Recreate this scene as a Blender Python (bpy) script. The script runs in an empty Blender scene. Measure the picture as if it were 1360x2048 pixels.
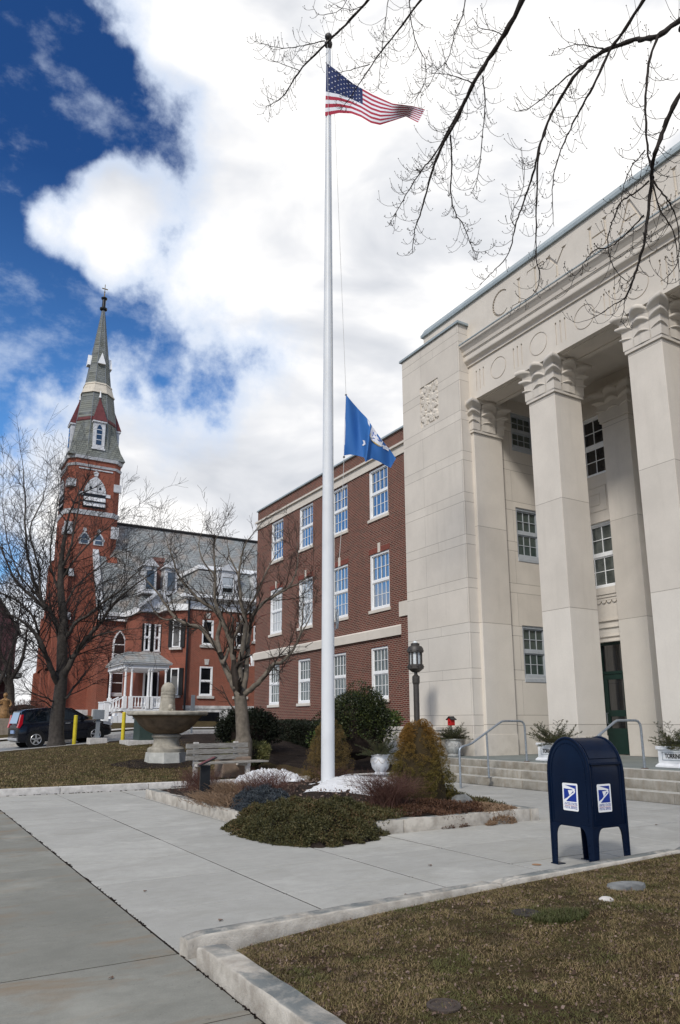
import bpy, bmesh, math, random
import numpy as np
from mathutils import Vector, Matrix
R = math.radians
C = bpy.context.scene.collection
sc = bpy.context.scene

# ------------------------------------------------------------------ camera
EYE = np.array([0.0, 0.0, 1.45])
YAW, PITCH, ROLL, FPX, CX, CY = R(30.71), R(12.458), R(-0.157), 1468.0, 680.0, 1122.0
_f = np.array([math.sin(YAW)*math.cos(PITCH), math.cos(YAW)*math.cos(PITCH), math.sin(PITCH)])
_r0 = np.array([math.cos(YAW), -math.sin(YAW), 0.0]); _u0 = np.cross(_r0, _f)
_r = math.cos(ROLL)*_r0 + math.sin(ROLL)*_u0; _u = -math.sin(ROLL)*_r0 + math.cos(ROLL)*_u0
cam = bpy.data.cameras.new('camera'); camo = bpy.data.objects.new('camera', cam); C.objects.link(camo)
cam.sensor_fit = 'VERTICAL'; cam.sensor_height = 36; cam.lens = FPX/2048*36
cam.shift_y = 98/2048; cam.clip_start = 0.05; cam.clip_end = 5000
M = Matrix.Identity(4)
for i in range(3):
    M[i][0], M[i][1], M[i][2], M[i][3] = _r[i], _u[i], -_f[i], EYE[i]
camo.matrix_world = M
sc.camera = camo

# ------------------------------------------------------------------ sun, sky, exposure
SUN_AZ, SUN_EL = R(-128), R(40)          # azimuth from +Y towards +X
sd = Vector((math.sin(SUN_AZ)*math.cos(SUN_EL), math.cos(SUN_AZ)*math.cos(SUN_EL), math.sin(SUN_EL)))
sl = bpy.data.lights.new('sun', 'SUN'); sl.energy = 2.0; sl.angle = R(9); sl.color = (1, .955, .89)
so = bpy.data.objects.new('sun', sl); C.objects.link(so); so.rotation_euler = (-sd).to_track_quat('-Z', 'Y').to_euler()
so.location = (-20, -20, 40)
sc.view_settings.view_transform = 'Standard'; sc.view_settings.look = 'None'
sc.view_settings.exposure = 0.38; sc.view_settings.gamma = 1.0; sc.view_settings.use_curve_mapping = False

class NT:
    """small helper to write node trees"""
    def __init__(s, tree): s.t = tree; s.n = tree.nodes; s.l = tree.links
    def new(s, typ, **kw):
        n = s.n.new(typ)
        for k, v in kw.items(): setattr(n, k, v)
        return n
    def put(s, sock, v):
        if isinstance(v, bpy.types.NodeSocket): s.l.new(v, sock)
        else: sock.default_value = v
    def math(s, op, a, b=None, c=None, clamp=False):
        n = s.new('ShaderNodeMath', operation=op, use_clamp=clamp)
        for i, v in enumerate((a, b, c)):
            if v is not None: s.put(n.inputs[i], v)
        return n.outputs[0]
    def vmath(s, op, a, b=None, out=0):
        n = s.new('ShaderNodeVectorMath', operation=op)
        s.put(n.inputs[0], a)
        if b is not None: s.put(n.inputs[1], b)
        return n.outputs[out]
    def noise(s, vec, scale, detail=4, rough=.55, dist=0.0):
        n = s.new('ShaderNodeTexNoise'); s.put(n.inputs['Vector'], vec)
        n.inputs['Scale'].default_value = scale; n.inputs['Detail'].default_value = detail
        n.inputs['Roughness'].default_value = rough; n.inputs['Distortion'].default_value = dist
        return n.outputs['Fac']
    def ramp(s, fac, stops, interp='LINEAR'):
        n = s.new('ShaderNodeValToRGB'); n.color_ramp.interpolation = interp
        e = n.color_ramp.elements
        while len(e) < len(stops): e.new(0.5)
        for i, (p, c) in enumerate(stops):
            e[i].position = p
            e[i].color = (c, c, c, 1) if isinstance(c, (int, float)) else (*c[:3], 1)
        s.put(n.inputs[0], fac); return n.outputs[0]
    def mix(s, fac, a, b, typ='MIX'):
        n = s.new('ShaderNodeMix', data_type='RGBA', blend_type=typ)
        s.put(n.inputs[0], fac)
        s.put(n.inputs[6], a if not isinstance(a, tuple) else (*a[:3], 1))
        s.put(n.inputs[7], b if not isinstance(b, tuple) else (*b[:3], 1))
        return n.outputs[2]
    def maprange(s, v, a, b, c=0., d=1., smooth=False):
        n = s.new('ShaderNodeMapRange'); n.interpolation_type = 'SMOOTHSTEP' if smooth else 'LINEAR'
        s.put(n.inputs[0], v)
        for i, x in enumerate((a, b, c, d)): n.inputs[i+1].default_value = x
        return n.outputs[0]
    def combine(s, x, y, z):
        n = s.new('ShaderNodeCombineXYZ')
        for i, v in enumerate((x, y, z)): s.put(n.inputs[i], v)
        return n.outputs[0]
    def sep(s, v):
        n = s.new('ShaderNodeSeparateXYZ'); s.put(n.inputs[0], v); return n.outputs

def px_dir(px, py):
    d = (px-CX)/FPX*_r - (py-CY)/FPX*_u + _f
    return d/np.linalg.norm(d)

w = bpy.data.worlds.new("World"); sc.world = w; w.use_nodes = True
T = NT(w.node_tree); w.node_tree.nodes.clear()
out = T.new('ShaderNodeOutputWorld'); bg = T.new('ShaderNodeBackground'); T.l.new(bg.outputs[0], out.inputs[0])
STR = 0.1; bg.inputs['Strength'].default_value = STR
sky = T.new('ShaderNodeTexSky', sky_type='NISHITA'); sky.sun_disc = False
sky.sun_elevation = SUN_EL; sky.sun_rotation = SUN_AZ; sky.air_density = 1.0; sky.dust_density = 0.3; sky.ozone_density = 3.0
tc = T.new('ShaderNodeTexCoord'); dirv = T.vmath('NORMALIZE', tc.outputs['Generated'])
dx, dy, dz = T.sep(dirv)
# holes of clear blue sky between the clouds: (direction, radius)
holes = [((-20, 200), .115), ((100, 235), .088), ((185, 190), .052), ((60, 100), .060), ((-70, 420), .090), ((170, 300), .042), ((290, 190), .016), ((40, 330), .05), ((260, 110), .012),
         ((0, 590), .055), ((130, 560), .034), ((60, 690), .02), ((200, 640), .050), ((270, 655), .045), ((330, 700), .040), ((330, 755), .045), ((405, 750), .040), ((265, 760), .035), ((235, 700), .03),
         ((-330, 300), .34), ((-250, 650), .12), ((500, 712), .012), ((5, 1128), .012)]
clear = None
for (p, rad) in holes:
    d = px_dir(*p)
    dist = T.vmath('DISTANCE', dirv, tuple(float(a) for a in d), out=1)
    v = T.math('DIVIDE', T.math('SUBTRACT', rad+.012, dist), .075)
    clear = v if clear is None else T.math('SMOOTH_MAX', clear, v, .35)
for (az, el, rad) in ((-42, 30, .42), (-62, 22, .3), (-20, 48, .3), (180, 35, .5)):
    d = (math.sin(R(az))*math.cos(R(el)), math.cos(R(az))*math.cos(R(el)), math.sin(R(el)))
    dist = T.vmath('DISTANCE', dirv, d, out=1)
    v = T.math('DIVIDE', T.math('SUBTRACT', rad, dist), .12); clear = T.math('SMOOTH_MAX', clear, v, .35)
clear = T.math('MINIMUM', clear, 1.35); clear = T.math('MAXIMUM', clear, -1.5)
for (p, rad, k_) in (((112, 622), .018, 22.), ((140, 650), .012, 22.), ((170, 440), .075, 16.), ((90, 465), .042, 18.), ((250, 400), .06, 16.), ((230, 520), .05, 16.), ((40, 760), .05, 14.), ((330, 60), .05, 12.), ((225, 25), .03, 10.)):
    dist = T.vmath('DISTANCE', dirv, tuple(float(a) for a in px_dir(*p)), out=1)
    clear = T.math('SUBTRACT', clear, T.math('MULTIPLY', T.math('MAXIMUM', T.math('SUBTRACT', rad+.012, dist), 0.0), k_))
n1 = T.noise(dirv, 8.0, 10, .6)
n2 = T.noise(T.vmath('ADD', dirv, (3.1, 1.7, .4)), 3.2, 5, .5)
nn = T.math('ADD', T.math('MULTIPLY', T.math('SUBTRACT', n1, .5), 3.0), T.math('MULTIPLY', T.math('SUBTRACT', n2, .5), .8))
cl = T.math('SUBTRACT', nn, T.math('MULTIPLY', clear, .95))
cover = T.maprange(cl, -.52, .10, 0, 1, True)
wisp = T.maprange(T.noise(T.vmath('MULTIPLY', T.vmath('ADD', dirv, (1.3, 0, 2.2)), (1.0, 1.0, 1.7)), 7.5, 9, .62), .50, .74, 0, .62, True)
cover = T.math('MAXIMUM', cover, wisp)
# cloud brightness: thin edges dimmer, broad soft grey shadows inside
n3 = T.noise(T.vmath('MULTIPLY', dirv, (1, 1, 2.2)), 4.2, 5, .5, .3)
gray = T.ramp(n3, [(.34, (.52, .54, .58)), (.46, (.665, .675, .70)), (.57, (.86, .85, .84))])
thick = T.maprange(cl, -.3, .9, .0, 1.0, True)
ccol = T.mix(thick, (.50, .58, .72), gray)
ccol = T.vmath('MULTIPLY', ccol, (1/STR,)*3)
blue = T.vmath('MULTIPLY', sky.outputs[0], (.34, .78, 1.22))
low = T.maprange(dz, .62, .26, 0.0, 1.0)
blue = T.vmath('MULTIPLY', blue, T.combine(T.math('ADD', 0.55, T.math('MULTIPLY', low, 1.6)), T.math('ADD', .55, T.math('MULTIPLY', low, 1.0)), T.math('ADD', .62, T.math('MULTIPLY', low, .65))))
final = T.mix(cover, blue, ccol)
below = T.maprange(dz, -.02, 0.0, 0, 1)
final = T.mix(below, (1.6, 1.45, 1.25), final)
T.l.new(final, bg.inputs[0])

# ------------------------------------------------------------------ object helpers
W = {}
def wm(o): return W.get(o, Matrix.Identity(4))
def tag(o, label=None, cat=None, group=None, kind=None):
    if label: o['label'] = label
    if cat: o['category'] = cat
    if group: o['group'] = group
    if kind: o['kind'] = kind
    return o
def thing(name, label, cat, loc=(0, 0, 0), rotz=0, group=None):
    o = bpy.data.objects.new(name, None); C.objects.link(o); o.empty_display_size = .2
    o.location = loc; o.rotation_euler = (0, 0, rotz)
    W[o] = Matrix.Translation(loc) @ Matrix.Rotation(rotz, 4, 'Z')
    return tag(o, label, cat, group)
def setpar(o, p):
    o.parent = p; o.matrix_parent_inverse = wm(p).inverted()
def mobj(name, mesh, mat, parent=None, mtx=None):
    o = bpy.data.objects.new(name, mesh); C.objects.link(o)
    if mtx is not None:
        o.matrix_basis = mtx; W[o] = mtx.copy()
    if mat is not None:
        for m in (mat if isinstance(mat, (list, tuple)) else [mat]): mesh.materials.append(m)
    if parent is not None: setpar(o, parent)
    return o
def smooth_mesh(me, ang=40):
    me.polygons.foreach_set('use_smooth', [True]*len(me.polygons))
    try: me.set_sharp_from_angle(angle=R(ang))
    except Exception: pass
class MB:
    def __init__(s): s.v = []; s.f = []; s.m = []; s.cm = 0
    def add(s, vs, fs, m=None):
        b = len(s.v); s.v.extend([tuple(float(a) for a in p) for p in vs]); s.f.extend([tuple(i+b for i in f) for f in fs])
        s.m.extend([s.cm if m is None else m]*len(fs)); return s
    def box(s, x0, x1, y0, y1, z0, z1, m=None):
        x0, x1 = min(x0, x1), max(x0, x1); y0, y1 = min(y0, y1), max(y0, y1)
        v = [(x0,y0,z0),(x1,y0,z0),(x1,y1,z0),(x0,y1,z0),(x0,y0,z1),(x1,y0,z1),(x1,y1,z1),(x0,y1,z1)]
        return s.add(v, [(0,3,2,1),(4,5,6,7),(0,1,5,4),(1,2,6,5),(2,3,7,6),(3,0,4,7)], m)
    def obox(s, c, ax, ay, az, hx, hy, hz, m=None):
        c = Vector(c); ax = Vector(ax).normalized(); ay = Vector(ay).normalized(); az = Vector(az).normalized()
        v = [c+ax*i*hx+ay*j*hy+az*k*hz for (i,j,k) in ((-1,-1,-1),(1,-1,-1),(1,1,-1),(-1,1,-1),(-1,-1,1),(1,-1,1),(1,1,1),(-1,1,1))]
        return s.add(v, [(0,3,2,1),(4,5,6,7),(0,1,5,4),(1,2,6,5),(2,3,7,6),(3,0,4,7)], m)
    def prism(s, poly, a0, a1, axis='z', m=None):
        n = len(poly)
        def P(u, v, a): return {'z': (u, v, a), 'x': (a, u, v), 'y': (u, a, v)}[axis]
        vs = [P(u, v, a0) for u, v in poly]+[P(u, v, a1) for u, v in poly]
        fs = [tuple(range(n-1, -1, -1)), tuple(range(n, 2*n))]+[(i, (i+1) % n, n+(i+1) % n, n+i) for i in range(n)]
        return s.add(vs, fs, m)
    def frustum(s, poly0, z0, poly1, z1, m=None):
        n = len(poly0)
        vs = [(x, y, z0) for x, y in poly0]+[(x, y, z1) for x, y in poly1]
        fs = [tuple(range(n-1, -1, -1)), tuple(range(n, 2*n))]+[(i, (i+1) % n, n+(i+1) % n, n+i) for i in range(n)]
        return s.add(vs, fs, m)
    def tube(s, pts, rad, n=8, cap=True, m=None):
        pts = [Vector(p) for p in pts]; k = len(pts)
        if isinstance(rad, (int, float)): rad = [rad]*k
        vs = []; up = None
        for i, p in enumerate(pts):
            t = (pts[min(i+1, k-1)]-pts[max(i-1, 0)])
            if t.length < 1e-9: t = Vector((0, 0, 1))
            t.normalize()
            if up is None:
                up = t.orthogonal().normalized()
            else:
                up = up-t*up.dot(t)
                up = up.normalized() if up.length > 1e-6 else t.orthogonal().normalized()
            b = t.cross(up)
            for j in range(n):
                a = 2*math.pi*j/n; vs.append(p+(up*math.cos(a)+b*math.sin(a))*rad[i])
        fs = [(i*n+j, i*n+(j+1) % n, (i+1)*n+(j+1) % n, (i+1)*n+j) for i in range(k-1) for j in range(n)]
        if cap: fs += [tuple(range(n-1, -1, -1)), tuple((k-1)*n+j for j in range(n))]
        return s.add(vs, fs, m)
    def lathe(s, prof, c=(0, 0, 0), n=32, m=None, sx=1, sy=1):
        k = len(prof); vs = []
        for r, z in prof:
            for j in range(n):
                a = 2*math.pi*j/n; vs.append((c[0]+r*math.cos(a)*sx, c[1]+r*math.sin(a)*sy, c[2]+z))
        fs = [(i*n+j, i*n+(j+1) % n, (i+1)*n+(j+1) % n, (i+1)*n+j) for i in range(k-1) for j in range(n)]
        fs += [tuple(range(n-1, -1, -1)), tuple((k-1)*n+j for j in range(n))]
        return s.add(vs, fs, m)
    def sphere(s, c, r, n=10, m=None, sz=1):
        return s.lathe([(max(r*math.sin(math.pi*i/n), 1e-4), -r*math.cos(math.pi*i/n)*sz) for i in range(n+1)], c, n*2 if n > 3 else 4, m)
    def mesh(s, name='mesh'):
        me = bpy.data.meshes.new(name); me.from_pydata(s.v, [], s.f)
        if any(s.m): me.polygons.foreach_set('material_index', s.m)
        me.update(); return me
    def build(s, name, mat, parent=None, smooth=False, bevel=0, mtx=None, ang=40, seg=2):
        me = s.mesh(name)
        if bevel:
            bm = bmesh.new(); bm.from_mesh(me)
            bmesh.ops.recalc_face_normals(bm, faces=bm.faces)
            ed = [e for e in bm.edges if e.is_manifold and e.calc_face_angle(0) > R(30)]
            bmesh.ops.bevel(bm, geom=ed, offset=bevel, segments=seg, profile=.6, affect='EDGES', clamp_overlap=True)
            bm.to_mesh(me); bm.free()
        if smooth: smooth_mesh(me, ang)
        return mobj(name, me, mat, parent, mtx)
def npmesh(name, V, F, mat, parent=None, smooth=False):
    """V (n,3), F (m,k) with constant k"""
    me = bpy.data.meshes.new(name); V = np.asarray(V, np.float32); F = np.asarray(F, np.int32)
    k = F.shape[1]; me.vertices.add(len(V)); me.vertices.foreach_set('co', V.ravel())
    me.loops.add(F.size); me.loops.foreach_set('vertex_index', F.ravel())
    me.polygons.add(len(F)); me.polygons.foreach_set('loop_start', np.arange(0, F.size, k, dtype=np.int32))
    me.polygons.foreach_set('loop_total', np.full(len(F), k, np.int32))
    me.update(calc_edges=True); me.validate()
    if smooth: me.polygons.foreach_set('use_smooth', [True]*len(me.polygons))
    return mobj(name, me, mat, parent)
def grid_mesh(fn, nu, nv):
    V = [fn(i/(nu-1), j/(nv-1)) for j in range(nv) for i in range(nu)]
    F = [(j*nu+i, j*nu+i+1, (j+1)*nu+i+1, (j+1)*nu+i) for j in range(nv-1) for i in range(nu-1)]
    return V, F
def dup(root, loc, rotz, label=None, group=None, scale=None):
    r = root.copy(); C.objects.link(r); r.location = loc; r.rotation_euler = (0, 0, rotz)
    if scale: r.scale = (scale,)*3
    if label: r['label'] = label
    if group: r['group'] = group
    for ch in [o for o in bpy.data.objects if o.parent == root]:
        c = ch.copy(); C.objects.link(c); c.parent = r
        for g in [o for o in bpy.data.objects if o.parent == ch]:
            d = g.copy(); C.objects.link(d); d.parent = c
    return r
_h = np.array([math.sin(YAW), math.cos(YAW), 0.0])
def PXF(px, py, depth):
    return EYE+((px-CX)/FPX*_r-(py-CY)/FPX*_u+_f)*depth
def PX(px, py, depth):      # point at horizontal distance depth
    d = (px-CX)/FPX*_r-(py-CY)/FPX*_u+_f
    return EYE+d*depth/float(d@_h)
def text_mesh(txt, size, extrude=.001, bold=0.0):
    cu = bpy.data.curves.new('t', 'FONT'); cu.body = txt; cu.size = size; cu.extrude = extrude; cu.offset = bold
    cu.align_x = 'CENTER'; cu.align_y = 'CENTER'
    o = bpy.data.objects.new('t', cu); C.objects.link(o)
    dg = bpy.context.evaluated_depsgraph_get(); dg.update()
    me = bpy.data.meshes.new_from_object(o.evaluated_get(dg)); bpy.data.objects.remove(o); bpy.data.curves.remove(cu)
    return me

# ------------------------------------------------------------------ materials
def mat(name, build, rough=.8, spec=.3):
    m = bpy.data.materials.new(name); m.use_nodes = True; t = NT(m.node_tree)
    b = m.node_tree.nodes['Principled BSDF']; b.inputs['Roughness'].default_value = rough
    b.inputs['Specular IOR Level'].default_value = spec
    t.pos = t.new('ShaderNodeNewGeometry').outputs['Position']; t.b = b
    build(t, b); return m
def bump(t, b, h, dist=.01, strength=.5):
    n = t.new('ShaderNodeBump'); n.inputs['Distance'].default_value = dist; n.inputs['Strength'].default_value = strength
    t.put(n.inputs['Height'], h); t.l.new(n.outputs[0], b.inputs['Normal'])
def plain(name, col, rough=.6, var=.12, scale=8., spec=.3, metallic=0, bmp=.0, bscale=60):
    def f(t, b):
        n = t.noise(t.pos, scale, 5); c = t.mix(t.maprange(n, .3, .7), tuple(x*(1-var) for x in col), tuple(x*(1+var) for x in col))
        t.l.new(c, b.inputs['Base Color']); b.inputs['Metallic'].default_value = metallic
        if bmp: bump(t, b, t.noise(t.pos, bscale, 4), bmp)
    return mat(name, f, rough, spec)
def brick_mat(name, c1, c2, mortar, bw=.205, rh=.0735, mw=.010, off=0.):
    def f(t, b):
        x, y, z = t.sep(t.pos)
        v = t.combine(t.math('ADD', x, y), z, 0.)
        n = t.new('ShaderNodeTexBrick'); t.put(n.inputs['Vector'], v); n.inputs['Scale'].default_value = 1
        n.inputs['Color1'].default_value = (*c1, 1); n.inputs['Color2'].default_value = (*c2, 1); n.inputs['Mortar'].default_value = (*mortar, 1)
        n.inputs['Brick Width'].default_value = bw; n.inputs['Row Height'].default_value = rh; n.inputs['Mortar Size'].default_value = mw
        n.inputs['Mortar Smooth'].default_value = .1; n.inputs['Bias'].default_value = off
        s = t.noise(t.pos, .7, 4); c = t.mix(t.maprange(s, .3, .7, 0, .35), n.outputs[0], t.mix(.5, n.outputs[0], (.02, .015, .012)))
        s2 = t.noise(t.pos, 14, 3); c = t.mix(t.maprange(s2, .35, .7, 0, .3), c, tuple(min(1, a*1.5) for a in c1))
        t.l.new(c, b.inputs['Base Color']); bump(t, b, t.math('SUBTRACT', 1, n.outputs['Fac']), .006, .6)
    return mat(name, f, .9, .15)
def joint_line(t, v, w_):  # 1 on line where fract close to 0
    d = t.math('ABSOLUTE', t.math('SUBTRACT', t.math('FRACT', t.math('ADD', v, .5)), .5))
    return t.math('LESS_THAN', d, w_)
def limestone(name, base=(.63, .580, .515), per=1.345, z0=1.67, short=.3, vper=1.95, mode='wall', dirt=1.0):
    def f(t, b):
        x, y, z = t.sep(t.pos); lw = .007
        zz = t.math('DIVIDE', t.math('SUBTRACT', z, z0), per)
        lines = joint_line(t, zz, lw/per*.9)
        u = t.math('ADD', x, y)
        if mode == 'wall':
            lines2 = joint_line(t, t.math('ADD', zz, short/per), lw/per*.9)
            lines = t.math('MAXIMUM', lines, lines2)
            fr = t.math('FRACT', zz); tall = t.math('LESS_THAN', fr, 1-short/per)
            uu = t.math('DIVIDE', t.math('ADD', u, t.math('MULTIPLY', t.math('FLOOR', zz), .0)), vper)
            v1 = t.math('MULTIPLY', joint_line(t, t.math('ADD', uu, .13), lw/vper*.5), tall)
            v2 = t.math('MULTIPLY', joint_line(t, t.math('ADD', uu, .47), lw/vper*.5), t.math('SUBTRACT', 1, tall))
            lines = t.math('MAXIMUM', lines, t.math('MAXIMUM', v1, v2))
            blk = t.new('ShaderNodeTexWhiteNoise', noise_dimensions='3D')
            t.put(blk.inputs[0], t.combine(t.math('FLOOR', zz), t.math('FLOOR', t.math('ADD', uu, .13)), tall)); blkv = blk.outputs[0]
        else: 
            blk = t.new('ShaderNodeTexWhiteNoise', noise_dimensions='1D'); t.put(blk.inputs[1], t.math('FLOOR', zz)); blkv = blk.outputs[0]
        n = t.noise(t.pos, 1.1, 6, .6); fine = t.noise(t.pos, 25, 4)
        vs = t.noise(t.vmath('MULTIPLY', t.pos, (2.5, 2.5, .25)), 1.5, 5, .6)
        dk = tuple(a*.90 for a in base); lt = tuple(min(1, a*1.09) for a in base)
        c = t.mix(t.maprange(n, .35, .65), dk, lt)
        c = t.mix(.42, c, t.mix(blkv, tuple(a*.86 for a in base), tuple(min(1, a*1.10) for a in base)))
        c = t.mix(t.maprange(vs, .54, .80, 0, .22*dirt), c, (base[0]*.55, base[1]*.54, base[2]*.52))
        # splash dirt near the ground
        lowd = t.math('MULTIPLY', t.maprange(z, 1.9, .5, 0, 1), t.maprange(t.noise(t.pos, 2.2, 5), .42, .68, 0, .62))
        c = t.mix(lowd, c, (.27, .23, .18))
        # the lower courses are a little whiter limestone
        c = t.mix(t.maprange(z, 4.33, 4.35, .22, 0.), c, (.76, .74, .69))
        c = t.mix(t.maprange(fine, .3, .7, 0, .18), c, tuple(a*.8 for a in base))
        c = t.mix(t.math('MULTIPLY', lines, .7), c, (.14, .12, .10))
        t.l.new(c, b.inputs['Base Color'])
        bump(t, b, t.math('SUBTRACT', t.math('MULTIPLY', fine, .3), lines), .006, .5)
    return mat(name, f, .85, .2)
M_ = {}
M_['stone'] = limestone('limestone_coursed')
M_['stone_col'] = limestone('limestone_column', per=2.965, z0=1.40, mode='col')
M_['stone_plain'] = limestone('limestone_plain', per=50., z0=-7., mode='col', dirt=.7)
M_['brick'] = brick_mat('brick_dark_red', (.155, .045, .034), (.070, .026, .023), (.34, .28, .22))
M_['brick2'] = brick_mat('brick_orange_red', (.26, .078, .050), (.19, .060, .041), (.33, .21, .16), .2, .073, .007)
M_['brick3'] = brick_mat('brick_tower', (.265, .082, .052), (.20, .063, .042), (.28, .15, .11), .2, .08, .006)
M_['white'] = plain('white_paint', (.80, .81, .82), .45, .05, 6)
M_['whitepeel'] = plain('white_paint_weathered', (.54, .55, .57), .7, .25, 5, bmp=.004)
M_['graypaint'] = plain('grey_sash_paint', (.40, .43, .46), .5, .08)
M_['granite'] = plain('granite_light', (.50, .48, .455), .85, .22, 9, bmp=.004, bscale=120)
M_['granite_rough'] = plain('granite_rough', (.52, .52, .52), .9, .35, 3.5, bmp=.03, bscale=9)
M_['copper'] = plain('coping_metal', (.30, .345, .36), .5, .10, 3, spec=.5)
M_['black'] = plain('black_paint', (.012, .013, .015), .35, .2)
M_['bronze'] = plain('lamp_bronze', (.045, .040, .036), .5, .25, 20, spec=.5)
M_['rail'] = plain('galvanised_steel', (.30, .33, .36), .42, .2, 25, metallic=.6)
M_['wood'] = None
M_['door'] = plain('dark_green_door', (.010, .030, .024), .35, .1)
M_['yellow'] = plain('yellow_bollard', (.62, .50, .03), .55, .12, 6)
M_['utilgreen'] = plain('utility_green', (.035, .055, .048), .5, .1)
M_['utilgray'] = plain('utility_grey', (.20, .22, .24), .55, .1)
M_['red'] = plain('red_paint', (.50, .02, .02), .5, .1)
M_['snow'] = mat('snow', lambda t, b: (t.l.new(t.mix(t.maprange(t.noise(t.pos, 11, 6), .62, .78, 0, .5), (.78, .79, .81), (.34, .31, .27)), b.inputs['Base Color']), bump(t, b, t.noise(t.pos, 20, 7, .68), .05, .9)), .75, .25)
def f(t, b):
    v = t.vmath('MULTIPLY', t.pos, (.5, .5, 1)); n = t.noise(t.vmath('MULTIPLY', t.pos, (3, 3, 40)), 2, 5, .6)
    c = t.ramp(n, [(.25, (.10, .09, .08)), (.5, (.26, .245, .22)), (.75, (.40, .39, .37))]); t.l.new(c, b.inputs['Base Color']); bump(t, b, n, .006, .6)
M_['wood'] = mat('weathered_wood', f, .9, .1)
def glass(name, dark, refl=.35, rough=.02, tint=(1, 1, 1), blind=None):
    m = bpy.data.materials.new(name); m.use_nodes = True; t = NT(m.node_tree); t.n.clear()
    o = t.new('ShaderNodeOutputMaterial'); d = t.new('ShaderNodeBsdfDiffuse'); g = t.new('ShaderNodeBsdfGlossy'); mx = t.new('ShaderNodeMixShader')
    g.inputs['Roughness'].default_value = rough; g.inputs['Color'].default_value = (*tint, 1)
    pos = t.new('ShaderNodeNewGeometry').outputs['Position']
    n = t.noise(pos, 2.3, 2)
    t.l.new(t.mix(t.maprange(n, .35, .65), dark, blind or tuple(a*1.6 for a in dark)), d.inputs['Color'])
    bp = t.new('ShaderNodeBump'); bp.inputs['Distance'].default_value = .01; bp.inputs['Strength'].default_value = .12
    t.l.new(t.noise(pos, 1.4, 2), bp.inputs['Height']); t.l.new(bp.outputs[0], g.inputs['Normal'])
    fr = t.new('ShaderNodeFresnel'); fr.inputs['IOR'].default_value = 1.6
    t.l.new(t.math('ADD', t.math('MULTIPLY', fr.outputs[0], .8), refl, clamp=True), mx.inputs[0]); t.l.new(d.outputs[0], mx.inputs[1]); t.l.new(g.outputs[0], mx.inputs[2]); t.l.new(mx.outputs[0], o.inputs[0])
    return m
M_['glass'] = glass('window_glass', (.012, .016, .018), .34, tint=(.80, .88, .98))
M_['glass_low'] = glass('window_glass_shaded', (.030, .036, .034), .10, tint=(.7, .8, .85), blind=(.10, .11, .10))
M_['glass_green'] = glass('window_glass_blind', (.045, .065, .058), .05, blind=(.06, .08, .07))
M_['glass_dark'] = glass('dark_glass', (.008, .009, .011), .07)
M_['glass_blind'] = glass('window_glass_white_blind', (.34, .36, .37), .16, blind=(.44, .46, .46))
M_['frost'] = plain('frosted_glass', (.62, .66, .68), .35, .08, 5, spec=.5)
def f(t, b):
    x, y, z = t.sep(t.pos); br = t.new('ShaderNodeTexBrick'); t.put(br.inputs['Vector'], t.combine(t.math('ADD', x, t.math('MULTIPLY', y, .35)), z, 0.)); br.inputs['Scale'].default_value = 1
    br.inputs['Brick Width'].default_value = .34; br.inputs['Row Height'].default_value = .17; br.inputs['Mortar Size'].default_value = .012
    br.inputs['Color1'].default_value = (.27, .29, .295, 1); br.inputs['Color2'].default_value = (.20, .215, .22, 1); br.inputs['Mortar'].default_value = (.075, .08, .085, 1)
    n = t.noise(t.pos, .9, 5); c = t.mix(t.maprange(n, .45, .65, 0, .6), br.outputs[0], (.29, .235, .195)); t.l.new(c, b.inputs['Base Color']); bump(t, b, br.outputs['Fac'], -.02, .7)
M_['rock'] = plain('rock_grey', (.16, .165, .165), .9, .4, 7, bmp=.02, bscale=16)
M_['slate'] = mat('slate_roof', f, .7, .35)
def f(t, b):
    x, y, z = t.sep(t.pos); br = t.new('ShaderNodeTexBrick'); t.put(br.inputs['Vector'], t.combine(t.math('ADD', x, y), z, 0.)); br.inputs['Scale'].default_value = 1
    br.inputs['Brick Width'].default_value = .3; br.inputs['Row Height'].default_value = .19; br.inputs['Mortar Size'].default_value = .018
    br.inputs['Color1'].default_value = (.19, .20, .175, 1); br.inputs['Color2'].default_value = (.125, .135, .12, 1); br.inputs['Mortar'].default_value = (.06, .065, .06, 1)
    n = t.noise(t.pos, 1.3, 5); c = t.mix(t.maprange(n, .45, .7, 0, .6), br.outputs[0], (.20, .22, .235)); t.l.new(c, b.inputs['Base Color']); bump(t, b, br.outputs['Fac'], -.02, .7)
M_['slate2'] = mat('slate_spire', f, .7, .35)
M_['slate_red'] = plain('slate_dark_red', (.115, .030, .032), .7, .3, 4)
M_['cream'] = plain('cream_band', (.55, .50, .42), .7, .15, 4)
M_['marble'] = plain('marble_trim', (.47, .48, .50), .75, .2, 4, bmp=.01, bscale=12)
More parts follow.
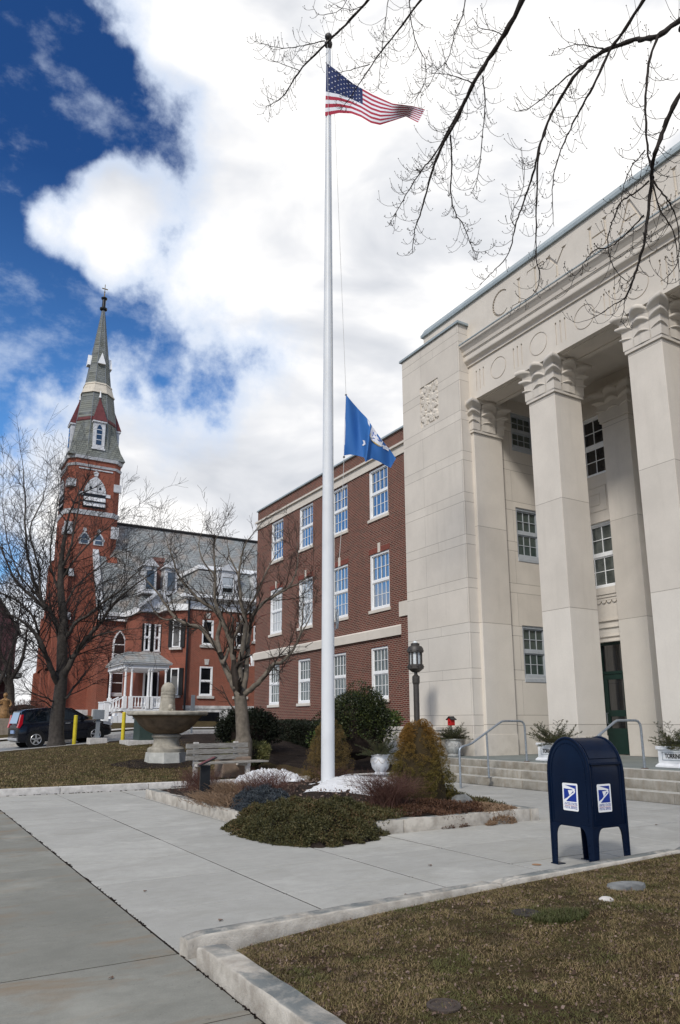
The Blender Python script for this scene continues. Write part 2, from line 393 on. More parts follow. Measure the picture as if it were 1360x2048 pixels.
def concrete(name, a, b_, stain=None, s=1.):
    def f(t, b):
        n = t.noise(t.pos, 1.2, 7, .62); n2 = t.noise(t.pos, 90, 3, .6); c = t.mix(t.maprange(n, .3, .7), a, b_)
        c = t.mix(t.maprange(n2, .35, .7, 0, .30), c, tuple(x*.55 for x in a)); ri = t.new('ShaderNodeNewGeometry').outputs['Random Per Island']; c = t.mix(t.math('MULTIPLY', ri, .34), c, tuple(x*.62 for x in a))
        md = t.noise(t.vmath('MULTIPLY', t.pos, (1, 1.5, 1)), 7., 6, .7); c = t.mix(t.maprange(md, .40, .66, 0, .38), c, tuple(x*.70 for x in a)); sp = t.noise(t.pos, 26., 3, .6); c = t.mix(t.maprange(sp, .66, .72, 0, .5), c, tuple(x*.45 for x in a))
        st = t.noise(t.vmath('MULTIPLY', t.pos, (1, 2.2, 1)), 1.1, 6, .65, .6)
        if stain: c = t.mix(t.maprange(st, .51, .68, 0, s), c, stain)
        w_ = t.noise(t.vmath('ADD', t.pos, (7, 3, 0)), .9, 5, .6); c = t.mix(t.maprange(w_, .58, .75, 0, .45), c, tuple(min(1, x*1.25) for x in b_))
        t.l.new(c, b.inputs['Base Color']); bump(t, b, t.noise(t.pos, 140, 4), .003, .5)
    return mat(name, f, .9, .2)
M_['conc'] = concrete('concrete_sidewalk', (.365, .360, .336), (.455, .45, .424), (.28, .275, .25), .6)
M_['conc_old'] = concrete('concrete_old', (.205, .205, .182), (.285, .282, .252), (.20, .15, .10), .75)
M_['asphalt'] = concrete('asphalt', (.23, .24, .25), (.28, .29, .30))
M_['slab'] = concrete('bluestone_terrace', (.20, .225, .215), (.30, .32, .31), (.15, .17, .165), .6)
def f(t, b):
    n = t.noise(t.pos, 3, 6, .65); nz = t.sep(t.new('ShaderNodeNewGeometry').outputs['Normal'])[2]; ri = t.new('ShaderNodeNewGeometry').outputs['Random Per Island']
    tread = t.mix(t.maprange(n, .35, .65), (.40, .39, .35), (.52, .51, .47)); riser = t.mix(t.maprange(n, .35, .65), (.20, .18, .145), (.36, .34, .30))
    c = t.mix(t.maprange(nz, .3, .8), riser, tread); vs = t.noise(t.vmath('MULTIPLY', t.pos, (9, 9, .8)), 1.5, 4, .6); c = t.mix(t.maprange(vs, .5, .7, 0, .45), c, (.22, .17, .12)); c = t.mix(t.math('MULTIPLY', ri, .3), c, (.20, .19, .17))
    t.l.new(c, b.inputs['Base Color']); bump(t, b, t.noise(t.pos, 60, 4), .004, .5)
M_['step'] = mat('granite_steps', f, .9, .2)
def f(t, b):
    n = t.noise(t.pos, 6, 6, .6); c = t.ramp(n, [(.35, (.33, .30, .26)), (.6, (.52, .485, .43))]); 
    n2 = t.noise(t.pos, 2.0, 6, .7, .4); nz = t.sep(t.new('ShaderNodeNewGeometry').outputs['Normal'])[2]
    c = t.mix(t.math('MULTIPLY', t.maprange(n2, .40, .56), t.maprange(nz, .75, .95)), c, (.155, .168, .168)); t.l.new(c, b.inputs['Base Color'])
    bump(t, b, t.noise(t.pos, 60, 6, .7), .012, .8)
M_['curb'] = mat('granite_curb', f, .9, .2)
def ground(name, stops, s1=2.2, s2=30, dist=.03):
    def f(t, b):
        n = t.noise(t.pos, s1, 7, .65); n2 = t.noise(t.pos, s2, 5, .7)
        c = t.ramp(t.math('ADD', t.math('MULTIPLY', n, .55), t.math('MULTIPLY', n2, .45)), stops); t.l.new(c, b.inputs['Base Color']); bump(t, b, n2, dist, .9)
    return mat(name, f, .95, .1)
M_['lawn'] = ground('dormant_lawn', [(.36, (.018, .012, .008)), (.45, (.062, .041, .022)), (.52, (.052, .044, .016)), (.64, (.110, .074, .042))])
M_['mulch'] = ground('dark_mulch', [(.35, (.012, .009, .008)), (.5, (.028, .021, .018)), (.65, (.06, .045, .035))], 3, 60)
def leafmat(name, cols, rough=.6, trans=.15, var2=None, patch=None):
    m = bpy.data.materials.new(name); m.use_nodes = True; t = NT(m.node_tree); b = t.n['Principled BSDF']
    g = t.new('ShaderNodeNewGeometry'); st = [(i/(len(cols)-1), c) for i, c in enumerate(cols)]
    n = t.noise(g.outputs['Position'], 2.6, 3)
    c = t.ramp(t.math('ADD', t.math('MULTIPLY', g.outputs['Random Per Island'], .62), t.math('MULTIPLY', t.maprange(n, .3, .7), .38)), st)
    if var2:   # (colour, z0, z1) tint taking over with height: the plant's own colour
        z = t.sep(g.outputs['Position'])[2]
        nz = t.math('ADD', z, t.math('MULTIPLY', t.math('SUBTRACT', n, .5), .7))
        c = t.mix(t.maprange(nz, var2[1], var2[2], 0, .85), c, t.mix(g.outputs['Random Per Island'], tuple(a*.7 for a in var2[0]), var2[0]))
    if patch:
        p1 = t.noise(g.outputs['Position'], 1.9, 5, .6); c = t.mix(t.maprange(p1, .50, .60, 0, .85), c, t.mix(g.outputs['Random Per Island'], tuple(a*.6 for a in patch[0]), patch[0]))
        p2 = t.noise(t.vmath('ADD', g.outputs['Position'], (5, 9, 0)), 3.1, 5, .65); c = t.mix(t.maprange(p2, .52, .66, 0, .75), c, patch[1])
    t.l.new(c, b.inputs['Base Color']); b.inputs['Roughness'].default_value = rough; b.inputs['Specular IOR Level'].default_value = .25
    return m
M_['spruce'] = leafmat('spruce_foliage', [(.050, .048, .010), (.095, .078, .016), (.15, .105, .022)], var2=((.21, .105, .022), .75, 1.3))
M_['spruce_b'] = leafmat('spruce_foliage_brown', [(.055, .045, .014), (.12, .080, .025), (.17, .105, .035)])
M_['juniper'] = leafmat('juniper_foliage', [(.020, .022, .010), (.046, .046, .016), (.080, .070, .026), (.13, .068, .036)])
M_['juniper_blue'] = leafmat('blue_juniper_foliage', [(.022, .028, .034), (.045, .055, .066), (.035, .04, .04)])
M_['juniper_gold'] = leafmat('golden_juniper_foliage', [(.055, .065, .020), (.12, .12, .04), (.17, .15, .06)])
M_['bronzefol'] = leafmat('bronze_groundcover', [(.035, .018, .012), (.08, .038, .022), (.14, .075, .038)])
M_['holly'] = leafmat('holly_leaves', [(.010, .014, .008), (.020, .028, .012), (.035, .045, .016), (.11, .12, .03)], .35)
M_['hedge'] = leafmat('yew_hedge', [(.007, .010, .006), (.013, .018, .009), (.020, .026, .012)])
M_['rhodo'] = leafmat('rhododendron_leaves', [(.02, .045, .012), (.05, .085, .02), (.10, .10, .03)], .4)
M_['cutspruce'] = leafmat('cut_spruce', [(.020, .030, .013), (.050, .060, .022), (.105, .075, .034)])
M_['deadgrass'] = leafmat('dead_grass', [(.11, .065, .038), (.20, .13, .08), (.29, .20, .13)])
M_['barberry'] = leafmat('barberry_twigs', [(.055, .022, .020), (.095, .045, .036), (.14, .08, .06)])
M_['grass'] = leafmat('grass_blades', [(.080, .054, .025), (.185, .130, .068), (.115, .102, .030), (.29, .205, .118), (.145, .108, .056)], patch=((.085, .095, .024), (.036, .025, .015)))
M_['leaf'] = leafmat('fallen_leaf', [(.05, .032, .022), (.13, .085, .062), (.24, .18, .15)])
M_['bark'] = plain('bark_dark', (.060, .052, .045), .95, .35, 9, bmp=.02, bscale=18)
M_['bark_light'] = plain('bark_grey_brown', (.135, .115, .092), .95, .4, 7, bmp=.02, bscale=16)
M_['twig'] = plain('twig_grey', (.026, .022, .021), .9, .3, 5)
M_['twig2'] = plain('twig_brown', (.034, .026, .021), .9, .3, 5)
M_['maple'] = plain('maple_bark', (.030, .024, .021), .9, .4, 12)
rnd = random.Random(7)
def sstep(t): t = min(1, max(0, t)); return t*t*(3-2*t)
def hillA(x): return .52+.075*(min(max(x, 0), 11)-4.5)
def zg(x, y):
    a = hillA(x)
    z = .10+sstep((y-17.2)/13)*(a-.10)
    if y > 37: z += (min(y, 70)-37)*.055
    return z
# ------------------------------------------------------------------ ground
def sheet(name, x0, x1, y0, y1, n, m, fn, mt, kind='structure'):
    V, F = grid_mesh(lambda u, v: (x0+(x1-x0)*u, y0+(y1-y0)*v, fn(x0+(x1-x0)*u, y0+(y1-y0)*v)), n, m)
    o = npmesh(name, V, F, mt, smooth=True); return tag(o, kind=kind)
sheet('ground', -1500, 1500, -1500, 1500, 3, 3, lambda x, y: -.35, M_['lawn'])
sheet('terrain_far', -80, 120, 37.6, 160, 60, 40, lambda x, y: zg(x, y)-.0, M_['lawn'])
sheet('lawn', -40, 13.2, 17.33, 31, 110, 60, lambda x, y: zg(x, y), M_['lawn'])
sheet('garden_soil', 5.6, 16.4, 17.0, 31, 40, 40, lambda x, y: zg(x, y)+(.012 if x > 9.6-0.25*(y-22) and y > 20.4 or x > 10.2 else -.06), M_['mulch'])
sheet('road', -60, 60, 31, 37, 100, 8, lambda x, y: hillA(x)-.10, M_['asphalt'])
k = MB()
for i in range(60):
    xa, xb = -30+i*1.0, -30+(i+1)*1.0-.006
    for (ya, yb, top) in ((30.93, 31.08, .01), (36.9, 37.05, .06)):
        z0, z1 = hillA(xa), hillA(xb)
        vs = [(xa,ya,z0-.4),(xb,ya,z1-.4),(xb,yb,z1-.4),(xa,yb,z0-.4),(xa,ya,z0+top),(xb,ya,z1+top),(xb,yb,z1+top),(xa,yb,z0+top)]
        k.add(vs, [(0,3,2,1),(4,5,6,7),(0,1,5,4),(1,2,6,5),(2,3,7,6),(3,0,4,7)])
tag(k.build('road_kerb', M_['granite']), kind='structure')
sheet('pavement_far', -30, 30, 37.05, 38.6, 60, 3, lambda x, y: hillA(x)+.055+(y-37)*.05, M_['conc'])
sheet('path', -30, 30, 39.4, 40.2, 60, 3, lambda x, y: hillA(x)+.06+(y-37)*.06, M_['granite'])
# sidewalk slabs with open joints over a dark bed
g = MB(); gap = .007
xs = [1.744, 3.10, 4.45, 5.75, 7.08, 8.40, 9.72, 11.02, 12.24]; ys = [3.8+1.185*i for i in range(12)][:11]+[17.06]
ys = [y for y in ys if y < 16.9]+[17.06]
r = random.Random(3)
for i in range(len(xs)-1):
    for j in range(len(ys)-1):
        h = r.uniform(-.002, .002)
        gx = .010 if i not in (2,) else .016
        g.box(xs[i]+gx, xs[i+1]-gx, ys[j]+.009, ys[j+1]-.009, -.12, h)
for j in range(-3, 4): g.box(8.4, 12.24, 3.8-1.17*(j+1)+.003, 3.8-1.17*j-.003, -.12, 0)
for j in range(12): g.box(12.25, 15, 3.7-1.17*(j+1), 3.7-1.17*j-.006, -.12, 0.)
tag(g.build('sidewalk', M_['conc'], bevel=.004, seg=1), kind='structure')
g = MB()
for j in range(-12, 8):
    for i in range(5):
        x1 = 1.742-i*1.6; y0 = 4.98+2.34*j/2*1.0 if False else 4.985+1.16*j
        rot = 0.0
        gy = .009 if j != 0 else .022
        g.box(x1-1.6+.008, x1-(.003 if i == 0 else .008), y0+gy, y0+1.16-.004, -.12, r.uniform(-.003, .001))
tag(g.build('old_sidewalk', M_['conc_old'], bevel=.005, seg=1), kind='structure')
tag(MB().box(-8, 30, -12, 17.1, -.2, -.0065).build('sidewalk_bed', M_['mulch']), kind='structure')
sheet('fountain_shadow_patch', 0, 1, 0, 1, 2, 2, lambda x, y: -.3, M_['mulch'])  # fountain's shadow patch painted on the lawn as a dark mulch-coloured disc
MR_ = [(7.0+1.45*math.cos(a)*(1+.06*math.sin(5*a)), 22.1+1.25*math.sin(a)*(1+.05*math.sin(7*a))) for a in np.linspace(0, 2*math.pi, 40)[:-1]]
V = [(7.0, 22.1, zg(7.0, 22.1)+.03)]+[(x, y, zg(x, y)+.012) for x, y in MR_]; m_ = bpy.data.objects['fountain_shadow_patch']; m_.data = bpy.data.meshes.new('mulch'); m_.data.from_pydata(V, [], [(0, i+1, (i+1) % 39+1) for i in range(39)]); m_.data.materials.append(M_['mulch'])
# kerb of far lawn
g = MB(); x = -6.3
while x < 13.3:
    L = 1.9; g.box(x, min(x+L-.01, 13.3), 17.06, 17.30, -.1, .135); x += L
o = g.build('lawn_kerb', M_['granite'], bevel=.012, smooth=True); tag(o, kind='structure')
# foreground kerbs (rough granite)
def rough_block(mb, pts0, pts1, z0, z1, wdt, seed, nseg=26):
    """granite kerb from pts0 to pts1, wdt to its left side"""
    rr = random.Random(seed); a = Vector((*pts0, 0)); b = Vector((*pts1, 0)); d = (b-a).normalized(); nrm = Vector((-d.y, d.x, 0))
    ring = [(0, z0), (0, z0+(z1-z0)*.5), (0, z1-.012), (.010, z1), (wdt*.5, z1+.002), (wdt-.010, z1), (wdt, z1-.012), (wdt, z0)]
    vs = []
    for i in range(nseg+1):
        p = a+(b-a)*i/nseg
        e = min(i, nseg-i); rnd_ = .02 if e == 0 else 0
        for (u, z) in ring:
            ju = rr.uniform(-.003, .003); jz = rr.uniform(-.0015, .0015)
            vs.append(p+nrm*(u+ju)+Vector((0, 0, z+jz-(rnd_ if z > z1-.03 else 0)))+d*rnd_*(1 if i == 0 else -1)*(.3))
    n = len(ring)
    fs = [(i*n+j, i*n+j+1, (i+1)*n+j+1, (i+1)*n+j) for i in range(nseg) for j in range(n-1)]
    fs += [tuple(range(n-1, -1, -1)), tuple(nseg*n+j for j in range(n))]
    mb.add(vs, fs)
g = MB()
rough_block(g, (1.75, 4.69), (1.75, 2.2), -.1, .125, .165, 1); rough_block(g, (1.75, 2.19), (1.75, -.6), -.1, .125, .165, 2)
for (xa, xb) in ((1.745, 4.6), (4.61, 7.4), (7.41, 10.4), (10.41, 13.6)):
    ya = 4.80+(xa-1.75)*.079; yb = 4.80+(xb-1.75)*.079
    rough_block(g, (xa, ya+.04), (xb, yb+.04), -.1, .125, .13, int(xa*9))
tag(g.build('granite_kerb', M_['curb'], smooth=True, ang=50), kind='structure')
def lawnz(x, y):
    yk = 4.80+(x-1.75)*.079
    d = yk-y
    dep = .10*math.exp(-max(0, (x-1.9))/1.4)*math.exp(-max(d, 0)/.45)   # soil sits lower beside the kerb's near end
    return .105-dep-.02*math.exp(-max(0, x-1.92)/.25)+(.012*math.sin(x*2.1+y*1.3)+.01*math.sin(x*4.3-y*3.1))*(1-math.exp(-max(d, 0)/.6))
def fn(u, v):
    x = 1.90+u*u*14; yk = 4.80+(x-1.75)*.079; y = yk+.005-v*v*9 if v > 0 else yk+.005
    return (x, y, lawnz(x, y))
V, F = grid_mesh(fn, 120, 110); tag(npmesh('foreground_lawn', V, F, M_['lawn'], smooth=True), kind='structure')

# ------------------------------------------------------------------ wall sheets with openings
def wall_x(mb, X, y0, y1, z0, z1, holes, depth, sgn=1, m=None):
    """wall facing -X at X; reveals go to X+depth. holes: (ya,yb,za,zb)"""
    ysx = sorted({y0, y1, *[h[0] for h in holes], *[h[1] for h in holes]}); zs = sorted({z0, z1, *[h[2] for h in holes], *[h[3] for h in holes]})
    for i in range(len(ysx)-1):
        for j in range(len(zs)-1):
            cy, cz = (ysx[i]+ysx[i+1])/2, (zs[j]+zs[j+1])/2
            if any(h[0] < cy < h[1] and h[2] < cz < h[3] for h in holes): continue
            mb.add([(X, ysx[i], zs[j]), (X, ysx[i], zs[j+1]), (X, ysx[i+1], zs[j+1]), (X, ysx[i+1], zs[j])], [(0, 1, 2, 3)], m)
    for (a, b, c, d) in holes:
        P = [(X, a, c), (X, b, c), (X, b, d), (X, a, d)]; Q = [(X+depth, p[1], p[2]) for p in P]
        mb.add(P+Q, [(0, 1, 5, 4), (1, 2, 6, 5), (2, 3, 7, 6), (3, 0, 4, 7)], m)
def wall_y(mb, Y, x0, x1, z0, z1, holes, depth, m=None):
    """wall facing -Y at Y"""
    xsx = sorted({x0, x1, *[h[0] for h in holes], *[h[1] for h in holes]}); zs = sorted({z0, z1, *[h[2] for h in holes], *[h[3] for h in holes]})
    for i in range(len(xsx)-1):
        for j in range(len(zs)-1):
            cx, cz = (xsx[i]+xsx[i+1])/2, (zs[j]+zs[j+1])/2
            if any(h[0] < cx < h[1] and h[2] < cz < h[3] for h in holes): continue
            mb.add([(xsx[i], Y, zs[j]), (xsx[i+1], Y, zs[j]), (xsx[i+1], Y, zs[j+1]), (xsx[i], Y, zs[j+1])], [(0, 1, 2, 3)], m)
    for (a, b, c, d) in holes:
        P = [(a, Y, c), (b, Y, c), (b, Y, d), (a, Y, d)]; Q = [(p[0], Y+depth, p[2]) for p in P]
        mb.add(P+Q, [(0, 1, 5, 4), (1, 2, 6, 5), (2, 3, 7, 6), (3, 0, 4, 7)], m)
def frame_at(kind, a0, plane):
    """local (u across, n outwards, z) -> matrix. kind 'x': wall facing -X, u=+Y ; 'y': wall facing -Y, u=+X"""
    if kind == 'x': return Matrix(((0, -1, 0, plane), (1, 0, 0, a0), (0, 0, 1, 0), (0, 0, 0, 1)))
    return Matrix(((1, 0, 0, a0), (0, -1, 0, plane), (0, 0, 1, 0), (0, 0, 0, 1)))
def sash_window(parent, kind, plane, a0, a1, z0, z1, cols, rows, mt='white', gl='glass', sill=None, sillm='stone_plain', rec=.12, fr=.075, split=.5, name='window', mun=.022, arch=0, deepfr=None):
    """double hung window in an opening; window (frame) > pane, sill"""
    Mx = frame_at(kind, a0, plane); wd = a1-a0; h = z1-z0; mb = MB()
    y0, y1 = -rec-.04, -rec+.03     # n coordinate negative = inside
    mb.box(0, fr, y0, y1+.03, z0, z1); mb.box(wd-fr, wd, y0, y1+.03, z0, z1); mb.box(fr, wd-fr, y0, y1+.03, z1-fr, z1); mb.box(fr, wd-fr, y0, y1+.05, z0, z0+fr*1.2)
    zm = z0+fr*1.2+(h-fr*2.2)*split
    mb.box(fr, wd-fr, y0+.02, y1, zm-.045, zm+.045)
    s = .04
    for (za, zb, off) in ((z0+fr*1.2, zm-.045, -.02), (zm+.045, z1-fr, .0)):
        ya, yb = y0+.022+off, y1-.012+off
        mb.box(fr, fr+s, ya, yb, za, zb); mb.box(wd-fr-s, wd-fr, ya, yb, za, zb); mb.box(fr+s, wd-fr-s, ya, yb, za, za+s); mb.box(fr+s, wd-fr-s, ya, yb, zb-s, zb)
        iw = wd-2*fr-2*s; ih = zb-za-2*s
        for i in range(1, cols): mb.box(fr+s+iw*i/cols-mun/2, fr+s+iw*i/cols+mun/2, ya+.003, yb-.008, za+s, zb-s)
        for j in range(1, rows): mb.box(fr+s, wd-fr-s, ya+.004, yb-.010, za+s+ih*j/rows-mun/2, za+s+ih*j/rows+mun/2)
    o = mb.build(name, M_[mt], parent, mtx=Mx)
    p = MB().box(.02, wd-.02, y0-.01, y0+.012, z0+.02, z1-.02).build('pane', M_[gl], o, mtx=Mx)
    if sill:
        e, th, pr = sill
        MB().box(-e, wd+e, -rec-.05, pr, z0-th, z0-.003).build('sill', M_[sillm], o, mtx=Mx, bevel=.006, seg=1)
    return o

# ------------------------------------------------------------------ city hall
hall = thing('city_hall', 'limestone columned civic hall with carved CITY HALL frieze and a dark brick wing', 'building', (14.7, 13, 0))
XP, XF, TZ = 14.30, 14.69, .53
# corner pier of coursed limestone
mb = MB(); mb.box(XP, 15.70, 16.60, 19.69, -.3, 14.08); mb.box(15.70, 19.5, 17.05, 19.69, -.3, 14.08); mb.box(15.70, 19.5, 16.60, 17.05, 12.0, 14.08); pier = mb.build('stone_pier', M_['stone'], hall, bevel=.006, seg=1)
mb = MB(); mb.box(XP+.02, 19.4, 16.62, 19.66, 14.08, 14.16)
mb.frustum([(XP-.06, 16.52), (19.5, 16.52), (19.5, 19.78), (XP-.06, 19.78)], 14.085, [(XP-.06, 16.52), (19.5, 16.52), (19.5, 19.78), (XP-.06, 19.78)], 14.16)
mb.frustum([(XP-.055, 16.525), (19.5, 16.525), (19.5, 19.775), (XP-.055, 19.775)], 14.16, [(XP+.18, 16.75), (19.4, 16.75), (19.4, 19.55), (XP+.18, 19.55)], 14.34)
mb.build('coping', M_['copper'], pier)
# relief panel with vine scroll
def relief():
    nu, nv = 90, 130; y0, y1, z0, z1 = 17.69, 18.67, 11.21, 12.67; rr = random.Random(4)
    H = np.zeros((nv, nu)); U, Vv = np.meshgrid(np.linspace(0, 1, nu), np.linspace(0, 1, nv))
    def blob(cu, cv, r_, h): 
        d = ((U-cu)**2+((Vv-cv)*1.49)**2)/r_**2; np.maximum(H, h*np.sqrt(np.clip(1-d, 0, 1)), out=H)
    def leaf(cu, cv, r_, a):
        dx, dy = U-cu, (Vv-cv)*1.49; th = np.arctan2(dy, dx)-a; rr_ = np.hypot(dx, dy)
        lim = r_*(.62+.38*np.abs(np.cos(2.5*th))); m = np.clip(1-rr_/lim, 0, 1); vein = .65+.35*np.abs(np.sin(2.5*th)); np.maximum(H, .05*np.minimum(m*3, 1)*vein, out=H)
    for t in np.linspace(0, 1, 120):
        blob(.5+.2*math.sin(t*7.5), .04+.92*t, .028, .035)
    for i in range(70): leaf(rr.uniform(.06, .94), rr.uniform(.04, .96), rr.uniform(.07, .14), rr.uniform(0, 6))
    for (cu, cv) in ((.2, .62), (.8, .5), (.62, .12)):
        for i in range(28): blob(cu+rr.uniform(-.1, .1), cv+rr.uniform(-.09, .09), .032, .055)
    V = [(XP+.035-H[j, i], y1-(y1-y0)*U[j, i], z0+(z1-z0)*Vv[j, i]) for j in range(nv) for i in range(nu)]
    F = [(j*nu+i, j*nu+i+1, (j+1)*nu+i+1, (j+1)*nu+i) for j in range(nv-1) for i in range(nu-1)]
    return npmesh('relief_panel', V, F, M_['stone_plain'], pier)
cut = MB().box(XP-.1, XP+.04, 17.69, 18.67, 11.21, 12.67).build('cutter', None)
def boolean(o, cutter, keep=False):
    for oo in (o, cutter):
        bm = bmesh.new(); bm.from_mesh(oo.data); bmesh.ops.remove_doubles(bm, verts=bm.verts, dist=1e-5); bmesh.ops.recalc_face_normals(bm, faces=bm.faces); bm.to_mesh(oo.data); bm.free()
    md = o.modifiers.new('b', 'BOOLEAN'); md.object = cutter; md.operation = 'DIFFERENCE'; md.solver = 'EXACT'; md.use_self = True
    dg = bpy.context.evaluated_depsgraph_get(); dg.update(); me = bpy.data.meshes.new_from_object(o.evaluated_get(dg))
    o.modifiers.clear(); o.data = me
    if not keep: bpy.data.objects.remove(cutter)
try: boolean(pier, cut)
except Exception as e: print('bool', e)
relief()
# columns
def capital(mb, cx, cy, hx, hy, z0, half=False):
    H = 1.0
    mb.box(cx-hx-.045, cx+hx+.045, cy-hy-.045, cy+hy+.045, z0, z0+.085)
    n = 2
    for i in range(n):
        t0, t1 = i/n, (i+1)/n; f0, f1 = 0.0, 0.0
        q = lambda e: [(cx-hx-e, cy-hy-e), (cx+hx+e, cy-hy-e), (cx+hx+e, cy+hy+e), (cx-hx-e, cy+hy+e)]
        mb.frustum(q(f0), z0+.085+(H-.085)*t0, q(f1), z0+.085+(H-.085)*t1)
    mb.box(cx-hx-.19, cx+hx+.19, cy-hy-.19, cy+hy+.19, z0+H-.05, z0+H+.068)
    prof = [(0, 0), (.02, .35), (.06, .55), (.22, .76), (.52, .90), (.82, .975), (1.0, 1.0), (1.12, .965), (1.10, .90), (.92, .87), (.6, .84), (.3, .78)]
    rows = ((.0, .33, .014, .10), (.0, .64, .042, .14), (.0, .95, .070, .19))
    NU = 11
    for ri, (za, zb, o0, fl) in enumerate(rows):
        for (nx, ny) in ((1, 0), (-1, 0), (0, 1), (0, -1)):       # mid leaves
            hh = hx if nx else hy; ow = hy if nx else hx; wdt = ow*.95; vs = []
            for a, b in prof:
                for i in range(NU):
                    u = -1+2*i/(NU-1); e = 1-abs(u)**2.2; sc_ = 0
                    off = o0+fl*a*(.25+.75*e)-.012*abs(u)**.5*(1-b)+.008*math.cos(u*7)*b; zz = z0+.085+za+(zb-za)*b-.11*(1-e)*b**2; tx = u*wdt/2*(1+.10*b)
                    X_ = cx+nx*(hh+off)+(-ny)*tx; Y_ = cy+ny*(hh+off)+nx*tx; vs.append((X_, Y_, zz))
            mb.add(vs, [(j*NU+i, j*NU+i+1, (j+1)*NU+i+1, (j+1)*NU+i) for j in range(len(prof)-1) for i in range(NU-1)])
        for (nx, ny) in ((1, 1), (-1, 1), (1, -1), (-1, -1)):     # corner leaves folding round the arris
            vs = []
            for a, b in prof:
                for i in range(NU):
                    u = -1+2*i/(NU-1); e = 1-abs(u)**2.2; wl = .232*(1+.12*b)
                    off = o0+fl*a*(.25+.75*e)-.012*abs(u)**.5*(1-b); zz = z0+.085+za+(zb-za)*b-.11*(1-e)*b**2; m = 1-abs(u)
                    if u <= 0: bx, by = cx+nx*(hx-wl*abs(u)), cy+ny*hy; dx, dy = nx*m, ny
                    else: bx, by = cx+nx*hx, cy+ny*(hy-wl*abs(u)); dx, dy = nx, ny*m
                    vs.append((bx+dx*off*.92, by+dy*off*.92, zz))
            mb.add(vs, [(j*NU+i, j*NU+i+1, (j+1)*NU+i+1, (j+1)*NU+i) for j in range(len(prof)-1) for i in range(NU-1)])
def column(name, x0, x1, y0, y1, ztop=10.37, base=TZ):
    c = MB().box(x0, x1, y0, y1, base, ztop).build(name, M_['stone_col'], hall, bevel=.008, seg=1)
    mb = MB(); capital(mb, (x0+x1)/2, (y0+y1)/2, (x1-x0)/2, (y1-y0)/2, ztop)
    mb.build('capital', M_['stone_plain'], c, smooth=True, ang=55)
    return c
column('pilaster', XF, XF+1.17, 16.47, 17.4)
column('column', XF, XF+1.06, 13.12, 14.09)
column('column', XF, XF+1.06, 9.75, 10.71)
column('column', XF, XF+1.06, 6.38, 7.34)
# entablature: frieze with carved grooves and rings, cornice, attic with carved name
fr = MB().box(XF, XF+.95, 2.0, 16.60, 11.437, 12.66).build('entablature', M_['stone_plain'], hall)
cut = MB()
for k_ in range(7):
    yc = 16.07-1.662*k_
    for d in (-.165, 0, .165):
        cut.prism([(yc+d-.018, 11.68), (yc+d+.018, 11.68), (yc+d+.018, 12.30), (yc+d, 12.36), (yc+d-.018, 12.30)], XF-.05, XF+.028, 'x')
        cut.box(XF-.05, XF+.05, yc+d-.026, yc+d+.026, 12.30, 12.36)
boolean(fr, cut.build('cutter', None))
cut = MB()
for k_ in range(7):
    yc = 15.245-1.662*k_; n = 48; V = []; F = []
    for i in range(n):
        a = 2*math.pi*i/n
        for (rr_, xx) in ((.315, XF-.03), (.345, XF-.03), (.345, XF+.022), (.315, XF+.022)): V.append((xx, yc+rr_*math.cos(a), 12.035+rr_*math.sin(a)))
    for i in range(n):
        for j in range(4): F.append((i*4+j, i*4+(j+1) % 4, ((i+1) % n)*4+(j+1) % 4, ((i+1) % n)*4+j))
    cut.add(V, F)
boolean(fr, cut.build('cutter', None))
mb = MB()
prof = [(0, 12.62), (-.05, 12.62), (-.05, 12.66), (-.07, 12.70), (-.16, 12.77), (-.17, 12.80), (-.17, 12.93), (-.19, 12.95), (-.19, 12.97), (-.215, 12.98), (-.235, 13.08), (-.30, 13.17), (-.35, 13.22), (-.36, 13.29), (0.25, 13.33), (.25, 12.62)]
mb.prism([(XF+a, z) for a, z in prof], 2.0, 16.601, 'y', 0); mb.v = [(x, y, z) for x, y, z in mb.v]
# prism with axis y gives (u, a, v)
mb.build('cornice', M_['stone_plain'], hall)
mb = MB(); mb.box(XF-.375, XF+.02, 2.0, 16.62, 13.292, 13.325); mb.build('cornice_flashing', M_['copper'], hall)
at = MB().box(XF+.012, XF+.9, 2.0, 16.62, 13.25, 14.84).build('attic_wall', M_['stone_plain'], hall)
def stroke(c, y0, z0, y1, z1, w_, d=.05):
    a = Vector((y0, z0)); b = Vector((y1, z1)); t = (b-a).normalized(); n = Vector((-t.y, t.x))*w_/2
    c.prism([tuple(a+n), tuple(b+n), tuple(b-n), tuple(a-n)], XF-.05, XF+.012+d, 'x')
def serif(c, y, z, s=.095, up=1): c.prism([(y-s, z), (y+s, z), (y+.028, z-up*.065), (y-.028, z-up*.065)], XF-.05, XF+.06, 'x')
zb, zt = 13.72, 14.50; TK, TN = .085, .05
letters = [MB() for _ in range(3)]
def vert(c, y, w_=TK): stroke(c, y, zb, y, zt, w_); serif(c, y, zt+.002, up=1); serif(c, y, zb-.002, up=-1)
c0 = letters[0]
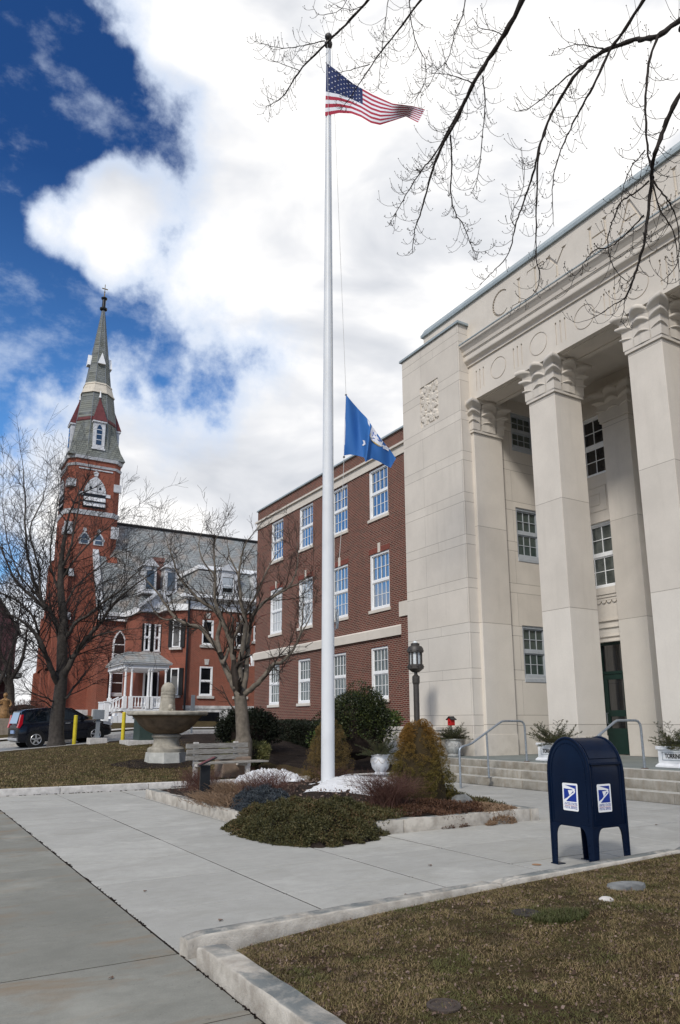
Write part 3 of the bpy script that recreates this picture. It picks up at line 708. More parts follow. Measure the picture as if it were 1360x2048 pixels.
# C as arc
n = 22; pts = [(14.98+.36*math.cos(a), 14.10+.40*math.sin(a)) for a in np.linspace(R(-48), R(-312), n)]
pts = [(2*14.98-p[0], p[1]) for p in pts]
for i in range(n-1):
    tw = .036+.048*math.sin(math.pi*i/(n-1)); stroke(c0, *pts[i], *pts[i+1], tw)
vert(c0, 14.20)
vert(c0, 13.53); stroke(letters[1], 13.22, zt-.012, 13.84, zt-.012, .03)
stroke(letters[1], 13.84, zt, 13.86, zt-.11, .03); stroke(letters[1], 13.22, zt, 13.20, zt-.11, .03)
stroke(c0, 13.02, zt, 12.72, 14.10, TK); stroke(letters[1], 12.42, zt, 12.72, 14.10, TN); stroke(letters[1], 12.72, 14.13, 12.72, zb, TK); serif(c0, 13.02, zt+.002); serif(letters[2], 12.42, zt+.002); serif(letters[2], 12.72, zb-.002, up=-1)
vert(c0, 11.52); vert(c0, 11.02); stroke(letters[1], 11.52, 14.13, 11.02, 14.13, TN)
stroke(c0, 10.60, zb, 10.27, zt, TN); stroke(letters[1], 10.27, zt, 9.93, zb, TK); stroke(letters[2], 10.48, 13.98, 10.06, 13.98, TN); serif(letters[2], 10.60, zb-.002, up=-1); serif(letters[2], 9.93, zb-.002, up=-1)
vert(c0, 9.55); stroke(letters[1], 9.55, zb+.015, 9.14, zb+.015, TN); stroke(letters[2], 9.14, zb, 9.11, zb+.14, .03)
vert(c0, 8.97); stroke(letters[1], 8.97, zb+.015, 8.56, zb+.015, TN); stroke(letters[2], 8.56, zb, 8.53, zb+.14, .03)
for c_ in letters: boolean(at, c_.build('cutter', None))
at2 = MB().box(XF+.012, 19.2, 16.62, 18.9, 13.25, 14.84).build('attic_wall', M_['stone_plain'], hall)
mb = MB(); mb.prism([(XF-.06, 14.80), (XF-.06, 14.90), (XF-.03, 14.91), (XF+.12, 15.16), (XF+.9, 15.16), (XF+.9, 14.80)], 2.0, 18.98, 'y'); mb.build('coping', M_['copper'], at)
# portico interior
mb = MB(); mb.box(15.64, 18.6, 2.0, 16.6, 11.93, 12.1); mb.build('ceiling', M_['stone_plain'], hall)
# soffit panels
mb = MB()
for i, (ya, yb) in enumerate(((14.28, 16.30), (10.92, 12.92), (7.55, 9.55))):
    mb = MB()
    for (a, b, c, d) in ((XF+.16, XF+.80, ya, ya+.05), (XF+.16, XF+.80, yb-.05, yb), (XF+.16, XF+.21, ya+.05, yb-.05), (XF+.75, XF+.80, ya+.05, yb-.05)): mb.box(a, b, c, d, 11.41, 11.437)
    mb.build('soffit_moulding', M_['stone_plain'], hall)
mb = MB(); side_h = [(16.42, 17.48, 2.78, 4.40), (16.42, 17.48, 6.56, 8.22), (16.42, 17.48, 10.27, 11.50)]
wall_y(mb, 16.60, XF+1.0, 18.15, TZ, 11.95, side_h, .14); mb.build('portico_side_wall', M_['stone'], hall)
for (a, b, c, d) in side_h: sash_window(hall, 'y', 16.60, a, b, c, d, 3, 2, 'graypaint', 'glass_green', sill=(.0, .12, .02), sillm='graypaint', rec=.10, fr=.08, name='window')
bays = [(14.09, 16.47), (10.71, 13.12), (7.34, 9.75)]; mb = MB(); bh = []
for (a, b) in bays:
    c_ = (a+b)/2-.02 if a > 14 else (a+b)/2
    a_, b_ = (14.31, 16.05) if a > 14 else (a+.30, b-.35)
    bh += [(a_, b_, 5.45, 7.50), (a_, b_, 9.02, 11.0), (a_-.02, b_+.02, TZ, 3.80)]
wall_x(mb, 18.10, 4.0, 16.6, TZ, 11.95, bh, .25); mb.build('portico_back_wall', M_['stone_plain'], hall)
for i, (a, b, c, d) in enumerate(bh):
    if i % 3 == 2: continue
    sash_window(hall, 'x', 18.10, a, b, c, d, 4, 2, 'white', 'glass_dark' if i % 3 else 'glass_low', rec=.14, fr=.07)
for i, (a, b, c, d) in enumerate(bh):
    mb = MB(); 
    if i % 3 == 0:     # moulded sill with scallops, panel above, door lintel below
        for (e, z0_, z1_, pr) in ((.04, 5.33, 5.44, .07), (.12, 5.22, 5.33, .10), (.10, 5.13, 5.22, .07), (.08, 5.05, 5.13, .045)): mb.box(18.10-pr, 18.099, a-e, b+e, z0_, z1_)
        for j in range(9):
            yc = a+(b-a)*(j+.5)/9; mb.prism([(yc+.085*math.cos(t), 5.05-.085*abs(math.sin(t))) for t in np.linspace(0, math.pi, 9)], 18.06, 18.099, 'x')
        mb.build('sill_moulding', M_['stone_plain'], hall); mb = MB()
        mb.box(18.05, 18.099, a-.10, b+.10, 4.42, 4.46); mb.build('door_cornice', M_['stone_plain'], hall); mb = MB(); mb.box(18.04, 18.099, a-.13, b+.13, 3.80, 3.84); mb.box(18.055, 18.099, a-.02, b+.02, 4.22, 4.25); mb.box(18.055, 18.099, a-.02, b+.02, 3.95, 3.98)
        mb.build('door_lintel', M_['stone_plain'], hall)
        for ja in (a-.12, b+.04): MB().box(18.05, 18.099, ja, ja+.08, TZ, 3.80).build('door_jamb', M_['stone_plain'], hall)
        mb = MB()
        for (u0, u1, v0, v1) in ((a+.1, b-.1, 8.62, 8.64), (a+.1, b-.1, 7.85, 7.87), (a+.1, a+.12, 7.87, 8.62), (b-.12, b-.1, 7.87, 8.62), (a+.35, b-.35, 8.40, 8.42), (a+.35, b-.35, 8.05, 8.07), (a+.35, a+.37, 8.07, 8.40), (b-.37, b-.35, 8.07, 8.40)): mb.box(18.082, 18.099, u0, u1, v0, v1)
        mb.build('panel_moulding', M_['stone_plain'], hall)
    if i % 3 == 2:
        mb = MB(); X = 18.22; m = (a+b)/2
        mb.box(X, X+.1, a, b, 2.86, 2.94); mb.box(X, X+.1, a, a+.07, TZ, 3.8); mb.box(X, X+.1, b-.07, b, TZ, 3.8); mb.box(X, X+.1, a, b, 3.72, 3.8); mb.box(X, X+.1, m-.02, m+.02, 2.94, 3.72)
        dr = mb.build('door', M_['door'], hall)
        for (p, q) in ((a+.07, m-.01), (m+.01, b-.07)):
            mb = MB(); mb.box(X+.02, X+.07, p, p+.13, TZ+.02, 2.85); mb.box(X+.02, X+.07, q-.13, q, TZ+.02, 2.85); mb.box(X+.02, X+.07, p+.13, q-.13, TZ+.02, TZ+.75); mb.box(X+.02, X+.07, p+.13, q-.13, 2.70, 2.85); mb.box(X+.02, X+.07, p+.13, q-.13, 1.62, 1.80)
            mb.build('door_leaf', M_['door'], dr); MB().box(X+.045, X+.055, p+.12, q-.12, TZ+.7, 2.75).build('door_glass', M_['glass_dark'], dr)
            hy = p+.07 if p < m-.3 and False else (q-.07 if q < m+.1 else p+.07)
            MB().tube([(X+.02, hy, 1.42), (X-.045, hy, 1.42), (X-.05, hy, 1.72), (X+.02, hy, 1.72)], .014, 6).build('door_handle', M_['rail'], dr)
        MB().box(X+.05, X+.06, a+.05, b-.05, 2.93, 3.74).build('transom_glass', M_['glass_dark'], dr)
mb = MB(); mb.box(18.45, 18.5, 4, 16.6, TZ, 11.9); mb.build('inner_wall', M_['black'], hall)
for (a, b) in ((13.16, 14.12), (9.78, 10.74), (6.4, 7.36)): column('back_pilaster', 17.80, 18.3, a, b, 10.45)
mb = MB(); mb.box(17.86, 18.3, 4, 16.6, 11.52, 11.95); mb.build('back_beam', M_['stone_plain'], hall)
# base courses
mb = MB()
for (x0, x1, y0, y1) in ((XP-.012, XP+.4, 16.588, 19.70), (XF-.012, XF+1.072, 13.108, 14.102), (XF-.012, XF+1.072, 9.738, 10.722), (XF-.012, XF+1.18, 16.458, 16.587)): MB().box(x0, x1, y0, y1, .3, 1.12).build('base_course', M_['stone_plain'], hall, bevel=.004, seg=1)
# terrace and steps
mb = MB(); mb.box(12.93, 18.5, -2, 17.2, -.2, TZ-.004); mb.build('terrace', M_['slab'], hall, bevel=.01, seg=1)
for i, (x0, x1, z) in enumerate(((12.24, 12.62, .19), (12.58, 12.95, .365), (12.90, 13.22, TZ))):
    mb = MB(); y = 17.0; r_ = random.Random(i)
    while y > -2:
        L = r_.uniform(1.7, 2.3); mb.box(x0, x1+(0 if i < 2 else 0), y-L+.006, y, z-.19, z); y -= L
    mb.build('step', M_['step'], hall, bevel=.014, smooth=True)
mb = MB(); mb.box(13.45, 14.29, 17.25, 19.98, .0, 1.24); mb.box(13.42, 14.295, 17.22, 20.01, 1.24, 1.34); mb.build('terrace_wall', M_['stone_plain'], hall, bevel=.006, seg=1)
# brick wing
XW = 16.30; yc_ = [25.03, 28.21, 31.42, 34.65]; holes = []
for y in yc_: holes += [(y-1.24, y, 2.36, 4.42), (y-1.43, y, 5.93, 8.27), (y-1.43, y, 9.78, 11.93)]
mb = MB(); wall_x(mb, XW, 19.6, 36.42, -.2, 12.02, holes, .2); mb.box(XW, XW+10, 36.419, 36.42, -.2, 13.05)
mb.add([(XW, 36.42, -.2), (XW+10, 36.42, -.2), (XW+10, 36.42, 13.05), (XW, 36.42, 13.05)], [(0, 1, 2, 3)])
wing = mb.build('wing_wall', M_['brick'], hall)
mb = MB(); mb.box(XW+.02, XW+10, 19.6, 36.40, 12.40, 13.02); mb.build('parapet', M_['brick'], hall)
mb = MB(); mb.box(15.75, XW-.002, 19.68, 22.1, -.2, 5.3); mb.build('quoin_return', M_['brick'], hall); MB().box(15.70, XW-.002, 19.68, 22.15, 5.302, 5.85).build('quoin_cap', M_['stone_plain'], hall)
mb = MB(); mb.box(XW-.03, XW+.3, 19.6, 36.45, 12.02, 12.34); mb.box(XW-.12, XW+.3, 19.6, 36.54, 12.34, 12.43); mb.box(XW-.05, XW+.3, 19.6, 36.47, 11.96, 12.02); mb.build('stone_band', M_['stone_plain'], hall)
mb = MB(); mb.box(XW-.10, XW+.35, 22.7, 36.52, 4.74, 5.08); mb.frustum([(XW-.10, 22.7), (XW+.3, 22.7), (XW+.3, 36.52), (XW-.10, 36.52)], 5.08, [(XW-.01, 22.7), (XW+.3, 22.7), (XW+.3, 36.43), (XW-.01, 36.43)], 5.15); mb.build('stone_band', M_['stone_plain'], hall)
mb = MB(); mb.box(XW-.06, XW+.5, 19.6, 36.50, 13.02, 13.08); mb.frustum([(XW-.06, 19.6), (XW+.5, 19.6), (XW+.5, 36.50), (XW-.06, 36.50)], 13.08, [(XW+.08, 19.6), (XW+.4, 19.6), (XW+.4, 36.36), (XW+.08, 36.36)], 13.2); mb.build('coping', M_['copper'], hall)
mb = MB(); mb.box(XW+.5, 40, 19.7, 36.3, 12.6, 12.9); mb.box(19.4, 40, -1, 19.6, 12.9, 13.9); mb.build('roof', M_['asphalt'], hall)
for i, (a, b, c, d) in enumerate(holes):
    k_ = i % 3; gl = 'glass_blind' if i in (7, 10) else ('glass_low', 'glass', 'glass')[k_]
    sash_window(hall, 'x', XW, a, b, c, d, 4, 2, 'white', gl, sill=(.06 if k_ else .05, .13, .05), rec=.10, fr=.085, mun=.020)
    if k_ == 1:
        MB().box(XW-.012, XW+.05, (a+b)/2-.09, (a+b)/2+.09, d+.004, d+.40).build('keystone', M_['stone_plain'], hall)
        M_.setdefault('soldier', plain('brick_soldier', (.19, .06, .044), .9, .3, 14))
        for side in (0, 1):
            mb = MB()
            for j in range(8):
                u0 = (a-.06 if side == 0 else (a+b)/2+.10)+j*.0845
                if u0+.08 < ((a+b)/2-.09 if side == 0 else b+.10): mb.box(XW-.005, XW+.02, u0, u0+.0845 if False else u0+.075, d+.006, d+.235)
            mb.box(XW-.003, XW+.02, a-.06 if side == 0 else (a+b)/2+.095, (a+b)/2-.095 if side == 0 else b+.06, d+.004, d+.237)
            mb.build('brick_lintel', M_['soldier'], hall)
MB().box(XW+.35, XW+.4, 19.8, 36.3, 0, 12).build('inner_wall', M_['black'], hall)
# white gooseneck lamp at the wing's far corner
wl = thing('wall_lamp', 'white gooseneck lamp on the far corner of the brick wing', 'lamp', (16.35, 36.55, 4.5))
arc = [(16.2, 36.5, 4.62), (16.2, 36.62, 4.62)]+[(16.2, 36.86-.24*math.cos(t), 4.78+.26*math.sin(t)) for t in np.linspace(0, math.pi, 9)]+[(16.2, 37.10, 4.62)]
MB().tube(arc, .05, 8).build('arm', M_['white'], wl, smooth=True); MB().lathe([(.05, .14), (.14, .06), (.16, 0)], (16.2, 37.10, 4.48), 16).build('lamp_shade', M_['white'], wl, smooth=True)
MB().box(16.13, 16.27, 36.425, 36.50, 4.45, 4.80).build('wall_plate', M_['white'], wl)
# ------------------------------------------------------------------ church
def S(v, y=60., f_=57.): return v
ch = thing('church', 'red brick church with a tall slate spire and grey slate nave roof', 'building', (11.6, 59, 1.6))
tx, ty, hw = 11.55, 59.05, 2.02; tf = ty-hw
def octa(cx, cy, h, c=.55):   # square with cut corners
    return [(cx-h+c, cy-h), (cx+h-c, cy-h), (cx+h, cy-h+c), (cx+h, cy+h-c), (cx+h-c, cy+h), (cx-h+c, cy+h), (cx-h, cy+h-c), (cx-h, cy-h+c)]
mb = MB(); mb.frustum(octa(tx, ty, hw), 14.8, octa(tx, ty, hw), 21.95)
mb.frustum(octa(tx, ty, hw+.10), 1.5, octa(tx, ty, hw), 14.8)
tower = mb.build('tower', M_['brick3'], ch)
for (cx, sx) in ((tx-hw+.05, -1), (tx+hw-.45, 1)):
    mb = MB()
    for (z0, z1, e) in ((1.5, 5.2, .75), (5.2, 9.4, .55), (9.4, 13.6, .32)):
        xa, xb = sorted((cx-.35, cx+.45)); mb.box(xa, xb, tf-e, tf+.3, z0, z1); mb.frustum([(xa, tf-e), (xb, tf-e), (xb, tf), (xa, tf)], z1, [(xa, tf-.1), (xb, tf-.1), (xb, tf), (xa, tf)], z1+.5)
    mb.build('buttress', M_['brick3'], tower)
for cy in (tf+.45, ty+hw-.4):
    mb = MB()
    for (z0, z1, e) in ((1.5, 5.2, .75), (5.2, 9.4, .55), (9.4, 13.6, .32)):
        mb.box(tx-hw-e, tx-hw+.3, cy-.4, cy+.4, z0, z1); mb.frustum([(tx-hw-e, cy-.4), (tx-hw, cy-.4), (tx-hw, cy+.4), (tx-hw-e, cy+.4)], z1, [(tx-hw-.1, cy-.4), (tx-hw, cy-.4), (tx-hw, cy+.4), (tx-hw-.1, cy+.4)], z1+.5)
    mb.build('buttress', M_['brick3'], tower)
mb = MB()
for (z0, z1, e) in ((21.75, 21.98, .16), (21.15, 21.33, .10), (17.25, 17.62, .10)): MB().frustum(octa(tx, ty, hw+e-.05), z0, octa(tx, ty, hw+e), z1).build('string_course', M_['marble'], tower)
for (x0, x1) in ((tx-1.3, tx+1.3),): mb.box(x0, x1, tf-.06, tf, 20.92, 21.02); MB().box(tx-hw-.06, tx-hw, ty-1.3, ty+1.3, 20.92, 21.02).build('stone_trim', M_['marble'], tower)
for sx in (-1, 1):
    for z in (19.4, 15.6):
        MB().box(tx+sx*(hw-.28)-.30, tx+sx*(hw-.28)+.30, tf-.05, tf+.2, z, z+.62 if z > 18 else z+.95).build('corner_stone', M_['marble'], tower)
for z in (19.4, 15.6): MB().box(tx-hw-.05, tx-hw+.2, tf+.28, tf+.75, z, z+.6).build('corner_stone', M_['marble'], tower)
for z in (12.3, 9.0): MB().box(tx-hw+.1, tx-hw+.9, tf-.12-.2, tf+.2, z, z+.55).build('corner_stone', M_['marble'], tower)
mb.build('stone_trim', M_['marble'], tower)
def arch_pts(cx, z0, z1, h, spring):
    pts = [(cx-h, z0), (cx+h, z0), (cx+h, spring)]
    for t in np.linspace(0, 1, 8)[1:]: a = t*math.pi/3; pts.append((cx-h+2*h*math.cos(a), spring+(z1-spring)*math.sin(a)/math.sin(math.pi/3)))
    for t in np.linspace(1, 0, 8)[1:]: a = t*math.pi/3; pts.append((cx+h-2*h*math.cos(a), spring+(z1-spring)*math.sin(a)/math.sin(math.pi/3)))
    return pts
def gothic(parent, plane, kind, c, z0, z1, h, spring, frm='whitepeel', gl='glass_dark', name='window', bars=3):
    a = 'y' if kind == 'y' else 'x'; sgn = -1
    w_ = MB().prism(arch_pts(c, z0-.08, z1+.14, h+.12, spring), plane-.06, plane+.02, a).build(name, M_[frm], parent)
    MB().prism(arch_pts(c, z0, z1, h, spring), plane-.085, plane-.055, a).build('pane', M_[gl], w_)
    mb = MB()
    for i in range(1, bars+1):
        z = z0+(spring-z0)*i/bars
        if a == 'y': mb.box(c-h, c+h, plane-.10, plane-.075, z-.03, z+.03)
        else: mb.box(plane-.10, plane-.075, c-h, c+h, z-.03, z+.03)
    mb.build('glazing_bar', M_[frm], w_); return w_
# belfry openings with louvres
for (kind, plane, c) in (('y', tf, tx+.02), ('x', tx-hw, ty)):
    a = kind
    w_ = MB().prism(arch_pts(c, 17.85, 20.45, .86, 19.0), plane-.05, plane+.02, a).build('belfry_opening', M_['black'], tower)
    mb = MB()
    top = [p for p in arch_pts(c, 18.98, 20.42, .84, 19.0)]
    mb.prism(top, plane-.12, plane-.045, a)
    for z in (18.42, 18.0):
        if a == 'y': mb.obox((c, plane-.13, z+.12), (1, 0, 0), (0, .5, 1), (0, 1, -.5), .82, .19, .02)
        else: mb.obox((plane-.13, c, z+.12), (0, 1, 0), (.5, 0, 1), (1, 0, -.5), .82, .19, .02)
    if a == 'y':
        mb.box(c-1.2, c-.84, plane-.07, plane, 18.82, 19.08); mb.box(c+.84, c+1.2, plane-.07, plane, 18.82, 19.08); mb.prism([(c-.12, 20.45), (c+.12, 20.45), (c+.2, 20.75), (c, 20.85), (c-.2, 20.75)], plane-.1, plane, 'y')
    mb.build('louvre', M_['whitepeel'], w_)
    mb = MB()
    for sx in (-.36, .36): 
        q = [(c+sx-.12, 19.35), (c+sx+.12, 19.35), (c+sx+.08, 19.5), (c+sx, 19.6), (c+sx-.08, 19.5)]; mb.prism(q, plane-.135, plane-.12, a)
    mb.build('tracery_hole', M_['black'], w_)
for cx in (tx-.52, tx+.55):
    w_ = gothic(tower, tf, 'y', cx, 15.0, 15.78, .26, 15.3, 'marble', bars=1)
    MB().box(cx-.42, cx-.3, tf-.06, tf, 15.25, 15.42).box(cx+.3, cx+.46, tf-.06, tf, 15.25, 15.42).prism([(cx-.14, 15.95), (cx+.14, 15.95), (cx+.1, 16.2), (cx-.1, 16.2)], tf-.07, tf, 'y').build('stone_cross', M_['marble'], w_)
# spire
def ngon(cx, cy, r_, n=8, a0=math.pi/8): return [(cx+r_/math.cos(math.pi/8)*math.cos(a0+2*math.pi*i/n), cy+r_/math.cos(math.pi/8)*math.sin(a0+2*math.pi*i/n)) for i in range(n)]
mb = MB()
o8 = lambda r_: ngon(tx+.05, ty, r_)
mb.frustum(o8(2.0), 21.98, o8(1.22), 27.95); mb.frustum(o8(.97), 28.85, o8(.10), 36.0)
sq = [(tx-hw-.16, tf-.16), (tx+hw+.16, tf-.16), (tx+hw+.16, ty+hw+.16), (tx-hw-.16, ty+hw+.16)]
mb.frustum(sq, 21.98, [(tx-1.85, ty-1.85), (tx+1.85, ty-1.85), (tx+1.85, ty+1.85), (tx-1.85, ty+1.85)], 22.75)
for (sx, sy) in ((-1, -1), (1, -1), (1, 1), (-1, 1)):     # broaches
    cx, cy = tx+sx*1.85, ty+sy*1.85; ap = (tx+.05+sx*1.15, ty+sy*1.15, 25.3)
    mb.add([(cx, cy, 22.75), (cx-sx*1.35, cy, 22.75), (cx, cy-sy*1.35, 22.75), ap], [(0, 1, 3), (0, 3, 2), (1, 2, 3)])
spire = mb.build('spire', M_['slate2'], ch)
mb = MB(); mb.frustum(o8(1.23), 25.35, o8(1.60-.0), 25.36)
for i in range(1): mb.frustum(o8(1.578), 25.30, o8(1.53), 25.62)
mb.build('red_slate_band', M_['slate_red'], spire)
mb = MB(); mb.frustum(o8(1.27), 27.93, o8(1.06), 28.72); mb.frustum(o8(1.33), 27.88, o8(1.30), 28.0); mb.frustum(o8(1.10), 28.72, o8(1.06), 28.86); mb.build('cream_band', M_['cream'], spire)
mb = MB()
for i in range(8):
    a = math.pi/8+2*math.pi*i/8; k_ = 1/math.cos(math.pi/8)
    mb.tube([(tx+.05+.97*k_*math.cos(a), ty+.97*k_*math.sin(a), 28.86), (tx+.05+.10*k_*math.cos(a), ty+.10*k_*math.sin(a), 36.0)], .03, 4); mb.tube([(tx+.05+1.86*k_*math.cos(a), ty+1.86*k_*math.sin(a), 23.1), (tx+.05+1.22*k_*math.cos(a), ty+1.22*k_*math.sin(a), 27.9)], .03, 4)
mb.build('ridge_flashing', M_['utilgray'], spire)
mb = MB(); mb.lathe([(.14, 0), (.30, .08), (.32, .2), (.15, .32), (.15, 1.0), (.25, 1.1), (.26, 1.2), (.08, 1.3)], (tx+.05, ty, 35.95), 12); fin = mb.build('finial', M_['black'], spire, smooth=True)
mb = MB(); mb.lathe([(.05, 0), (.04, .5), (.07, .55), (.03, .6), (.03, 1.25)], (tx+.05, ty, 37.2), 8); mb.box(tx+.05-.24, tx+.05+.24, ty-.03, ty+.03, 38.0, 38.07); mb.build('cross', plain('gilt_iron', (.20, .15, .07), .5, .3), fin)
for (nx, ny) in ((0, -1), (-1, 0), (1, 0)):               # white lucarnes with dark red slate roofs
    def L(u, n, z): return (tx+.05+nx*n+(-ny)*u, ty+ny*n+nx*u, z)
    def lbox(mb, u0, u1, n0, n1, z0, z1):
        v = [L(u0,n0,z0),L(u1,n0,z0),L(u1,n1,z0),L(u0,n1,z0),L(u0,n0,z1),L(u1,n0,z1),L(u1,n1,z1),L(u0,n1,z1)]
        mb.add(v, [(0,3,2,1),(4,5,6,7),(0,1,5,4),(1,2,6,5),(2,3,7,6),(3,0,4,7)])
    mb = MB(); lbox(mb, -.46, .46, 1.1, 1.92, 22.72, 25.10); lbox(mb, -.52, .52, 1.1, 1.98, 22.72, 22.84); lbox(mb, -.55, .55, 1.1, 2.02, 25.02, 25.14)
    d_ = mb.build('lucarne', M_['whitepeel'], spire)
    mb = MB(); q = [L(-.56, 1.05, 25.15), L(.56, 1.05, 25.15), L(.56, 2.04, 25.15), L(-.56, 2.04, 25.15), L(0, 1.32, 27.45)]
    mb.add(q, [(0, 1, 4), (1, 2, 4), (2, 3, 4), (3, 0, 4), (0, 3, 2, 1)]); mb.build('roof', M_['slate_red'], d_)
    mb = MB(); ap = [p for p in arch_pts(0, 23.15, 24.85, .20, 24.35)]
    v = [L(u, 1.925, z) for u, z in ap]+[L(u, 1.95, z) for u, z in ap]; n = len(ap)
    mb.add(v, [tuple(range(n)), tuple(range(2*n-1, n-1, -1))]+[(i, (i+1) % n, n+(i+1) % n, n+i) for i in range(n)]); mb.build('pane', M_['glass_dark'], d_)
    mb = MB(); 
    for z in (23.55, 24.0, 24.4): lbox(mb, -.2, .2, 1.95, 1.965, z-.02, z+.02)
    mb.build('glazing_bar', M_['white'], d_); MB().tube([L(0, 1.32, 27.4), L(0, 1.32, 28.0)], [.10, .03], 6).build('white_finial', M_['white'], d_)
for (nx, ny) in ((0, -1), (-1, 0), (1, 0)):
    def L(u, n, z): return (tx+.05+nx*n+(-ny)*u, ty+ny*n+nx*u, z)
    mb = MB(); mb.add([L(-.32, 1.0, 30.6), L(.32, 1.0, 30.6), L(0, .95, 31.6), L(0, .6, 31.6), L(-.3, .6, 30.6), L(.3, .6, 30.6)], [(0, 1, 2), (0, 2, 3, 4), (1, 5, 3, 2), (0, 4, 5, 1)]); mb.build('vent_gable', M_['white'], spire)
# nave
NY0, NYR, NY1, NZe, NZr = 54.5, 58.9, 63.3, 9.75, 17.2
mb = MB(); lan = [(13.15+i*1.12*1.0, ) for i in range(1)]
mb.box(12.0, 40, NY0, NY1, 1.0, NZe); mb.add([(12.0, NY0, NZe), (12.0, NY1, NZe), (12.0, NYR, NZr)], [(0, 1, 2)])
nave = mb.build('nave_wall', M_['brick2'], ch)
mb = MB(); e = .35; sl_ = (NZr-NZe)/(NYR-NY0)
mb.add([(12.0, NY0-e, NZe-e*sl_+.1), (40, NY0-e, NZe-e*sl_+.1), (40, NYR, NZr+.1), (12.0, NYR, NZr+.1), (12.0, NY1+e, NZe-e*sl_+.1), (40, NY1+e, NZe-e*sl_+.1),
        (12.0, NY0-e, NZe-e*sl_-.1), (40, NY0-e, NZe-e*sl_-.1), (40, NYR, NZr-.1), (12.0, NYR, NZr-.1), (12.0, NY1+e, NZe-e*sl_-.1), (40, NY1+e, NZe-e*sl_-.1)],
       [(0, 1, 2, 3), (3, 2, 5, 4), (6, 9, 8, 7), (9, 10, 11, 8), (0, 3, 9, 6), (3, 4, 10, 9), (0, 6, 7, 1), (1, 7, 8, 2), (2, 8, 11, 5)])
mb.build('nave_roof', M_['slate'], ch)
MB().tube([(12, NYR, NZr+.16), (40, NYR, NZr+.16)], .14, 6).build('ridge_cap', M_['black'], ch)
mb = MB(); v0 = (11.9, NY0-.5, NZe-.5); 
mb.obox(((11.95), (NY0-.35+NYR)/2, (NZe-.4+NZr)/2+.25), (1, 0, 0), (0, NYR-NY0, NZr-NZe), (0, -(NZr-NZe), NYR-NY0), .22, 4.5, .12); mb.build('rake_board', M_['marble'], ch)
mb = MB(); mb.box(11.9, 40, NY0-.45, NY0+.02, NZe-.62, NZe-.35); mb.box(11.9, 40, NY0-.3, NY0-.0, NZe-.95, NZe-.62); mb.build('eaves_cornice', M_['white'], ch)
for i in range(4): gothic(ch, NY0, 'y', 13.55+i*1.42, 3.65, 8.0, .36, 7.1, 'white', bars=5); MB().box(13.55+i*1.42-.62, 13.55+i*1.42+.62, NY0-.14, NY0, 3.38, 3.55).build('sill', M_['marble'], ch)
mb = MB(); mb.box(12.0, 12.75, NY0-.6, NY0, 1.0, 5.5); mb.frustum([(12.0, NY0-.6), (12.75, NY0-.6), (12.75, NY0), (12.0, NY0)], 5.5, [(12.0, NY0-.05), (12.75, NY0-.05), (12.75, NY0), (12.0, NY0)], 6.3)
mb.build('buttress', M_['brick2'], ch)
mb = MB(); mb.box(12.0, 40, NY0-.10, NY0, 1.0, 2.45); mb.box(tx-hw-.8, tx+hw+.2, tf-.9, tf, 1.2, 2.45); mb.box(11.9, 12.85, NY0-.75, NY0-.1, 1.0, 2.45); mb.build('stone_foundation', M_['granite_rough'], ch)

# ------------------------------------------------------------------ rectory
rc = thing('rectory', 'red brick rectory with slate mansard roof and white cornice beside the church', 'house', (18, 48, 1.6))
RY, RX = 48.0, 16.45; h1 = [(17.43, 18.36, 3.27, 5.24), (19.99, 20.85, 3.27, 5.24), (23.2, 24.1, 3.27, 5.24)]; h2 = [(17.5, 18.32, 6.70, 8.42), (19.99, 20.78, 6.72, 8.42), (21.33, 21.9, 7.15, 8.25), (23.2, 24, 6.7, 8.42)]
mb = MB(); wall_y(mb, RY, RX, 28, 2.6, 9.2, h1+h2, .15); mb.add([(RX, RY, 2.6), (RX, 56, 2.6), (RX, 56, 9.2), (RX, RY, 9.2)], [(0, 1, 2, 3)])
mb.build('front_wall', M_['brick2'], rc); MB().box(RX+.1, 28, RY+.25, 55.9, 1.5, 9.5).build('core_wall', M_['black'], rc)
mb = MB(); mb.box(RX-.06, 28, RY-.08, RY+.02, .9, 2.42); mb.box(RX-.10, 28, RY-.12, RY+.02, 2.42, 2.62); mb.build('stone_foundation', M_['granite_rough'], rc)
MB().box(17.3, 18.9, RY-.10, RY-.06, 1.2, 2.2).build('cellar_window', M_['glass_dark'], rc)
mb = MB(); mb.box(RX-.15, 28, RY-.10, RY+.02, 9.1, 9.78); mb.box(RX-.55, 28, RY-.55, RY+.2, 9.86, 10.10); mb.box(RX-.4, 28, RY-.4, RY+.2, 9.78, 9.86); mb.build('cornice', M_['white'], rc, bevel=.02, seg=1)
mb = MB(); mb.frustum([(RX-.2, RY-.2), (28, RY-.2), (28, 56), (RX-.2, 56)], 10.10, [(RX+1.0, RY+.9), (27, RY+.9), (27, 55), (RX+1, 55)], 12.15); mb.build('mansard_roof', M_['slate'], rc)
mb = MB(); mb.box(RX+.85, 27.1, RY+.75, 55.1, 12.15, 12.42); mb.build('roof_curb', M_['white'], rc)
for (a, b, c, d) in h1+h2:
    o = sash_window(rc, 'y', RY, a, b, c, d, 1, 1, 'white', 'glass_dark', sill=(.14, .18, .10), sillm='granite', rec=.06, fr=.09)
    m_ = (a+b)/2; MB().prism([(m_-.12, d+.12), (m_+.12, d+.12), (m_+.17, d+.5), (m_-.17, d+.5)], RY-.05, RY+.02, 'y').build('keystone', M_['granite'], o)
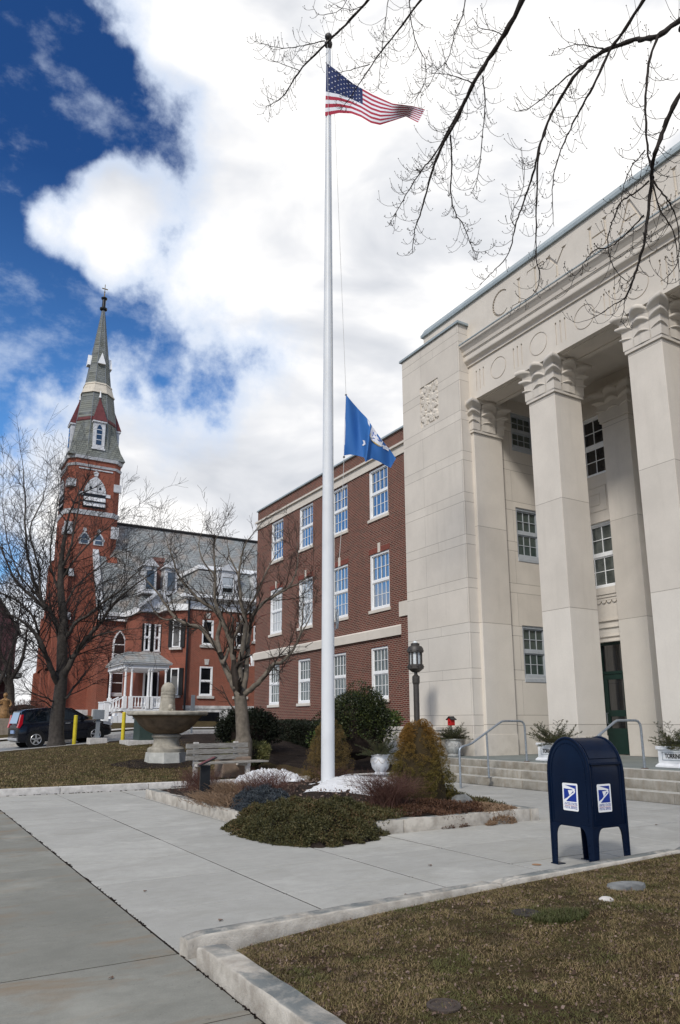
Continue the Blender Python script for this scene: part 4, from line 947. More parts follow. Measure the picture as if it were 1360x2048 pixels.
for dxm in (19.25, 21.95, 24.6):
    mb = MB(); mb.box(dxm-.72, dxm-.42, RY-.12, RY+1.2, 10.15, 12.0); mb.box(dxm+.42, dxm+.72, RY-.12, RY+1.2, 10.15, 12.0); mb.box(dxm-.42, dxm+.42, RY-.12, RY+1.2, 10.15, 10.35); mb.box(dxm-.42, dxm+.42, RY-.12, RY+1.2, 11.55, 12.0)
    mb.prism([(dxm-.85, 12.0), (dxm+.85, 12.0), (dxm, 12.5)], RY-.22, RY+1.3, 'y'); d_ = mb.build('dormer', M_['whitepeel'], rc)
    MB().box(dxm-.42, dxm+.42, RY+.02, RY+.05, 10.35, 11.55).build('pane', M_['glass'], d_); MB().box(dxm-.42, dxm+.42, RY-.02, RY+.02, 10.93, 10.99).build('sash_bar', M_['white'], d_)
MB().tube([(RX-.05, RY-.16, 1.6), (RX+.0, RY-.16, 9.7)], .07, 6).build('drainpipe', M_['black'], rc)
# left canted bay and its recess with the door
pl = [(RX, RY+.02), (15.35, 49.1), (15.35, 50.3), (13.95, 50.3), (13.95, 54.4), (RX, 54.4)]
mb = MB(); mb.prism(pl[::1], 1.0, 9.25, 'z'); mb.build('left_wall', M_['brick2'], rc)
mb = MB(); pe = [(RX, RY-.2), (15.05, 48.9), (15.05, 50.0), (13.7, 50.0), (13.7, 54.3), (RX, 54.3)]; mb.prism(pe, 9.0, 9.45, 'z'); mb.build('left_cornice', M_['white'], rc)
mb = MB(); mb.add([(13.7, 50.0, 9.45), (15.05, 50, 9.45), (RX, 48, 9.45), (RX, 54.3, 9.45), (13.7, 54.3, 9.45), (14.6, 52, 12.4), (RX, 52, 12.4)], [(0, 1, 6, 5), (1, 2, 6), (2, 3, 6), (3, 4, 5, 6), (4, 0, 5)]); mb.build('left_roof', M_['slate'], rc)
mb = MB(); mb.add([(13.6, 49.9, 9.3), (16.0, 49.9, 9.3), (14.9, 49.9, 10.4)], [(0, 1, 2)]); mb.obox((14.2, 49.8, 9.85), (1.5, 0, 1.25), (0, 1, 0), (-1.25, 0, 1.5), .95, .22, .09); mb.obox((15.6, 49.8, 9.85), (1.5, 0, -1.25), (0, 1, 0), (1.25, 0, 1.5), .95, .22, .09); mb.build('gable_trim', M_['whitepeel'], rc)
for xx in (14.25, 15.75):
    mb = MB(); mb.box(xx-.45, xx+.45, 49.9, 51.5, 10.3, 12.2); mb.prism([(xx-.6, 12.2), (xx+.6, 12.2), (xx, 12.8)], 49.75, 51.6, 'y'); d_ = mb.build('dormer', M_['whitepeel'], rc); MB().box(xx-.26, xx+.26, 49.86, 49.9, 10.6, 11.9).build('pane', M_['glass_dark'], d_)
mb = MB(); mb.box(14.75, 15.45, 50.9, 51.7, 9.5, 13.0); mb.box(14.68, 15.52, 50.83, 51.77, 12.8, 13.1); mb.build('chimney', brick_mat('chimney_brick', (.17, .07, .06), (.13, .05, .045), (.25, .2, .17)), rc)
for (a, c, d) in ((14.15, 6.3, 8.2), (14.85, 6.3, 8.2)):
    o = sash_window(rc, 'y', 50.28, a, a+.42, c, d, 1, 1, 'white', 'glass_dark', sill=(.1, .12, .08), sillm='granite', rec=-.05, fr=.08)
    for s_ in (-1, 1): MB().box(a+.2+s_*.28-.05, a+.2+s_*.28+.05, 50.20, 50.28, c, d).build('shutter', M_['black'], o)
dd = MB().box(14.35, 15.2, 50.18, 50.28, 2.4, 4.9).build('front_door', M_['black'], rc); MB().box(14.25, 14.35, 50.15, 50.28, 2.4, 5.0).box(15.2, 15.3, 50.15, 50.28, 2.4, 5.0).box(14.25, 15.3, 50.15, 50.28, 4.9, 5.05).build('door_frame', M_['white'], dd); MB().box(14.62, 14.92, 50.16, 50.18, 2.8, 4.5).build('door_glass', M_['glass'], dd)
# windows on the canted wall, set along its face
cv = Vector((15.35-RX, 49.1-RY, 0)).normalized(); cn = Vector((-cv.y, cv.x, 0))*1
if cn.y > 0: cn = -cn
for (z0, z1) in ((3.3, 5.1), (6.5, 8.4)):
    p = Vector((RX, RY, 0))+cv*.75+cn*.05
    mb = MB(); mb.obox(p+Vector((0, 0, (z0+z1)/2)), cv, cn, (0, 0, 1), .30, .05, (z1-z0)/2); o = mb.build('window', M_['white'], rc)
    mb = MB(); mb.obox(p+cn*.04+Vector((0, 0, (z0+z1)/2)), cv, cn, (0, 0, 1), .21, .03, (z1-z0)/2-.09); mb.build('pane', M_['glass_dark'], o)
    for s_ in (-1, 1): MB().obox(p+cv*s_*.46+Vector((0, 0, (z0+z1)/2)), cv, cn, (0, 0, 1), .14, .05, (z1-z0)/2).build('shutter', M_['black'], o)
    MB().obox(p+cn*.06+Vector((0, 0, z0-.1)), cv, cn, (0, 0, 1), .45, .12, .07).build('sill', M_['granite'], o)
# porch
po = MB(); po.box(11.9, 14.6, 46.0, 50.2, 2.22, 2.36); porch = po.build('porch_deck', M_['white'], rc)
for x in (11.98, 12.36, 13.42, 13.60, 14.5):
    for y in ((46.08,) if x not in (11.98, 14.5) else (46.08, 49.9)):
        MB().box(x-.12, x+.12, y-.12, y+.12, 2.36, 3.1).lathe([(.075, 0), (.06, 1.5), (.11, 1.6), (.13, 1.75)], (x, y, 3.1), 8).build('porch_column', M_['white'], porch)
mb = MB()
def baluster_run(mb, a, b, n):
    a, b = Vector(a), Vector(b)
    for dz_, s_ in ((.72, .05), (.10, .04)): mb.tube([a+Vector((0, 0, dz_)), b+Vector((0, 0, dz_))], s_, 4)
    for i in range(n): p = a+(b-a)*(i+.5)/n; mb.lathe([(.035, .10), (.06, .28), (.03, .45), (.04, .70)], tuple(p), 5)
baluster_run(mb, (12.36, 46.08, 2.36), (14.5, 46.08, 2.36), 11); baluster_run(mb, (11.98, 46.08, 2.36), (10.95, 46.08, 1.85), 5); baluster_run(mb, (11.98, 47.5, 2.36), (10.95, 47.5, 1.85), 5); baluster_run(mb, (14.5, 46.1, 2.36), (14.5, 50, 2.36), 14)
for y in (46.08, 47.5): mb.box(10.80, 11.06, y-.13, y+.13, 1.5, 2.72); mb.box(10.77, 11.09, y-.16, y+.16, 2.72, 2.78)
mb.build('balustrade', M_['white'], porch)
mb = MB()
for i in range(4): mb.box(11.9-.27*(i+1), 11.9-.27*i+.02, 46.1, 47.5, 1.4, 2.25-.17*(i+1))
mb.box(11.95, 14.6, 46.02, 46.06, 1.4, 2.2); mb.build('porch_steps', M_['white'], porch)
mb = MB(); 
for i in range(12): mb.box(12.55+i*.11, 12.57+i*.11, 45.99, 46.02, 1.75, 2.12); 
for i in range(4): mb.box(12.5, 13.8, 45.98, 46.0, 1.78+i*.1, 1.80+i*.1)
mb.build('porch_lattice', M_['black'], porch)
mb = MB(); mb.box(11.85, 14.65, 45.95, 50.2, 4.82, 5.08); mb.box(11.7, 14.8, 45.8, 50.2, 5.08, 5.16); mb.build('porch_frieze', M_['white'], porch)
mb = MB(); mb.frustum([(11.65, 45.75), (14.85, 45.75), (14.85, 50.2), (11.65, 50.2)], 5.16, [(12.3, 47.2), (14.2, 47.2), (14.2, 50.2), (12.3, 50.2)], 5.95); mb.build('porch_roof', M_['slate'], porch)

# ------------------------------------------------------------------ far maroon house and its surroundings
fh = thing('far_house', 'dark maroon clapboard house with steep gable behind the bare trees at far left', 'house', (7, 78, 1.5))
MR = plain('maroon_clapboard', (.085, .038, .045), .8, .25, 2); 
mb = MB(); mb.box(2.6, 9.2, 76, 86, 2.2, 10.2); mb.add([(2.6, 76, 10.2), (9.2, 76, 10.2), (5.9, 76, 15.0), (2.6, 86, 10.2), (9.2, 86, 10.2), (5.9, 86, 15)], [(0, 1, 2), (3, 5, 4)]); mb.build('wall', MR, fh)
mb = MB(); mb.add([(2.2, 75.5, 9.9), (5.9, 75.5, 15.4), (5.9, 86.5, 15.4), (2.2, 86.5, 9.9), (9.6, 75.5, 9.9), (9.6, 86.5, 9.9)], [(0, 1, 2, 3), (1, 4, 5, 2)]); mb.build('roof', M_['slate'], fh)
for (x, z) in ((4.0, 7.6), (6.9, 7.6), (3.9, 11.0)): 
    o = MB().box(x-.5, x+.5, 75.93, 76, z, z+1.7).build('window', M_['white'], fh); MB().box(x-.36, x+.36, 75.9, 75.93, z+.15, z+1.5).build('pane', M_['glass'], o)
mb = MB(); mb.box(1.0, 9.6, 73, 76, 5.6, 6.0); mb.build('porch_roof', M_['slate'], fh)
mb = MB(); 
for x in (1.3, 3.6, 6, 8.4): mb.box(x-.12, x+.12, 73.2, 73.44, 2.3, 5.6)
mb.box(1.0, 9.6, 73, 76, 2.0, 2.9); mb.build('porch_base', plain('porch_dark', (.04, .035, .035), .8), fh)
tag(MB().box(-6, 7.0, 51.0, 51.5, .5, 1.62).build('stone_wall', M_['granite_rough'], bevel=.05), 'low rough stone wall on the bank behind the statue', 'wall')
# ------------------------------------------------------------------ mailbox
def arch_profile(w_, zsh, ztop, n=20):
    """outline in (y,z): half ellipse shoulders"""
    return [(w_/2-w_/2*math.cos(math.pi*i/n), zsh+(ztop-zsh)*math.sin(math.pi*i/n)) for i in range(n+1)]
mx0, my0, mw_, md_ = 6.15, 5.40, .55, .52       # left-near corner; y size, x size
MBLUE = mat('mailbox_blue_paint', lambda t, b: (t.l.new(t.mix(t.maprange(t.noise(t.pos, 5, 4), .4, .7, 0, .5), (.0022, .0075, .024), (.0035, .012, .036)), b.inputs['Base Color']), bump(t, b, t.noise(t.pos, 45, 3), .0006, .5)), .34, .13)
LABEL_W = plain('label_white', (.78, .79, .80), .35, .02); LABEL_B = plain('label_blue', (.010, .035, .26), .3, .05); LABEL_R = plain('label_red_line', (.50, .05, .04), .4, .05)
mail = thing('mailbox', 'dark blue arched postal collection box on four legs beside the brown lawn', 'mailbox', (mx0+md_/2, my0+mw_/2, 0))
zbot, zsh, ztp = .40, .93, 1.285
arc_ = arch_profile(mw_, zsh, ztp)
mb = MB(); out_ = [(my0, zbot)]+[(my0+a, z) for a, z in arc_]+[(my0+mw_, zbot)]
mb.prism(out_[::-1], mx0, mx0+md_, 'x'); mb.build('body', MBLUE, mail, smooth=True, bevel=.004, seg=2, ang=35)
# rolled rims, corner angles and legs
for xx in (mx0+.006, mx0+md_-.006):
    pts = [(xx, my0, .62)]+[(xx, my0+a, z+.004) for a, z in arc_]+[(xx, my0+mw_, .62)]
    MB().tube(pts, .0165, 8).build('rim', MBLUE, mail, smooth=True)
def leg(cx, cy, sx, sy):
    mb = MB(); t = .008; w1 = .075
    for axis in (0, 1):
        # plate with a curved web joining the body
        n = 8; L_ = .21
        pts = [(0, 0), (w1*.8, 0), (w1, zbot-.12)]+[(w1+(.07)*(1-math.cos(math.pi/2*i/n)), zbot-.12+.12*math.sin(math.pi/2*i/n)) for i in range(1, n+1)]+[(w1+.07, zbot+.02), (0, zbot+.02)]
        if axis == 0: mb.prism([(cy+sy*p[0], p[1]) for p in pts], cx-sx*.006, cx+sx*(t-.004), 'x')
        else: mb.prism([(cx+sx*p[0], p[1]) for p in pts], cy-sy*.006, cy+sy*(t-.004), 'y')
    mb.box(*sorted((cx-sx*.010, cx+sx*.012)), *sorted((cy-sy*.010, cy+sy*.012)), 0, .95)
    mb.box(cx-.02, cx+.085*sx, *sorted((cy-.02*sy, cy+.085*sy)), 0, .010)
    lg = mb.build('leg', MBLUE, mail)
    mb = MB(); 
    for z in (.10, .16, .24): mb.sphere((cx-sx*.010, cy+sy*.055, z), .008, 5); mb.sphere((cx+sx*.055, cy-sy*.010, z), .008, 5)
    mb.build('bolt', MBLUE, lg); return lg
leg(mx0, my0, 1, 1); leg(mx0, my0+mw_, 1, -1); leg(mx0+md_, my0, -1, 1); leg(mx0+md_, my0+mw_, -1, -1)
mb = MB()
for i in range(17):
    a = math.pi*i/16; mb.sphere((mx0-.002, my0+mw_/2-(mw_/2-.05)*math.cos(a), zsh+(ztp-zsh-.05)*math.sin(a)), .006, 4)
for z in (.5, .62, .75, .87): mb.sphere((mx0-.001, my0+.045, z), .006, 4); mb.sphere((mx0-.001, my0+mw_-.045, z), .006, 4)
mb.build('rivet', MBLUE, mail, smooth=True)
mb = MB(); pts = [(mx0-.0015, my0+.045, .45), (mx0-.0015, my0+.045, .93)]+[(mx0-.0015, my0+mw_/2-(mw_/2-.045)*math.cos(math.pi*i/16), zsh+(ztp-zsh-.045)*math.sin(math.pi*i/16)) for i in range(1, 16)]+[(mx0-.0015, my0+mw_-.045, .93), (mx0-.0015, my0+mw_-.045, .45)]
mb.tube(pts, .003, 4); mb.build('pressed_bead', MBLUE, mail)
mb = MB(); mb.box(mx0+.03, mx0+md_-.03, my0-.010, my0+.002, 1.02, 1.045); mb.box(mx0+.045, mx0+.06, my0-.006, my0+.002, .48, 1.02); mb.box(mx0+md_-.06, mx0+md_-.045, my0-.006, my0+.002, .48, 1.02); mb.build('door_frame', MBLUE, mail, bevel=.003, seg=1)
mb = MB(); n = 14; pr = [(my0-.004+mw_/2-mw_/2*math.cos(math.pi*i/28)*1.015, zsh+(ztp-zsh)*math.sin(math.pi*i/28)*1.012) for i in range(4, n+1)]
mb.prism(pr+[(p[0]+.012, p[1]-.012) for p in pr[::-1]], mx0+.045, mx0+md_-.045, 'x'); mb.build('pull_door', MBLUE, mail, smooth=True)
def label(origin, ux, uz, nrm, w_=.205, h_=.275):
    """eagle emblem label; u right, v up, built as thin raised sheets"""
    o = Vector(origin); ux = Vector(ux).normalized(); uz = Vector(uz).normalized(); nr = Vector(nrm).normalized()
    def poly(mb, pts, off, th=.0008):
        v = [o+ux*(p[0]*w_)+uz*(p[1]*h_)+nr*off for p in pts]; v += [q+nr*th for q in v]; n = len(pts)
        mb.add(v, [tuple(range(n)), tuple(range(2*n-1, n-1, -1))]+[(i, (i+1) % n, n+(i+1) % n, n+i) for i in range(n)])
    mb = MB(); rc_ = []
    for (cx, cz, a0) in ((.93, .95, 0), (.07, .95, 90), (.07, .05, 180), (.93, .05, 270)):
        for k_ in range(5): a = R(a0+k_*22.5); rc_.append((cx+.07*math.cos(a), cz+.05*math.sin(a)))
    poly(mb, rc_, .001); lb = mb.build('label', LABEL_W, mail)
    mb = MB(); bl, br, bb, bt = .09, .90, .335, .93
    # blue field drawn as pieces around the white eagle
    poly(mb, [(.17, bt), (br, bt), (br, .80), (.86, .795), (.80, .815), (.70, .835), (.62, .85)], .002)
    poly(mb, [(br, .80), (br, bb), (.21, bb), (.45, .485), (.66, .585), (.80, .655), (.835, .70), (.835, .745), (.80, .775), (.86, .795)], .002)
    poly(mb, [(bl, .80), (bl, bb+.06), (.30, .47), (.50, .58), (.68, .66), (.74, .69), (.75, .71), (.64, .70), (.62, .66), (.52, .60), (.45, .56), (.36, .74), (.58, .755), (.72, .745), (.60, .785)], .002)
    mb.build('emblem', LABEL_B, lb)
    for txt, vz, sz in (('UNITED STATES', .245, .0315), ('POSTAL SERVICE', .115, .0315)):
        me = text_mesh(txt, sz, .0003, .0004); c = o+ux*(.5*w_)+uz*(vz*h_)+nr*.0024
        wd = max(v.co.x for v in me.vertices)-min(v.co.x for v in me.vertices); k_ = .84*w_/wd
        Mt = Matrix.Translation(c) @ Matrix((( *(ux.x, uz.x, nr.x), 0), (ux.y, uz.y, nr.y, 0), (ux.z, uz.z, nr.z, 0), (0, 0, 0, 1))) @ Matrix.Diagonal((k_, 1.15, 1, 1))
        mobj('lettering', me, LABEL_B, lb, Mt)
    mb = MB(); poly(mb, [(.09, .178), (.88, .178), (.88, .186), (.09, .186)], .0024); mb.build('red_line', LABEL_R, lb)
t_ = math.tan(R(2.0))
label((mx0-.001, my0+.365, .555), (0, -1, 0), (0, -.02, 1), (-1, 0, 0))
label((mx0+.105, my0-.001, .555), (1, 0, 0), (.0, 0, 1), (0, -1, 0))
tag(MB().lathe([(.045, 0), (.05, .003), (.02, .004)], (5.93, 5.98, .001), 12).build('rust_spot', plain('rust_stain', (.30, .17, .09), .9)), 'small rust stain on the concrete left of the mailbox leg', 'stain')

# ------------------------------------------------------------------ handrails
def handrail(Y, label_):
    t = thing('handrail', label_, 'handrail', (12.2, Y, 0), group='galvanised handrails on the entrance steps')
    pts = [(11.22, Y, 0), (11.22, Y, .80), (11.235, Y, .86), (11.28, Y, .905), (11.35, Y, .925), (11.50, Y, .955), (11.60, Y, .985), (11.70, Y, 1.04), (12.50, Y, 1.455), (12.58, Y, 1.485), (12.68, Y, 1.49), (13.14, Y, 1.49), (13.22, Y, 1.475), (13.28, Y, 1.42), (13.30, Y, 1.34), (13.31, Y, TZ)]
    MB().tube(pts, .0255, 10).build('rail_pipe', M_['rail'], t, smooth=True)
    MB().tube([(12.08, Y, .19), (12.06, Y, 1.22)], .0235, 10).build('middle_post', M_['rail'], t, smooth=True)
    MB().lathe([(.075, 0), (.075, .008), (.04, .012)], (13.31, Y, TZ-.002), 14).build('floor_flange', plain('rusty_flange_%d' % int(Y), (.10, .05, .035), .8), t)
    MB().lathe([(.075, 0), (.075, .008), (.04, .012)], (12.08, Y, .19), 14).build('floor_flange', M_['bronze'], t)
handrail(13.55, 'galvanised pipe handrail on the steps nearest the corner pier'); handrail(10.22, 'galvanised pipe handrail behind the blue mailbox')

# ------------------------------------------------------------------ greenery generators
def rng(s): return np.random.default_rng(s)
def leaves(P, N, size, seed, jitter=.8, aspect=.5, droop=0.0):
    """triangular or quad leaf blades at points P with preferred direction N"""
    g = rng(seed); n = len(P); d = N+g.normal(0, jitter, (n, 3)); d[:, 2] -= droop; d /= np.linalg.norm(d, axis=1)[:, None]+1e-9
    s = np.cross(d, g.normal(0, 1, (n, 3))); s /= np.linalg.norm(s, axis=1)[:, None]+1e-9
    L = size*g.uniform(.6, 1.35, n)[:, None]; a = P; b = P+d*L*.5+s*L*aspect*.5; c = P+d*L; e = P+d*L*.5-s*L*aspect*.5
    V = np.stack([a, b, c, e], 1).reshape(-1, 3); F = np.arange(4*n).reshape(-1, 4); return V, F
def blob_points(c, r, n, seed, shell=.5):
    g = rng(seed); d = g.normal(0, 1, (n, 3)); d /= np.linalg.norm(d, axis=1)[:, None]; k_ = g.uniform(shell, 1, n)[:, None]**.5
    return np.array(c)+d*np.array(r)*k_, d
def bush(name, label_, c, r, mt, n, size, seed, lumps=40, cat='bush', aspect=.5, jitter=.7, flat=1., group=None, lumpr=.33):
    """shrub of leaf clumps scattered over an ellipsoid"""
    g = rng(seed); c = np.array(c, float); r = np.array(r, float); Ps = []; Ns = []
    per = max(1, n//lumps)
    for i in range(lumps):
        d = g.normal(0, 1, 3); d[2] = abs(d[2])*1.1-.25; d /= np.linalg.norm(d); k_ = g.uniform(.62, 1.0)
        cc = c+d*r*k_*(1-lumpr*.6); rr_ = r.mean()*lumpr*g.uniform(.7, 1.3)
        p, q = blob_points(cc, (rr_, rr_, rr_*flat), per, seed*97+i); Ps.append(p); Ns.append(q*.6+d*.6)
    V, F = leaves(np.concatenate(Ps), np.concatenate(Ns), size, seed, jitter, aspect)
    V[:, 2] = np.maximum(V[:, 2], c[2]-r[2]*.98)
    t = thing(name, label_, cat, (c[0], c[1], c[2]-r[2]*.9), group=group)
    npmesh('foliage', V, F, mt, t)
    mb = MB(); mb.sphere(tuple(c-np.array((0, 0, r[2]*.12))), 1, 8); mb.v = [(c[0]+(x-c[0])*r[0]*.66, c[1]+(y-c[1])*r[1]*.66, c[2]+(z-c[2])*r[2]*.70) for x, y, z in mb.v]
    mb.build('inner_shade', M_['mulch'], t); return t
def spruce(label_, base, h, r, seed, mt, n=52000, lean=0):
    g = rng(seed); bx, by, bz = base; Ps = []; Ns = []; K = 150
    for i in range(K):
        t = g.uniform(0, 1)**.9*.96; a = g.uniform(0, 2*math.pi); prof = (1-t**3.4)**.55*(1-.36*t)*(.72+.28*min(1, (t+.10)/.16))
        rr_ = r*prof*g.uniform(.80, 1.02); lr = r*.27*g.uniform(.5, 1.2)*(1-.35*t)
        cc = np.array([bx+(rr_-lr*.7)*math.cos(a)+lean*t, by+(rr_-lr*.7)*math.sin(a), bz+h*(.05+.93*t)])
        p, q = blob_points(cc, (lr, lr, lr*.9), n//K, seed*31+i, .55); Ps.append(p); Ns.append(q)
    P = np.concatenate(Ps); N = np.concatenate(Ns); N[:, 2] += .35
    V, F = leaves(P, N, .021, seed, .5, .34)
    t_ = thing('dwarf_spruce', label_, 'shrub', base, group='dwarf spruces in the flagpole bed'); npmesh('foliage', V, F, mt, t_)
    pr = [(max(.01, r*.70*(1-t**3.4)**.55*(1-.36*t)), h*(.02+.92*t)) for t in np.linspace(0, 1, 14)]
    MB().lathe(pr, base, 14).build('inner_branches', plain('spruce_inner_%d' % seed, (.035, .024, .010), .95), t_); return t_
def mound(name, label_, poly, zfun, mt, n, size, seed, cat='shrub', aspect=.35, up=.6, jitter=.6, thick=.06, under='mulch', outl=None, kind=None, fall=.16):
    """leafy carpet over a polygon region; zfun(x,y) height of canopy"""
    g = rng(seed); poly = np.array(poly); lo = poly.min(0); hi = poly.max(0)
    def inside(p):
        c = np.zeros(len(p), bool); j = len(poly)-1
        for i in range(len(poly)):
            xi, yi = poly[i]; xj, yj = poly[j]
            k_ = ((yi > p[:, 1]) != (yj > p[:, 1])) & (p[:, 0] < (xj-xi)*(p[:, 1]-yi)/(yj-yi+1e-12)+xi); c ^= k_; j = i
        return c
    def edged(p):
        dmin = np.full(len(p), 9.); j = len(poly)-1
        for i in range(len(poly)):
            a, b = poly[j], poly[i]; ab = b-a; t = np.clip(((p-a)@ab)/(ab@ab), 0, 1); dmin = np.minimum(dmin, np.hypot(*(p-a-t[:, None]*ab).T)); j = i
        return dmin
    def hz(p):
        d = edged(p)*(1+.5*np.sin(p[:, 0]*11)*np.sin(p[:, 1]*13)); gr = np.array([bedz(x, y) if (BX0 < x < BX1 and BY0 < y < BY1) else 0. for x, y in p]); zf = np.array([zfun(x, y) for x, y in p])
        return gr+np.maximum(zf-gr, .03)*(1-np.exp(-d/fall)), d
    q = g.uniform(lo, hi, (n*4, 2)); q = q[inside(q)]; q = q[(edged(q)+.05*np.sin(q[:, 0]*17+q[:, 1]*5)+.04*np.sin(q[:, 1]*23)) > .03][:n]
    z = hz(q)[0]+.012-g.uniform(0, thick, len(q))*.8; z = np.maximum(z, .005); P = np.column_stack([q, z])
    N = np.column_stack([g.normal(0, .6, (len(q), 2)), np.full(len(q), up)])
    V, F = leaves(P, N, size, seed, jitter, aspect)
    c = poly.mean(0); o = npmesh(name, V, F, mt); tag(o, label_, cat, kind=kind)
    if under:
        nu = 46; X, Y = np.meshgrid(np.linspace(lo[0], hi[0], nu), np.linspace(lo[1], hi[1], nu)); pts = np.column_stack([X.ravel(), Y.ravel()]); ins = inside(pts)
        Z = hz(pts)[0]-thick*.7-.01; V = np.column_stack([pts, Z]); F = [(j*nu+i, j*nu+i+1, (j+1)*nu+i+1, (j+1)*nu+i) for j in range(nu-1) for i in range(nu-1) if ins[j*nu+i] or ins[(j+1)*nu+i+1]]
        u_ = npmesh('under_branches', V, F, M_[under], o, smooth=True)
    return o
def stems(name, label_, base_pts, h, spread, mt, seed, rad=.0028, branch=3, cat='shrub', curve=.4, parent=None):
    """clump of arching twigs"""
    g = random.Random(seed); segs = []
    for (x, y, z) in base_pts:
        a = g.uniform(0, 6.283); s_ = spread*g.uniform(.25, 1); L = h*g.uniform(.55, 1.1); pts = []
        jx = g.uniform(-.3, .3)
        for k_ in range(6):
            t = k_/5; pts.append(Vector((x+math.cos(a+jx*t)*s_*t**(1+curve), y+math.sin(a+jx*t)*s_*t**(1+curve), z+L*math.sin(t*math.pi/2*(1.0+.25*curve))+g.uniform(-.01, .01))))
        segs.append((pts, rad))
        for b in range(branch):
            i = g.randint(1, 4); p = pts[i]; a2 = a+g.uniform(-1.6, 1.6); l2 = L*g.uniform(.15, .45)
            segs.append(([p, p+Vector((math.cos(a2)*l2*.5, math.sin(a2)*l2*.5, l2*.4)), p+Vector((math.cos(a2)*l2*.8, math.sin(a2)*l2*.8, l2*.95))], rad*.7))
    o = twig_mesh(name, segs, mt, parent)
    if parent is None: tag(o, label_, cat)
    return o
def twig_mesh(name, segs, mt, parent=None, n=3, taper=.35):
    V = []; F = []; b = 0
    cs = [(math.cos(2*math.pi*j/n), math.sin(2*math.pi*j/n)) for j in range(n)]
    for s_ in segs:
        pts, rad = s_; k_ = len(pts)
        rads = rad if isinstance(rad, (list, tuple)) else [rad*(1-(1-taper)*i/(k_-1)) for i in range(k_)]
        up = None
        for i, p in enumerate(pts):
            t = pts[min(i+1, k_-1)]-pts[max(i-1, 0)]
            if t.length < 1e-9: t = Vector((0, 0, 1))
            t = t.normalized()
            up = t.orthogonal().normalized() if up is None else (up-t*up.dot(t))
            if up.length < 1e-6: up = t.orthogonal()
            up = up.normalized(); bn = t.cross(up); r_ = rads[i]
            for (c_, s2) in cs: q = p+(up*c_+bn*s2)*r_; V.append((q.x, q.y, q.z))
        for i in range(k_-1):
            for j in range(n): F.append((b+i*n+j, b+i*n+(j+1) % n, b+(i+1)*n+(j+1) % n, b+(i+1)*n+j))
        b += k_*n
    return npmesh(name, V, F, mt, parent, smooth=True)

# ------------------------------------------------------------------ flagpole bed
BX0, BX1, BY0, BY1 = 4.48, 8.62, 8.58, 15.2
mb = MB()
def gblock(x0, x1, y0, y1):
    mb.box(x0, x1, y0, y1, -.05, .175)
y = BY0
while y < BY1-.3: gblock(BX0, BX0+.17, y+(.175 if y == BY0 else 0), min(y+1.55, BY1)-.01); y += 1.55
x = BX0
while x < BX1-.3: gblock(x, min(x+1.62, BX1-.175)-.01, BY0, BY0+.17); x += 1.62
gblock(BX1-.17, BX1, BY0, BY0+1.5); gblock(BX1-.17, BX1, BY0+1.51, BY0+3.4); gblock(BX1-.17, BX1, BY0+3.41, BY1); gblock(BX0+.18, BX1-.18, BY1-.17, BY1)
tag(mb.build('planting_bed_kerb', M_['curb'], bevel=.012, smooth=True, seg=2), 'low grey granite kerb edging the raised flagpole bed', 'kerb')
def bedz(x, y):
    u = min(max((x-BX0)/(BX1-BX0), 0), 1); v = min(max((y-BY0)/(BY1-BY0), 0), 1)
    return .13+.26*math.sin(math.pi*u)**.7*math.sin(math.pi*v)**.6+.015*math.sin(x*7+y*5)
V, F = grid_mesh(lambda u, v: (BX0+.1+(BX1-BX0-.2)*u, BY0+.1+(BY1-BY0-.2)*v, bedz(BX0+.1+(BX1-BX0-.2)*u, BY0+.1+(BY1-BY0-.2)*v)), 50, 70)
tag(npmesh('bed_soil', V, F, M_['mulch'], smooth=True), kind='structure')
spruce('large brown-gold dwarf spruce at the right end of the flagpole bed', (7.28, 9.78, .20), 1.33, .61, 5, M_['spruce'], 75000)
spruce('dwarf spruce with browned needles just behind the flagpole', (7.62, 13.25, .25), 1.30, .58, 8, M_['spruce_b'], 42000)
# snow patches
def snow(label_, pts, hfun, seed, n=90):
    poly = np.array(pts); lo = poly.min(0); hi = poly.max(0); c = poly.mean(0); g = rng(seed)
    V = []; M2 = 70; rings = 26
    ph = g.uniform(0, 6.28, 8)
    for i in range(rings+1):
        t = i/rings
        for j in range(M2):
            a = j/M2*len(poly); k_ = int(a) % len(poly); f_ = a-int(a); e = poly[k_]*(1-f_)+poly[(k_+1) % len(poly)]*f_
            wob = 1+.09*math.sin(j*.9+ph[0])+.07*math.sin(j*2.3+ph[1]); p = c+(e-c)*t*wob
            nz = .040*math.sin(p[0]*6+ph[2])*math.sin(p[1]*5+ph[3])+.025*math.sin(p[0]*17+ph[4])*math.sin(p[1]*19+ph[5])+.014*g.normal()
            V.append((p[0], p[1], max(bedz(p[0], p[1]), .16)-.05+hfun*(1-t**2.0)**.8+nz*(1-t)**.4*1.0))
    F = [(i*M2+j, i*M2+(j+1) % M2, (i+1)*M2+(j+1) % M2, (i+1)*M2+j) for i in range(rings) for j in range(M2)]
    o = npmesh('snow_patch', V, F, M_['snow'], smooth=True); tag(o, label_, 'snow', 'melting snow in the flagpole bed')
snow('patch of old snow behind the dead grasses left of the flagpole', [(5.3, 12.7), (6.2, 12.35), (6.9, 12.9), (7.5, 14.2), (8.3, 15.6), (8.4, 16.6), (7.6, 16.7), (6.6, 15.3), (5.7, 14.0)], .27, 1)
snow('patch of old snow right of the flagpole before the large spruce', [(5.75, 10.9), (6.5, 9.95), (7.6, 10.3), (8.5, 11.4), (9.3, 12.8), (10.1, 14.4), (9.5, 15.1), (8.5, 14.4), (7.5, 13.0), (6.6, 12.1)], .19, 2)
